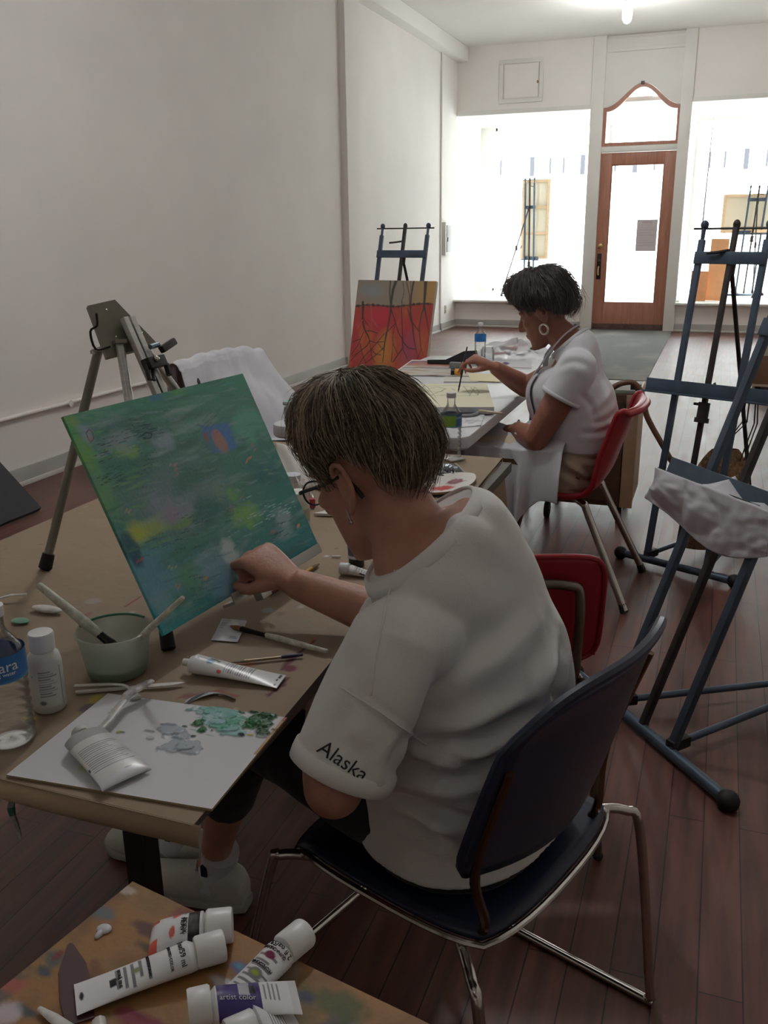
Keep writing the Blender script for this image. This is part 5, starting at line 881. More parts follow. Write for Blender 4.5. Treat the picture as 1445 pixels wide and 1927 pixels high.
t = thing('silver_tube', 'crumpled silver paint tube at the back edge of the kraft paper', 'paint tube', on(840, 885)); SIL = mat('crumpled_foil', (150, 158, 162), .22, .9, var=.4, vscale=60, bump=.6, bscale=90)
MB().tube([on(822, 878, ZT+.012), on(838, 882, ZT+.014), on(852, 884, ZT+.012)], [.012, .017, .014], 12, smooth=3).build('body', SIL, t); MB().tube([on(852, 884, ZT+.012), on(862, 885, ZT+.012)], .011, 12).build('cap', mat('pale_blue_cap', (150, 166, 172), .35), t)
t = thing('black_tube', 'crumpled black and silver tube in front of the silver one', 'paint tube', on(840, 895)); MB().grid(lambda u, v: on(824+32*u, 896-8*v, ZT+.004)+V((0, 0, .012*abs(math.sin(u*9+v*3)))), 20, 8).build('body', SIL, t, solid=.003); MB().ell(on(830, 897, ZT+.008), (.012, .008, .007)).build('cap', BLKP, t)
o = MB().tube([on(856, 873, ZT+.004), on(882, 898, ZT+.004)], .004, 8).build('pencil', mat('grey_pencil', (120, 116, 110), .4)); tag(o, 'grey pencil lying beside the red-smeared palette', 'pencil')
o = MB().box((0, 0, .003), (.03, .055, .004), Matrix.Translation(on(857, 866, ZT)) @ Matrix.Rotation(-.6, 4, 'Z')).build('label_strip', mat('pale_strip', (196, 192, 186), .6)); tag(o, 'short pale strip beside the water bottle on the kraft paper', 'strip')
o = MB().box((0, 0, .02), (.05, .04, .04), Matrix.Translation((-1.46, 1.95, .743)), bev=.004).build('tape_end', mat('tan_box', (150, 126, 98), .7)); tag(o, 'small tan box at the left edge of the kraft paper', 'box')
# ---------------------------------------------------------------- on the white folding table
WZ = .7435
def WT(px, py, z=0.): return PZ(px, py, WZ+z)
c0, c1, c2, c3 = WT(742, 765, .03), WT(930, 766, .03), WT(927, 722, .03), WT(770, 720, .03); dax = V((.40, .12, 0)); do = c1-dax; day = (c2-c1); day = day-dax*(day.dot(dax)/dax.length_squared); DUV = plane_uv(do, dax, day)
def drw(pt):
    g = lambda x, y: DUV(740+x/4.817, 640+y/4.817); G = (96, 140, 100); pt.mix((fbm(pt.u, pt.v, 5, 3)-.5)*.4, (196, 200, 172))
    for pts in ([(280, 420), (500, 410), (740, 425), (775, 470), (765, 500), (600, 505), (300, 500)], [(320, 440), (400, 425), (470, 440), (430, 470), (330, 470), (310, 450)], [(530, 440), (560, 455)], [(700, 430), (770, 500)], [(640, 420), (700, 500)], [(740, 425), (690, 505)], [(430, 500), (560, 480), (700, 470)], [(280, 410), (260, 440), (300, 500)], [(340, 500), (480, 440)]): pt.line([g(*p) for p in pts], .007, G, a=.8, soft=.7)
o = sheet('canvas_board', plane_fn(do, dax, day), 110, 110, drw, (222, 218, 190), mat('primed_canvas', (255, 255, 255), .7, attr='Col'), thick=.027, back=mat('primed_edge', (196, 200, 208), .7)); tag(o, 'cream canvas with a green outline sketch in front of the woman', 'canvas')
def prn(pt):
    pt.mix(np.clip((pt.v-.5)*5, 0, 1), (176, 104, 96)); pt.mix(np.clip((pt.v-.72)*7, 0, 1), (84, 78, 130)); pt.mix((fbm(pt.u, pt.v, (3, 14), 5)-.47)*3.4, (170, 118, 88)); pt.mix((fbm(pt.u, pt.v, (4, 20), 9)-.6)*3, (60, 56, 60)); pt.rect(0, .44, 1, .47, (70, 66, 66)); pt.rect(0, 0, .03, 1, (220, 218, 210)); pt.rect(0, .94, 1, 1, (220, 218, 210))
def slabthing(name, label, cat, A, B, C, z, pf, base, th=.003):
    a, b_, c = WT(*A, z), WT(*B, z), WT(*C, z); o = sheet(name, plane_fn(a, b_-a, c-a), 60, 60, pf, base, mat('print_'+name, (255, 255, 255), .6, attr='Col'), thick=th); return tag(o, label, cat)
slabthing('landscape_print', 'sunset landscape print lying at the back of the white table', 'print', (735, 705), (848, 707), (775, 677), .004, prn, (190, 186, 176))
slabthing('magazine_page', 'pale grey printed page under the woman\'s painting hand', 'paper', (835, 718), (900, 718), (838, 690), .003, lambda pt: (pt.rect(0, .3, 1, .36, (110, 106, 106)), pt.mix((fbm(pt.u, pt.v, 6, 3)-.5), (200, 196, 190))), (206, 204, 196))
slabthing('cream_sheet', 'cream sheet of paper under the woman\'s forearm', 'paper', (885, 716), (945, 718), (880, 702), .0048, lambda pt: None, (226, 216, 176))
slabthing('white_note', 'white paper strip with a purple mark by the plastic bag', 'paper', (915, 690), (1000, 692), (920, 678), .002, lambda pt: pt.blob(.4, .5, .1, .3, (90, 60, 110), soft=.3, ns=10), (214, 214, 216))
t = thing('black_pouch', 'black folded case lying at the far left of the white table', 'case', WT(840, 675)); MB().prism([(0, 0), (.27, .0), (.26, .075), (.2, .07), (.1, .022), (.0, .018)], WT(808, 683, .002), V((.98, .1, 0)), V((-.05, .1, .95)), .06).build('pouch', mat('black_vinyl', (34, 34, 40), .35), t)
t = thing('utility_tool', 'yellow and black handled tool beside the painting hand', 'tool', WT(855, 695)); MB().tube([WT(848, 700, .016), WT(856, 700, .016)], .019, 14).build('black_grip', BLKP, t); MB().tube([WT(855, 700, .016), WT(868, 701, .016)], .017, 14).build('yellow_body', mat('yellow_plastic', (222, 150, 50), .4), t); MB().box(WT(857, 687, .02), (.06, .03, .03), bev=.006).build('grey_head', mat('grey_head', (120, 122, 124), .4), t)
p = WT(917, 680); t = thing('glass_jar', 'small clear glass jar of water at the far side of the white table', 'jar', p); MB().lathe([(.0, 0), (.035, 0), (.036, .004), (.036, .06), (.03, .068), (.03, .08)], p, seg=28).build('glass', CLR, t); MB().lathe([(.001, .003), (.033, .003), (.033, .04), (.001, .04)], p, seg=28, caps=False).build('water', WATER, t)
bgp = thing('supply_bag', 'clear plastic bag bulging with foil paint tubes on the white table', 'bag', WT(965, 670))
bc0 = WT(967, 672)
def bagf(u, v): a = 2*PI*u; b_ = PI*v*.5; w = 1+.14*math.sin(a*3)+.08*math.sin(a*7+v*6); return bc0+V((.2*w*math.cos(b_)*math.cos(a)+.02*v, .15*w*math.cos(b_)*math.sin(a), .085*math.sin(b_)*(1+.18*math.sin(a*5)+.12*math.sin(v*11+a))))
MB().grid(bagf, 60, 20).build('film', frosted('bag_film_clear', (236, 236, 238), .55), bgp, angle=25)
TC = [(200, 60, 80), (150, 150, 156), (96, 120, 104), (90, 92, 96), (170, 172, 176)]
for k in range(9):
    a = k*.7; q = bc0+V((-.11+.027*k, .05*math.sin(k*2.1), .016+.02*(k % 3))); MB().tube([q, q+V((.06*math.cos(a), .06*math.sin(a), .004))], [.014, .008], 10, flat=.6).build('foil_tube', mat('foil_tube_%d' % (k % 5), TC[k % 5], .3, .5 if k % 2 else .1), bgp)
def wp(pt): pt.blob(.4, .6, .22, .2, (40, 130, 80), soft=.4, ns=10); pt.blob(.6, .3, .2, .18, (120, 130, 126), soft=.4, ns=10); pt.blob(.7, .7, .14, .14, (150, 160, 70), soft=.4, ns=12)
slabthing('foil_sheet', 'sheet of wet foil under the green paint lid at the table corner', 'foil', (850, 805), (905, 800), (862, 780), .002, lambda pt: pt.mix((fbm(pt.u, pt.v, 9, 3)-.45)*2, (140, 146, 150)), (214, 216, 218))
p = WT(872, 781); t = thing('paint_saucer', 'shallow dark saucer with a grey rim at the corner of the white table', 'saucer', p); MB().lathe([(.0, .002), (.05, .002), (.058, .006), (.06, .014), (.052, .014), (.046, .008), (.0, .008)], p, seg=30).build('dish', mat('grey_lid', (150, 152, 154), .4), t); MB().lathe([(.0, .0095), (.04, .0095), (.04, .008)], p, seg=24).build('dark_paint', mat('dark_wet_paint', (44, 44, 48), .3), t)
p = WT(870, 768, .004); t = thing('green_dish', 'small dish of bright green paint in front of the canvas', 'dish', p); MB().lathe([(.0, 0), (.034, 0), (.04, .014), (.036, .014), (.0, .006)], p, seg=26).build('dish', mat('white_dish', (200, 204, 200), .4), t); MB().ell(p+V((0, 0, .012)), (.032, .03, .008)).build('green_paint', mat('bright_green_paint', (44, 140, 84), .35), t); MB().ell(p+V((.045, -.012, .006)), (.022, .02, .006)).build('yellow_green_paint', mat('olive_paint', (150, 160, 80), .35), t)
brush('long_brush', 'long pale brush lying across the corner of the white table', WT(945, 778, .012), WT(872, 770, .016), .0058, (196, 180, 156), (150, 120, 80), (60, 110, 80), .14, .1, dots=False)
p0 = WT(800, 742, .006)
t = thing('grey_box', 'long pale grey box at the left end of the white folding table', 'box', (-1.5, 3.05, WZ)); MB().box((-1.43, 3.12, WZ+.0), (.2, .24, .001)).build('liner', WPL, t); MB().box((-1.42, 3.13, WZ+.022), (.2, .22, .045), bev=.004).build('body', mat('grey_card_box', (150, 152, 156), .6), t)
t = thing('teal_cloth', 'folded pale teal cloth on the grey box', 'cloth', (-1.42, 3.13, WZ+.047)); MB().box((-1.42, 3.13, WZ+.056), (.22, .2, .016), bev=.006).build('fold', mat('pale_teal_cloth', (170, 196, 192), .9, var=.2, vscale=30), t); MB().tube([(-1.53, 3.05, WZ+.056), (-1.32, 3.03, WZ+.058)], .011, 10).build('rolled_edge', mat('teal_hem', (150, 190, 184), .9), t)
# ---------------------------------------------------------------- paper towel on the near easel, woven bag on the far one
w1_, n1_, d1_, cc1 = g1['w'], g1['n'], g1['d'], g1['c']; lz = .712
def ptow(u, v):
    s = -.30+.52*u+.02*math.sin(v*4)*(1-u); f = .5*abs(mnoise.noise(V((u*3.2, v*1.6, 4))))*.07+.004*mnoise.noise(V((u*14, v*9, 1)))
    if v < .3: k = v/.3; q = cc1+d1_*(lz+.012+(.055*max(0, 1-abs(u-.50)/.16)+.02*max(0, 1-abs(u-.8)/.12))*(1-k)**1.2)+n1_*(-.004+.066*k); f *= k
    else: k = (v-.3)/.7; q = cc1+d1_*(lz+.012-.008*min(1, k*8))+n1_*(.066+.010*math.sin(k*2.5))-ZZ*((.100+.055*math.sin(u*2.8)-.012*math.sin(u*7))*k)
    return q+w1_*s+n1_*f
o = MB().grid(ptow, 80, 60).build('paper_towel', mat('white_paper_towel', (204, 204, 210), .9, bump=.08, bscale=260, var=.04, vscale=6), solid=.0012, angle=180); tag(o, 'white paper towel draped over the ledge of the right-hand steel easel', 'paper towel')
o = MB().tube([cc1+d1_*(lz+.012)+n1_*.058-w1_*.29, cc1+d1_*(lz+.012)+n1_*.05-w1_*.08, cc1+d1_*(lz+.014)+n1_*.05+w1_*.14], [.002, .003, .003], 8).build('thin_stick', mat('dark_stick', (44, 42, 46), .5)); tag(o, 'thin dark brush handle lying along the ledge under the paper towel', 'brush')
wb = thing('woven_bag', 'tan woven bag hanging by dark straps from the far easel ledge', 'bag', (.07, 3.95, .1))
bcen = V((.065, 3.97, .30)); WOV = mat('woven_raffia', (150, 116, 82), .85, var=.5, vscale=70, bump=.9, bscale=110)
def bagb(u, v):
    a = 2*PI*u; z = -.22+.44*v; r = (.135*(1-((.35-v)/.75)**2*.8)) if v < .9 else .135*(1-((.35-.9)/.75)**2*.8); th = .075*math.sqrt(max(.04, 1-((v-.4)/.62)**2)); rx = .14*math.sqrt(max(.05, 1-((v-.38)/.68)**2))
    return bcen+V((rx*math.cos(a)*.95+.03*(v-.5), rx*math.cos(a)*.25+th*math.sin(a), z))
MB().grid(bagb, 40, 30).build('body', WOV, wb, angle=180); MB().ell(bcen+V((0, 0, -.20)), (.06, .05, .03)).build('base', WOV, wb)
SL = g2['c']+g2['d']*.727+g2['n']*.03+g2['w']*.2; SM = mat('dark_strap', (58, 46, 40), .7)
for dx, e in ((-.02, (-.07, -.05, .12)), (-.005, (-.05, .03, .16)), (.02, (.075, .0, .16)), (.03, (.09, .03, .15))): MB().tube([SL+g2['w']*dx+V((0, 0, .0)), SL+g2['w']*dx*1.2+V((0, 0, -.08)), bcen+V(e), bcen+V(e)+V((.0, -.035, -.1))], .0055, 6, flat=.4).build('strap', SM, wb)
# ================================================================== PEOPLE
def ring_sec(c, a, b_, xd, yd, n=28, p=2.3):
    out = []
    for j in range(n):
        t = 2*PI*j/n; x, y = math.cos(t), math.sin(t); k = (abs(x)**p+abs(y)**p)**(-1/p); out.append(V(c)+V(xd)*(a*x*k)+V(yd)*(b_*y*k))
    return out
def loft(mb, secs, sub=3, n=28, p=2.3):
    """secs: (centre, half width, half depth, side dir, front dir)"""
    cs = catmull([s[0] for s in secs], sub); ab = catmull([(s[1], s[2], 0) for s in secs], sub); xs = catmull([s[3] for s in secs], sub); ys = catmull([s[4] for s in secs], sub)
    return mb.rings([ring_sec(c, max(q[0], .004), max(q[1], .004), V(x).normalized(), V(y).normalized(), n, p) for c, q, x, y in zip(cs, ab, xs, ys)])
def hand(mb, wrist, xd, zd, right=True, curl=None, k=1., thumb=((.4, .9, -.2), (.85, .35, -.4), (.9, -.1, -.5)), spread=.05):
    """fingers along xd, back of the hand towards zd; returns finger joints"""
    xd = V(xd).normalized(); zd = V(zd); zd = (zd-xd*zd.dot(xd)).normalized(); yd = zd.cross(xd) if right else xd.cross(zd); W = V(wrist); q = lambda x, y, z: W+xd*(x*k)+yd*(y*k)+zd*(z*k)
    secs = [(q(-.02, 0, 0), .027*k, .019*k, yd, zd), (q(.005, 0, 0), .028*k, .018*k, yd, zd), (q(.04, .001, .001), .037*k, .016*k, yd, zd), (q(.075, 0, .002), .041*k, .014*k, yd, zd), (q(.092, 0, .001), .038*k, .011*k, yd, zd)]
    loft(mb, secs, 3, 20, 2.6); J = {}
    curl = curl or [(50, 60, 40)]*4
    F = [('index', .030, .088, (.040, .025, .020), .0092), ('middle', .0105, .092, (.044, .028, .021), .0095), ('ring', -.0095, .089, (.041, .026, .020), .0090), ('little', -.0285, .082, (.033, .019, .018), .0078)]
    for i, (nm_, y0, x0, ls, r) in enumerate(F):
        a = 0; p = q(x0-.014, y0, .0); pts = [p, q(x0, y0, .001)]; rr_ = [r*k*1.0, r*k*1.22]; cur = pts[-1]
        sd = yd*(spread*(1.5-i))
        for l_, c_ in zip(ls, curl[i]):
            a += math.radians(c_); d = (xd*math.cos(a)-zd*math.sin(a)+sd*max(0, math.cos(a))).normalized(); cur = cur+d*(l_*k); pts.append(cur); rr_.append(r*k*(1.0-.1*len(pts)/5))
        pts2 = []; r2 = []
        for u in range(len(pts)-1):
            for s_ in (0, .5): pts2.append(pts[u].lerp(pts[u+1], s_)); r2.append(rr_[u]*(1-s_)+rr_[u+1]*s_)
        d = (pts[-1]-pts[-2]).normalized(); pts2 += [pts[-1]-d*.004*k, pts[-1], pts[-1]+d*.004*k]; r2 += [r*k*.92, r*k*.80, r*k*.4]
        mb.tube(pts2, r2, 12); J[nm_] = (pts[-1], d, zd*math.cos(a)+xd*math.sin(a))
    t0 = q(.022, .024, -.006); cur = t0; pts = [q(.005, .012, -.004), t0]; rr_ = [.013*k, .0145*k]
    for (dx, dy, dz), l_, r in zip(thumb, (.040, .034, .026), (.0118, .0108, .0085)):
        cur = cur+(xd*dx+yd*dy+zd*dz).normalized()*(l_*k); pts.append(cur); rr_.append(r*k)
    d = (pts[-1]-pts[-2]).normalized(); pts.append(cur+d*.005*k); rr_.append(.004*k); mb.tube(pts, rr_, 12, smooth=2); J['thumb'] = (cur, d, zd)
    return J
def head(mb, M, nose=1., jaw=1.):
    T = lambda x, y, z: M @ V((x, y, z)); X = (M.to_3x3() @ V((1, 0, 0))); Y = (M.to_3x3() @ V((0, 1, 0)))
    mb.ell((0, -.012, .042), (.0745, .097, .088), M, 32, 24)
    S_ = lambda z, w_, yf, yb: (T(0, (yf+yb)/2, z), w_, (yf-yb)/2, X, Y)
    loft(mb, [S_(.085, .055, .072, -.04), S_(.06, .064, .084, -.05), (S_(.03, .066, .087, -.05)), S_(.01, .065, .083, -.045), S_(-.02, .063, .084, -.04), S_(-.05, .057*jaw, .083, -.03), S_(-.08, .047*jaw, .081, -.012), S_(-.102, .034*jaw, .080, .012), S_(-.118, .02*jaw, .072, .03)], 3, 28, 2.2)
    mb.tube([T(0, .083, .028), T(0, .092, .008), T(0, .104*nose+.002*(nose-1), -.014), T(0, .103*nose, -.024), T(0, .088, -.03)], [.007, .0085, .0115, .0125, .007], 12, smooth=3)
    for s in (-1, 1):
        mb.ell((s*.0105, .09, -.024), (.0085, .011, .007), M, 14, 10)
        mb.ell((s*.032, .073, .038), (.024, .014, .008), M, 14, 10)          # brow ridge
        mb.ell((s*.041, .062, -.008), (.02, .02, .017), M, 14, 10)           # cheekbone
        mb.ell((s*.031, .071, .018), (.0135, .0125, .0095), M, 14, 10)       # eye
        e = [(.071, .006, .012), (.080, .004, .028), (.087, -.010, .036), (.091, -.024, .030), (.090, -.029, .012), (.085, -.024, -.008), (.078, -.011, -.022), (.072, .001, -.029), (.070, .004, -.022)]
        mb.tube([T(s*(x+.002), y*1.12-.002, z*1.15-.004) for x, y, z in e], [.004, .0048, .005, .005, .005, .0052, .0056, .006, .004], 10, smooth=3)
        mb.tube([T(s*.084, -.012, .024), T(s*.083, -.020, .010), T(s*.078, -.014, -.006)], [.0035, .004, .0035], 8, smooth=3); mb.ell((s*.076, -.012, .0), (.007, .016, .024), M, 16, 12)
    mb.ell((0, .084, -.052), (.022, .0085, .0055), M, 18, 10); mb.ell((0, .082, -.0625), (.019, .0085, .006), M, 18, 10); mb.ell((0, .074, -.106), (.019, .012, .013), M, 16, 12)
def headM(o, fwd, pitch, roll=0.):
    f = V((fwd[0], fwd[1], 0)).normalized(); x = V((f.y, -f.x, 0)); M = basis(x, f, V((0, 0, 1)), o); return M @ Matrix.Rotation(-pitch, 4, 'X') @ Matrix.Rotation(roll, 4, 'Y')
def skin_obj(name, me, m, parent):
    me.materials.clear(); me.materials.append(m); return finish(name, me, parent, True, 180)
def bvh_of(me): return BVHTree.FromPolygons([v.co.copy() for v in me.vertices], [tuple(p.vertices) for p in me.polygons])
def cast(bv, px, py):
    d = ray(px, py).normalized(); return bv.ray_cast(CAM, d)
def folds(me, lst, noise_amp=.0, noise_s=9.):
    """lst: (pixel polyline on the cloth, width m, depth m: + ridge, - valley)"""
    bv = bvh_of(me); n = len(me.vertices); co = np.empty(n*3); me.vertices.foreach_get('co', co); co = co.reshape(-1, 3); no = np.array([v.normal[:] for v in me.vertices]); disp = np.zeros(n)
    for pts, w_, dp_ in lst:
        q = []
        for p in catmull([(a, b_, 0) for a, b_ in pts], 5):
            h = cast(bv, p[0], p[1])
            if h[0] is not None: q.append(np.array(h[0]))
        if len(q) < 2: continue
        d = np.full(n, 9.); tt = np.zeros(n)
        for k in range(len(q)-1):
            e = q[k+1]-q[k]; L2 = e@e+1e-12; t = np.clip(((co-q[k])@e)/L2, 0, 1); dd = np.linalg.norm(co-q[k]-t[:, None]*e, axis=1); s_ = dd < d; d[s_] = dd[s_]; tt[s_] = ((k+t)/(len(q)-1))[s_]
        env = np.sin(np.clip(tt, 0.03, .97)*PI)**.6; g = np.exp(-(d/w_)**2); disp += dp_*env*(g-.55*np.exp(-((d-1.9*w_)/(1.1*w_))**2))
    if noise_amp: disp += np.array([noise_amp*(mnoise.noise(V(c)*noise_s)+.5*mnoise.noise(V(c)*noise_s*2.3)) for c in co])
    co += no*disp[:, None]; me.vertices.foreach_set('co', co.reshape(-1)); me.update()
def decal_text(name, s, px, py, size, ang, bv, m, parent, shear=0., off=.0012, yscale=1.):
    vs, fs = text_mesh(s, 1., ext=0, font_shear=shear); c_, q_ = math.cos(ang), math.sin(ang); out = []
    me = bpy.data.meshes.new('t'); me.from_pydata([tuple(v) for v in vs], [], fs); bm = bmesh.new(); bm.from_mesh(me); bmesh.ops.triangulate(bm, faces=bm.faces); bmesh.ops.subdivide_edges(bm, edges=[e for e in bm.edges if e.calc_length() > .12], cuts=2); bmesh.ops.triangulate(bm, faces=bm.faces); bm.verts.index_update()
    vs = [v.co.copy() for v in bm.verts]; fs = [tuple(v.index for v in f.verts) for f in bm.faces]; bm.free(); bpy.data.meshes.remove(me); ok = {}
    for i, v in enumerate(vs):
        X, Y = v.x*size, -v.y*size*yscale; h = cast(bv, px+X*c_-Y*q_, py+X*q_+Y*c_)
        if h[0] is not None: ok[i] = V(h[0])+(h[1] if h[1].dot(CAM-h[0]) > 0 else -h[1])*off
    mp = {i: j for j, i in enumerate(ok)}; m2 = MB()._add([ok[i] for i in ok], [tuple(mp[i] for i in f) for f in fs if all(i in mp for i in f)]); return m2.build(name, m, parent, smooth=False, recalc=False)
def hair_cap(name, M, lowfn, thick, mats, parent, nstrand=1800, slen=.09, seed=1, crown=(0, -.035), lift=.004, wav=.004, rs=.0007, tips=0., rough=1.):
    """volume of hair above a hairline lowfn(az)->polar angle, plus strands as thin tapered prisms"""
    rng = np.random.default_rng(seed); c0_ = V((0, -.012, .035)); R3 = (.0765, .099, .094)
    def surf(az, th, off):                         # th polar angle from crown axis, az 0 = front, + = left
        d = V((-math.sin(az)*math.sin(th), math.cos(az)*math.sin(th), math.cos(th))); r = 1/math.sqrt((d.x/R3[0])**2+(d.y/R3[1])**2+(d.z/R3[2])**2); return c0_+d*(r+off)
    def outer(az, k):
        tl = lowfn(az); th = tl*k; e = min(1, (1-k)*5); nz = rough*(.006*mnoise.noise(V((math.cos(az)*1.6, math.sin(az)*1.6, th*2.5+seed)))+.004*mnoise.noise(V((math.cos(az)*5, math.sin(az)*5, th*4+seed)))); return th, thick(az, th)*(.25+.75*e**.6)+nz*e
    mb = MB(); na, nk = 72, 26; vs = []
    for j in range(nk+1):
        k = max(.002, j/nk)
        for i in range(na): az = 2*PI*i/na; th, o_ = outer(az, k); vs.append(M @ surf(az, th, o_))
    for i in range(na): az = 2*PI*i/na; vs.append(M @ surf(az, lowfn(az)*1.0, -.006))
    fs = [(j*na+i, j*na+(i+1) % na, (j+1)*na+(i+1) % na, (j+1)*na+i) for j in range(nk+1) for i in range(na)]
    mb._add(vs, fs); base = mb.build(name, mats[0], parent, angle=180)
    st = MB()
    for q in range(nstrand):
        az = rng.uniform(0, 2*PI); tl = lowfn(az); k0 = rng.beta(1.1, 1.5)*.8; l = slen*rng.uniform(.6, 1.3); kk = l/.1/max(tl, .4); daz = rng.normal()*.10; r0 = rs*rng.uniform(.6, 1.4); lf = lift*rng.uniform(0, 1.6); pts = []; n = 6; ph = rng.uniform(0, 6); stick = tips*rng.random()**3
        for j in range(n+1):
            t = j/n; k = k0+kk*t; a2 = az+daz*t+.05*math.sin(ph+t*3)
            if k > 1.06: k = 1.06+.0*(k-1)
            th, o_ = outer(a2, min(k, 1.)); th = lowfn(a2)*k; pts.append(M @ surf(a2, th, o_+.0006+lf*math.sin(t*PI*.75)+wav*.3*math.sin(ph+t*5)*t+stick*t*t))
        r_ = rng.random(); st.slot(1 if r_ < .36 else (2 if r_ < .48 else 0)); st.tube(pts, [r0*(1-.8*j/n) for j in range(n+1)], 3, caps=False)
    st.build('hair_strands', mats, base, angle=180, recalc=False); return base
SKIN1 = mat('tanned_skin', (176, 126, 106), .5, var=.14, vscale=26, bump=.08, bscale=160, sub=.15); SKIN2 = mat('deep_tanned_skin', (150, 98, 80), .5, var=.16, vscale=24, bump=.08, bscale=160, sub=.15)
TEE = mat('white_tshirt_jersey', (222, 220, 218), .92, bump=.12, bscale=420, var=.03, vscale=12, sheen=.15); TEE2 = mat('white_cotton_top', (214, 214, 220), .92, bump=.12, bscale=300, var=.03, vscale=12, sheen=.15); BLK = mat('black_trousers', (22, 22, 24), .9, bump=.15, bscale=200, sheen=.1); KHA = mat('khaki_shorts', (206, 190, 166), .9, bump=.15, bscale=220, var=.08, vscale=14)
SHOE = mat('white_trainer', (196, 194, 186), .6, var=.1, vscale=20, bump=.2, bscale=150); SOLE = mat('trainer_sole', (170, 168, 160), .6, var=.1, vscale=20)
def shoe(parent, heel, d, L_=.27, sock=None, name='shoe'):
    d = V((d[0], d[1], 0)).normalized(); s = V((-d.y, d.x, 0)); h = V((heel[0], heel[1], 0)); Z = V((0, 0, 1)); q = lambda x, z: h+d*(x*L_)+Z*z
    m = MB(); loft(m, [(q(-.02, .045), .022, .03, s, Z), (q(.05, .055), .033, .045, s, Z), (q(.22, .060), .036, .048, s, Z), (q(.45, .050), .038, .040, s, Z), (q(.65, .042), .045, .032, s, Z), (q(.85, .036), .045, .027, s, Z), (q(.98, .030), .03, .018, s, Z)], 4, 24, 2.4); o = m.build(name, SHOE, parent, angle=180)
    m = MB(); loft(m, [(q(-.03, .014), .024, .013, s, Z), (q(.1, .014), .036, .014, s, Z), (q(.4, .013), .037, .013, s, Z), (q(.7, .013), .047, .013, s, Z), (q(.9, .014), .045, .014, s, Z), (q(1.01, .02), .024, .012, s, Z)], 4, 24, 4); m.build('sole', SOLE, o, angle=60)
    lm = MB()
    for k in range(5): x = .38+.07*k; lm.tube([q(x, .094-.012*k)+s*.022, q(x+.03, .099-.012*k), q(x, .094-.012*k)-s*.022], .0028, 6, smooth=3)
    lm.build('laces', CLW, o); return o
# ---------------------------------------------------------------- near painter
def P1(f, s, z): return Cc+Fd*f+Sd*s+ZZ*z
H1 = PD(702, 901, 1.38); M1 = headM(H1, (-.95, .30), math.radians(24), math.radians(0))
hd = thing('person', 'seated painter with short grey-brown hair and glasses, in a white t-shirt, seen from behind', 'person', Cc)
shL, shR = PD(742, 1208, 1.235), P1(.07, -.145, .915); elL = PD(628, 1484, 1.235); elR = PD(800, 1190, 1.50); wrR = PD(556, 1098, 1.585); haL = P1(.24, .07, .625)
nb = P1(.085, .0, 1.005); hips = P1(-.02, 0, .53)
b1 = MB(); up = V((0, 0, 1))
def tsec(f, z, a, b_, s=0., tw=0.): x = (Sd*math.cos(tw)+Fd*math.sin(tw)); y = (Fd*math.cos(tw)-Sd*math.sin(tw)); return (P1(f, s, z), a, b_, x, y)
cA, cB, cC = PD(866, 920, 1.40), PD(708, 1098, 1.27), PD(838, 1004, 1.255); cn_ = (cB-cA).cross(cC-cA).normalized(); cn_ = cn_ if cn_.z > 0 else -cn_
nkc = (cA+cB)/2; cxd = (cB-cA).normalized(); cyd = cn_.cross(cxd); cyd = cyd if cyd.dot(Fd) > 0 else -cyd; chx, chy = (cB-cA).length/2, abs((cC-nkc).dot(cyd))/math.sqrt(max(.1, 1-((cC-nkc).dot(cxd)/((cB-cA).length/2))**2))
TS = [tsec(-.02, .455, .165, .13), tsec(-.02, .53, .170, .130), tsec(-.03, .66, .155, .115), tsec(-.02, .78, .165, .112), tsec(.005, .86, .15, .095), (nkc-cn_*.02, chx*.94, chy*.94, cxd, cyd)]
hb0, hb1 = M1 @ V((0, -.028, -.075)), M1 @ V((0, -.012, -.02)); hbx, hby = -(M1.to_3x3() @ V((1, 0, 0))), M1.to_3x3() @ V((0, 1, 0))
TS += [(nkc.lerp(hb0, .30), .072, .070, cxd.lerp(hbx, .4), cyd.lerp(hby, .4)), (nkc.lerp(hb0, .65), .059, .060, cxd.lerp(hbx, .7), cyd.lerp(hby, .7)), (hb0, .056, .060, hbx, hby), (hb1, .055, .060, hbx, hby)]
loft(b1, TS, 3, 32); NB = nkc
head(b1, M1)
for sh, s in ((shL, 1), (shR, -1)): b1.tube([P1(.0, .04*s, .88), NB.lerp(sh, .75)-cn_*.07, sh-ZZ*.012], [.05, .042, .045], 18, smooth=3)
b1.tube([shL, shL.lerp(elL, .5), elL], [.056, .050, .041], 18, smooth=4); b1.tube([elL, elL.lerp(haL, .3), haL], [.042, .041, .027], 18, smooth=4)
b1.tube([shR-ZZ*.012, shR.lerp(elR, .5), elR], [.046, .049, .042], 18, smooth=4); b1.tube([elR, elR.lerp(wrR, .25), elR.lerp(wrR, .6), wrR], [.042, .043, .036, .0275], 18, smooth=4)
knk = PD(492, 1052, 1.615); hx = (knk-wrR).normalized(); J1 = hand(b1, wrR+hx*.012, hx, V((.30, -.34, .88)), True, [(48, 78, 45), (62, 82, 45), (72, 84, 45), (80, 84, 45)], .98, thumb=((.62, .62, -.45), (.85, .1, -.5), (.8, -.35, -.5)), spread=.02)
hand(b1, haL, V((-.75, .5, -.1)), V((0, -.2, 1)), False, [(25, 30, 20)]*4, .95)
hipL, hipR = P1(.0, .09, .525), P1(.0, -.09, .525); knL, knR = V((-.765, 1.30, .55)), V((-.765, 1.49, .55)); anL, anR = V((-.93, 1.41, .11)), V((-1.07, 1.485, .11))
for q_, r_ in ((shL-ZZ*.005, .05), (shR-ZZ*.014, .044), (elL, .041), (elR, .042), (knL, .054), (knR, .054)): b1.ell(q_, (r_, r_, r_), seg=20, ring=14)
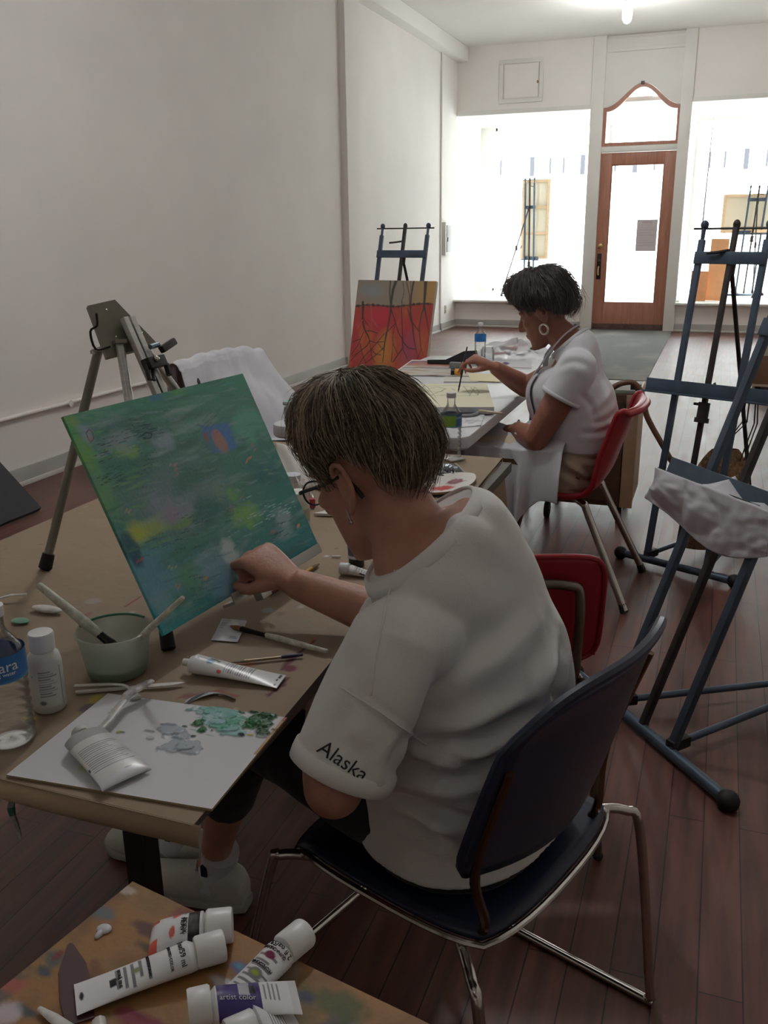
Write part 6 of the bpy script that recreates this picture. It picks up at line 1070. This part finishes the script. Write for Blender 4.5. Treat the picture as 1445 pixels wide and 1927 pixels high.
for a, k_, e in ((hipL, knL, anL), (hipR, knR, anR)):
    b1.tube([a, a.lerp(k_, .5), k_], [.085, .072, .055], 20, smooth=4); b1.tube([k_, k_.lerp(e, .35), e.lerp(k_, .2), e, e+V((-.02, 0, -.05))], [.054, .052, .036, .033, .034], 18, smooth=4)
bm1 = remesh(b1, .0040, 2); skin_obj('body', bm1, SKIN1, hd)
# trousers
t1 = MB(); loft(t1, [tsec(-.025, .452, .175, .135), tsec(-.02, .49, .184, .146), tsec(-.02, .54, .170, .130), tsec(-.025, .60, .150, .112)], 3, 32)
for a, k_, e in ((hipL, knL, anL), (hipR, knR, anR)): t1.tube([a, a.lerp(k_, .5), k_-(k_-a).normalized()*.01], [.098, .084, .068], 22, smooth=4); t1.tube([k_+(a-k_).normalized()*.02, k_, k_.lerp(e, .25), k_.lerp(e, .55)], [.066, .068, .063, .056], 22, smooth=4)
mt = remesh(t1, .006, 3); folds(mt, [], .004, 12); skin_obj('trousers', mt, BLK, hd)
# t-shirt: torso and sleeves in one skin, cut at neck, hems
s1 = MB(); TT = [tsec(-.025, .475, .195, .152), tsec(-.02, .53, .196, .155), tsec(-.03, .62, .192, .15), tsec(-.03, .72, .192, .146), tsec(-.015, .80, .19, .138), tsec(.006, .865, .178, .122), (nkc-cn_*.045, chx*1.16, chy*1.20, cxd, cyd), (nkc-cn_*.002, chx, chy, cxd, cyd)]
loft(s1, TT, 3, 36)
dL = (elL-shL); dR = (elR-shR); aL = dL.normalized(); aR = dR.normalized()
for sh, s in ((shL, 1), (shR, -1)): s1.tube([P1(.0, .05*s, .865), NB.lerp(sh, .72)-cn_*.055, sh], [.066, .060, .066], 22, smooth=3)
s1.tube([shL-aL*.02, shL+dL*.25, shL+dL*.55, shL+dL*.86], [.066, .070, .071, .073], 26, smooth=4); s1.tube([shR-aR*.01, shR+dR*.4, shR+dR*.84], [.073, .074, .074], 24, smooth=4)
s1.ell(shL-ZZ*.004, (.066,)*3, seg=20, ring=14); s1.ell(shR-ZZ*.004, (.068,)*3, seg=20, ring=14)
me1 = remesh(s1, .0055, 4)
FL = [([(748, 1498), (820, 1526), (900, 1548)], .010, -.010), ([(765, 1436), (850, 1462), (930, 1452)], .012, -.010), ([(735, 1540), (800, 1562), (870, 1600)], .010, -.007), ([(800, 1398), (890, 1392), (1000, 1335)], .012, -.012), ([(806, 1412), (890, 1436), (960, 1418)], .010, -.008), ([(845, 1300), (940, 1240), (1005, 1160)], .020, .007), ([(880, 1365), (980, 1300), (1050, 1240)], .018, .008), ([(1062, 1200), (1045, 1290), (1060, 1330)], .014, -.008), ([(930, 1330), (1000, 1280), (1040, 1180)], .016, -.008), ([(715, 1470), (800, 1480), (880, 1500)], .012, .006), ([(660, 1320), (640, 1370), (650, 1420)], .014, -.006), ([(760, 1390), (740, 1430), (735, 1470)], .012, -.007), ([(640, 1190), (690, 1220), (700, 1290)], .018, .005), ([(850, 930), (900, 960), (960, 1010)], .02, -.004), ([(800, 1050), (900, 1060), (980, 1100)], .03, -.004), ([(770, 1500), (850, 1580), (860, 1600)], .010, .006)]
folds(me1, [(a, b_, c*1.3) for a, b_, c in FL], .0034, 8); folds(me1, [([(752, 1062), (728, 1140), (708, 1230), (697, 1308)], .0032, .0022), ([(650, 1288), (700, 1330), (760, 1372), (803, 1402)], .0035, .003), ([(745, 1560), (800, 1590), (856, 1604)], .003, -.0016)])
bv1 = bvh_of(me1); tee = skin_obj('t_shirt', me1, TEE, hd); md = tee.modifiers.new('solid', 'SOLIDIFY'); md.thickness = .0022; md.offset = -1
def boundary_loop(me, near, rad):
    from collections import defaultdict
    cnt = defaultdict(int)
    for p in me.polygons:
        for e in p.edge_keys: cnt[e] += 1
    adj = defaultdict(list)
    for (a, b_), c in cnt.items():
        if c == 1 and (me.vertices[a].co-near).length < rad: adj[a].append(b_); adj[b_].append(a)
    best = []; seen = set()
    for s in adj:
        if s in seen: continue
        lp = [s]; seen.add(s)
        while True:
            nx = [q for q in adj[lp[-1]] if q not in seen]
            if not nx: break
            lp.append(nx[0]); seen.add(nx[0])
        if len(lp) > len(best): best = lp
    return [me.vertices[i].co.copy() for i in best]
def band(name, lp, d, wdt, m, parent, r=.0042):
    if len(lp) < 8: return None
    P_ = [V(p) for p in catmull([lp[int(i*len(lp)/48)] for i in range(48)], 2, True)]; P_ = [(P_[i-1]+P_[i]+P_[(i+1) % len(P_)])/3 for i in range(len(P_))]; c = sum(P_, V())/len(P_); n = len(P_); d = V(d).normalized(); vs = []
    for k in range(5):
        t = k/4
        for p in P_: o = (p-c); o = (o-d*o.dot(d)).normalized(); vs.append(p+d*(wdt*(t-.75))+o*(r*math.sin(PI*min(1, t*1.0+.15))))
    fs = [(k*n+i, k*n+(i+1) % n, (k+1)*n+(i+1) % n, (k+1)*n+i) for k in range(4) for i in range(n)]
    return MB()._add(vs, fs).build(name, m, parent, angle=180, solid=-.0022)

MB().rings([[nkc+cn_*z_+cxd*((chx+o_)*math.cos(2*PI*j/56))+cyd*((chy+o_)*math.sin(2*PI*j/56)) for j in range(56)] for z_, o_ in ((-.020, .006), (-.017, .011), (-.008, .008), (.001, .003), (.003, -.001), (.0, -.004), (-.02, -.004))], closed=True).build('collar', TEE, tee, angle=180)
def cuff(name, c, d, r, wdt, m, parent, th=.004, seg=40):
    x, y, d = frame(d); R = []
    for t, o_ in ((0, -.002), (.08, th), (.5, th*1.2), (.92, th), (1, 0), (1, -.006), (.5, -.006)): R.append([c+d*(wdt*t)+x*((r+o_)*math.cos(2*PI*j/seg))+y*((r+o_)*math.sin(2*PI*j/seg)) for j in range(seg)])
    return MB().rings(R, closed=True).build(name, m, parent, angle=180)
cuff('sleeve_cuff', shL+dL*.775, aL, .0718, .028, TEE, tee)
for pts in ([(744, 1072), (724, 1150), (708, 1230), (698, 1308)], [(640, 1292), (700, 1330), (760, 1372), (803, 1402)]):
    q = [cast(bv1, x_, y_) for x_, y_, _ in catmull([(a, b_, 0) for a, b_ in pts], 6)]; q = [V(h[0])+h[1]*(.0006 if h[1].dot(CAM-h[0]) > 0 else -.0006) for h in q if h[0] is not None]
    if len(q) > 3: MB().tube(q, .0016, 8).build('seam', TEE, tee, angle=180)
INK = mat('black_marker_ink', (30, 28, 32), .6); decal_text('sleeve_writing', 'Alaska', 645, 1432, 40, math.radians(34), bv1, INK, tee, shear=.05)
# hair, glasses, earring, socks, shoes, tool
def low1(az):
    a = abs((az+PI) % (2*PI)-PI); A_ = [(0, 58), (35, 60), (55, 78), (66, 104), (74, 104), (82, 80), (104, 79), (118, 96), (135, 122), (160, 134), (180, 136)]; d = math.degrees(a)
    for (x0, y0), (x1_, y1_) in zip(A_, A_[1:]):
        if d <= x1_: t = (d-x0)/(x1_-x0); return math.radians(y0+(y1_-y0)*t)
    return math.radians(136)
def th1(az, th): a = abs((az+PI) % (2*PI)-PI); t = math.degrees(th); return .033*max(0, 1-max(0, t-30)/95)*(1-.28*max(0, -math.cos(a))*min(1, t/50))+.006+.006*max(0, math.cos(a))*(t < 70)
HM = [mat('hair_ash_brown', (92, 78, 64), .5, var=.3, vscale=40), mat('hair_grey_blond', (168, 152, 130), .45), mat('hair_pale_streak', (186, 172, 152), .4)]
hair_cap('hair', M1, low1, th1, HM, hd, 3000, .10, 3, lift=.008, rs=.0008, tips=.016, rough=1.3)
GF = mat('dark_glasses_frame', (26, 24, 26), .3); gm = MB(); T1 = lambda x, y, z: M1 @ V((x, y, z))
for s in (-1, 1):
    gm.tube([T1(s*(.034+.027*math.cos(a)), .100-.006*abs(math.cos(a)), .010+.019*math.sin(a)) for a in [2*PI*k/20 for k in range(20)]], .0016, 8, closed=True); gm.tube([T1(s*.061, .095, .016), T1(s*.073, .085, .017), T1(s*.077, .03, .016), T1(s*.079, -.012, .018), T1(s*.080, -.030, -.002), T1(s*.078, -.038, -.022)], .0021, 8, smooth=4, flat=1.6)
gm.tube([T1(-.008, .100, .014), T1(0, .104, .018), T1(.008, .100, .014)], .0017, 8, smooth=3); g_ = gm.build('glasses', GF, hd); lm = MB()
for s in (-1, 1): lm.prism([(s*(.034+.026*math.cos(2*PI*k/20)), .010+.018*math.sin(2*PI*k/20)) for k in range(20)], T1(0, .097, 0), M1.to_3x3() @ V((1, 0, 0)), M1.to_3x3() @ V((0, 0, 1)), .001)
lm.build('lenses', thin_glass('spectacle_lens', (.96, .97, .96), .1), g_)
MB().tube([T1(-.079, .0, -.030), T1(-.081, -.001, -.040), T1(-.08, .0, -.048)], [.0012, .002, .0024], 8).ell((-.0795, 0, -.05), (.003, .003, .004), M1).build('earring', mat('silver_wire', (170, 168, 164), .25, .9), hd)
for nm_, a, d in (('left', anL, (-1, -.08)), ('right', anR, (-1, .02))):
    so = MB().tube([a+V((.025, -.012, .035)), a+V((.01, 0, -.01)), a+V((-.01, 0, -.06))], [.041, .041, .045], 18, smooth=3).build('sock', CLW, hd); MB().box(a+V((.0, -.043, .0)), (.014, .006, .026), Matrix.Identity(4)).build('sock_mark', INK, so); shoe(hd, (a.x+.07, a.y), d)
kt = thing('painting_knife', 'small palette knife held against the canvas by the near painter', 'palette knife', knk); th_, td_, tz_ = J1['thumb']; ix_, id_, iz_ = J1['index']; mid = (th_+ix_)/2; tip = PD(452, 1072, 1.648)
dk = (tip-mid).normalized(); MB().tube([mid-dk*.012, mid, mid+dk*.02], [.005, .0055, .004], 10).build('handle', mat('worn_wood_handle', (120, 84, 58), .5), kt); sk = dk.cross(V((0, 0, 1))).normalized(); MB().prism([(.018, -.002), (.03, -.003), (.05, -.012), ((tip-mid).length, -.008), ((tip-mid).length+.004, 0), ((tip-mid).length, .008), (.05, .012), (.03, .003), (.018, .002)], mid, dk, dk.cross(sk).normalized(), .0008).build('blade', mat('paint_smeared_steel', (176, 176, 170), .35, .4, var=.3, vscale=60), kt)
# ---------------------------------------------------------------- woman at the folding table
C2 = V((-.50, 3.55, 0)); F2 = V((-1, .06, 0)).normalized(); S2 = V((-F2.y, F2.x, 0)); S2 = S2 if S2.y < 0 else -S2
def P2(f, s, z): return C2+F2*f+S2*s+ZZ*z
wo = thing('person', 'dark-haired woman in a white t-shirt, apron and khaki shorts, painting at the folding table', 'person', C2)
H2 = PY(1024, 594, 3.56); M2 = headM(H2, (-1, .05), math.radians(20))
X2 = lambda px, py, s=0.: PY(px, py, 3.55+(-s if False else 0))-V((0, s, 0)) if False else PY(px, py, 3.55-s)
sh2L, sh2R = X2(1086, 694, .16), X2(1078, 690, -.165); el2L = X2(1008, 828, .20); ha2L = X2(972, 806, .04); el2R = X2(990, 728, -.23); wr2R = X2(928, 693, -.13)
b2 = MB(); T2 = lambda f, z, a, b_: (P2(f, 0, z), a, b_, S2, F2)
def pxsec(px, py, a, b_): c = X2(px, py); return (c, a, b_, S2, F2)
n2A, n2B = X2(1099, 617), X2(1040, 668); n2k = (n2A+n2B)/2; n2f = (n2B-n2A).normalized(); n2n = (-S2).cross(n2f); n2n = n2n if n2n.z > 0 else -n2n; n2h = (n2B-n2A).length/2
loft(b2, [pxsec(1076, 912, .16, .10), pxsec(1080, 880, .18, .112), pxsec(1092, 830, .165, .125), pxsec(1080, 770, .165, .145), pxsec(1074, 725, .16, .140), pxsec(1078, 700, .115, .092), (n2k-n2n*.02, .080, .076, S2, n2f)], 3, 30)
b2.tube([X2(1084, 690), X2(1072, 648), M2 @ V((0, -.03, -.07)), M2 @ V((0, -.015, -.02))], [.08, .066, .055, .056], 22, smooth=4); head(b2, M2, 1.0)
for sh, s in ((sh2L, .06), (sh2R, -.06)): b2.tube([X2(1084, 694, s), sh-ZZ*.008], [.05, .048], 16)
b2.tube([sh2L-ZZ*.01, sh2L.lerp(el2L, .5), el2L], [.052, .058, .045], 18, smooth=4); b2.tube([el2L, el2L.lerp(ha2L, .4), ha2L], [.046, .044, .029], 18, smooth=4)
bt2 = PZ(862, 738, .7735); be2 = bt2+V((.036, 0, .19)); hx2 = ((X2(884, 694, -.10)-wr2R).normalized()+V((0, 0, .42))).normalized()
def rh(mb): return hand(mb, wr2R+hx2*.01, hx2, V((.1, -.25, 1)), True, [(38, 42, 20), (48, 48, 25), (58, 50, 28), (66, 52, 28)], .95, thumb=((.75, .6, -.35), (.9, .05, -.45), (.9, -.25, -.4)))
J2 = rh(MB()); wr2R = wr2R+(bt2.lerp(be2, .47)-(J2['index'][0]+J2['thumb'][0])/2); J2 = rh(b2)
b2.tube([sh2R, sh2R.lerp(el2R, .5), el2R], [.060, .054, .045], 18, smooth=4); b2.tube([el2R, el2R.lerp(wr2R, .35), wr2R], [.046, .044, .028], 18, smooth=4)
J2L = hand(b2, ha2L, V((-.8, .5, -.25)), V((.0, -.3, 1)), False, [(22, 28, 18)]*4, .92)
h2L, h2R = P2(.06, .09, .525), P2(.06, -.09, .525); k2L, k2R = P2(.45, .11, .54), P2(.45, -.10, .54); a2L, a2R = P2(.40, .11, .1), P2(.44, -.10, .1)
for q_, r_ in ((sh2L-ZZ*.008, .05), (sh2R-ZZ*.008, .05), (el2L, .0455), (el2R, .0455), (k2L, .057), (k2R, .057)): b2.ell(q_, (r_, r_, r_), seg=20, ring=14)
for a, k_, e in ((h2L, k2L, a2L), (h2R, k2R, a2R)): b2.tube([a, a.lerp(k_, .5), k_], [.09, .078, .058], 20, smooth=4); b2.tube([k_, k_.lerp(e, .35), e, e+V((-.02, 0, -.05))], [.057, .055, .036, .036], 18, smooth=4)
skin_obj('body', remesh(b2, .0052, 3), SKIN2, wo)
q2 = MB(); loft(q2, [pxsec(1072, 914, .165, .10), pxsec(1074, 904, .185, .118), pxsec(1082, 875, .192, .125), pxsec(1098, 835, .184, .132), pxsec(1102, 815, .175, .13)], 3, 32)
for a, k_ in ((h2L, k2L), (h2R, k2R)): q2.tube([a+ZZ*.018, a.lerp(k_, .5)+ZZ*.01, a.lerp(k_, .88)], [.098, .092, .086], 22, smooth=4)
ms = remesh(q2, .0065, 3); folds(ms, [([(1075, 855), (1110, 865), (1150, 858)], .012, -.010), ([(1060, 890), (1100, 905), (1150, 905)], .012, -.010), ([(1060, 870), (1095, 890), (1120, 935)], .012, .010), ([(1070, 925), (1110, 930), (1140, 915)], .01, -.008), ([(1075, 842), (1120, 848), (1160, 842)], .009, -.006)], .004, 12); skin_obj('shorts', ms, KHA, wo)
s2 = MB(); loft(s2, [pxsec(1099, 836, .192, .145), pxsec(1097, 815, .192, .150), pxsec(1084, 770, .185, .163), pxsec(1076, 728, .178, .156), pxsec(1076, 696, .150, .118), (n2k-n2n*.04, .105, n2h*1.12, S2, n2f), (n2k-n2n*.002, .088, n2h, S2, n2f)], 3, 34)
for sh, s in ((sh2L, .05), (sh2R, -.05)): s2.tube([X2(1083, 690, s), sh], [.072, .076], 18)
d2L, d2R = el2L-sh2L, el2R-sh2R; s2.tube([sh2L, sh2L+d2L*.2, sh2L+d2L*.40], [.077, .077, .078], 24, smooth=3); s2.tube([sh2R, sh2R+d2R*.2, sh2R+d2R*.42], [.077, .075, .075], 22, smooth=3)
a2L_, a2R_ = d2L.normalized(), d2R.normalized()
s2.ell(sh2L, (.0765,)*3, seg=20, ring=14); s2.ell(sh2R, (.0765,)*3, seg=20, ring=14)
m2s = remesh(s2, .0062, 4)
folds(m2s, [([(1110, 800), (1140, 790), (1165, 770)], .012, -.007), ([(1095, 815), (1130, 812), (1165, 800)], .012, -.008), ([(1100, 780), (1140, 750), (1160, 720)], .014, .006), ([(1050, 690), (1080, 680), (1110, 690)], .014, -.005), ([(1090, 740), (1110, 760), (1120, 800)], .012, -.006)], .003, 10)
t2 = skin_obj('t_shirt', m2s, TEE2, wo); md = t2.modifiers.new('solid', 'SOLIDIFY'); md.thickness = .0025; md.offset = -1
MB().rings([[n2k+n2n*z_+S2*((.088+o_)*math.cos(2*PI*j/48))+n2f*((n2h+o_)*math.sin(2*PI*j/48)) for j in range(48)] for z_, o_ in ((-.014, .004), (-.012, .008), (-.004, .006), (.002, .001), (.0, -.004), (-.014, -.004))], closed=True).build('neckline', TEE2, t2, angle=180)
cuff('sleeve_hem', sh2L+d2L*.36, a2L_, .0765, .016, TEE2, t2, .003)
# apron: bib, neck strap, skirt over the lap
APR = mat('white_apron_cloth', (206, 206, 212), .92, bump=.15, bscale=220, var=.05, vscale=10)
bv2 = bvh_of(m2s)
def bib(u, v):
    z = sh2L.z-.035-.30*v; y = (u-.5)*(.22+.06*v); o = P2(.6, y, z); h = bv2.ray_cast(o, -F2)
    if h[0] is not None: return h[0]+F2*(.010+.004*math.sin(u*15+v*5)+.012*v)
    q = X2(1020-30*v**.8, 684+118*v); return q+S2*((u-.5)*(.24+.06*v))+F2*(.022-.022*(2*u-1)**2+.007*math.sin(u*15+v*5)+.006*math.sin(v*9+u*4))
ap = MB().grid(bib, 30, 24).build('apron', APR, wo, solid=.0025, angle=180)
for s in (.085, -.085): MB().tube([bib(.5+s*4.6, .02), X2(1030, 668, s), X2(1058, 634, s*.95), X2(1078, 618, s*.6), X2(1088, 612, 0)], .011, 8, smooth=5, flat=.2).build('neck_strap', APR, ap)
def lap(u, v):                                   # cloth over both thighs hanging down on the near side
    f = -.01+.41*u; fold = .017*math.sin(u*17+1.5)+.011*math.sin(u*31+v*3)
    if v < .5: k = v/.5; s = -.22+.455*k; z = .655-.03*abs(k-.5)*2-.012*u+.012*math.sin(k*9+u*5)+.006*math.sin(u*21+k*7)
    else:
        k = (v-.5)/.5; zb = .43-.02*u if u < .12 else .428-.125*min(1, (u-.12)/.3)+.10*max(0, (u-.72)/.28)
        s = .235+.045*math.sin(k*1.5)+fold*(.25+k); z = .615+(zb-.615)*k
    return P2(f+.03*(k if v >= .5 else 0)*math.sin(u*8), s, z)
MB().grid(lap, 90, 70).build('apron_skirt', APR, ap, solid=.003, angle=180)
def low2(az):
    a = abs((az+PI) % (2*PI)-PI); A_ = [(0, 62), (30, 66), (50, 82), (62, 96), (76, 92), (90, 88), (108, 104), (130, 120), (160, 126), (180, 126)]; d = math.degrees(a)
    for (x0, y0), (x1_, y1_) in zip(A_, A_[1:]):
        if d <= x1_: t = (d-x0)/(x1_-x0); return math.radians(y0+(y1_-y0)*t)
    return math.radians(134)
H2M = [mat('hair_dark_brown', (76, 69, 71), .5, var=.3, vscale=40), mat('hair_dark_brown_light', (92, 82, 80), .45), mat('hair_sheen', (110, 100, 96), .4)]
hair_cap('hair', M2, low2, lambda az, th: .036*max(0, 1-max(0, math.degrees(th)-40)/110)+.014+.014*max(0, math.cos(az))*(math.degrees(th) < 80), H2M, wo, 1500, .085, 5, lift=.011, rs=.0013, tips=.035, rough=1.9)
T2m = lambda x, y, z: M2 @ V((x, y, z)); MB().tube([T2m(-.083+.004*math.sin(a), -.004+.0165*math.sin(a), -.048+.019*math.cos(a)) for a in [2*PI*k/24 for k in range(24)]], .0042, 8, closed=True).build('hoop_earring', mat('pale_hoop', (220, 214, 200), .25, .6), wo)
NAIL = mat('red_nail_varnish', (150, 30, 50), .25)
nm2 = MB()
for k_ in ('index', 'middle', 'ring', 'little', 'thumb'): p_, d_, z_ = J2[k_]; nm2.ell((0, 0, 0), (.007, .005, .0022), basis(d_, z_.cross(d_).normalized(), z_-d_*z_.dot(d_), p_+(z_-d_*z_.dot(d_)).normalized()*.0062), 10, 8)
nm2.build('nails', NAIL, wo); MB().tube([ha2L+V((-.75, .5, -.25)).normalized()*-.01+V((0, .032*math.cos(a), .032*math.sin(a))) for a in [2*PI*k/20 for k in range(20)]], .003, 8, closed=True).build('bracelet', mat('silver_wire', (1, 1, 1)), wo)
for a in (a2L, a2R): shoe(wo, (a.x+.06, a.y), F2, .25)
brush('detail_brush', 'dark slim brush in the woman\'s right hand touching her canvas', be2, bt2, .0042, (46, 44, 48), (70, 68, 72), (30, 30, 32), .2, .12, dots=False)
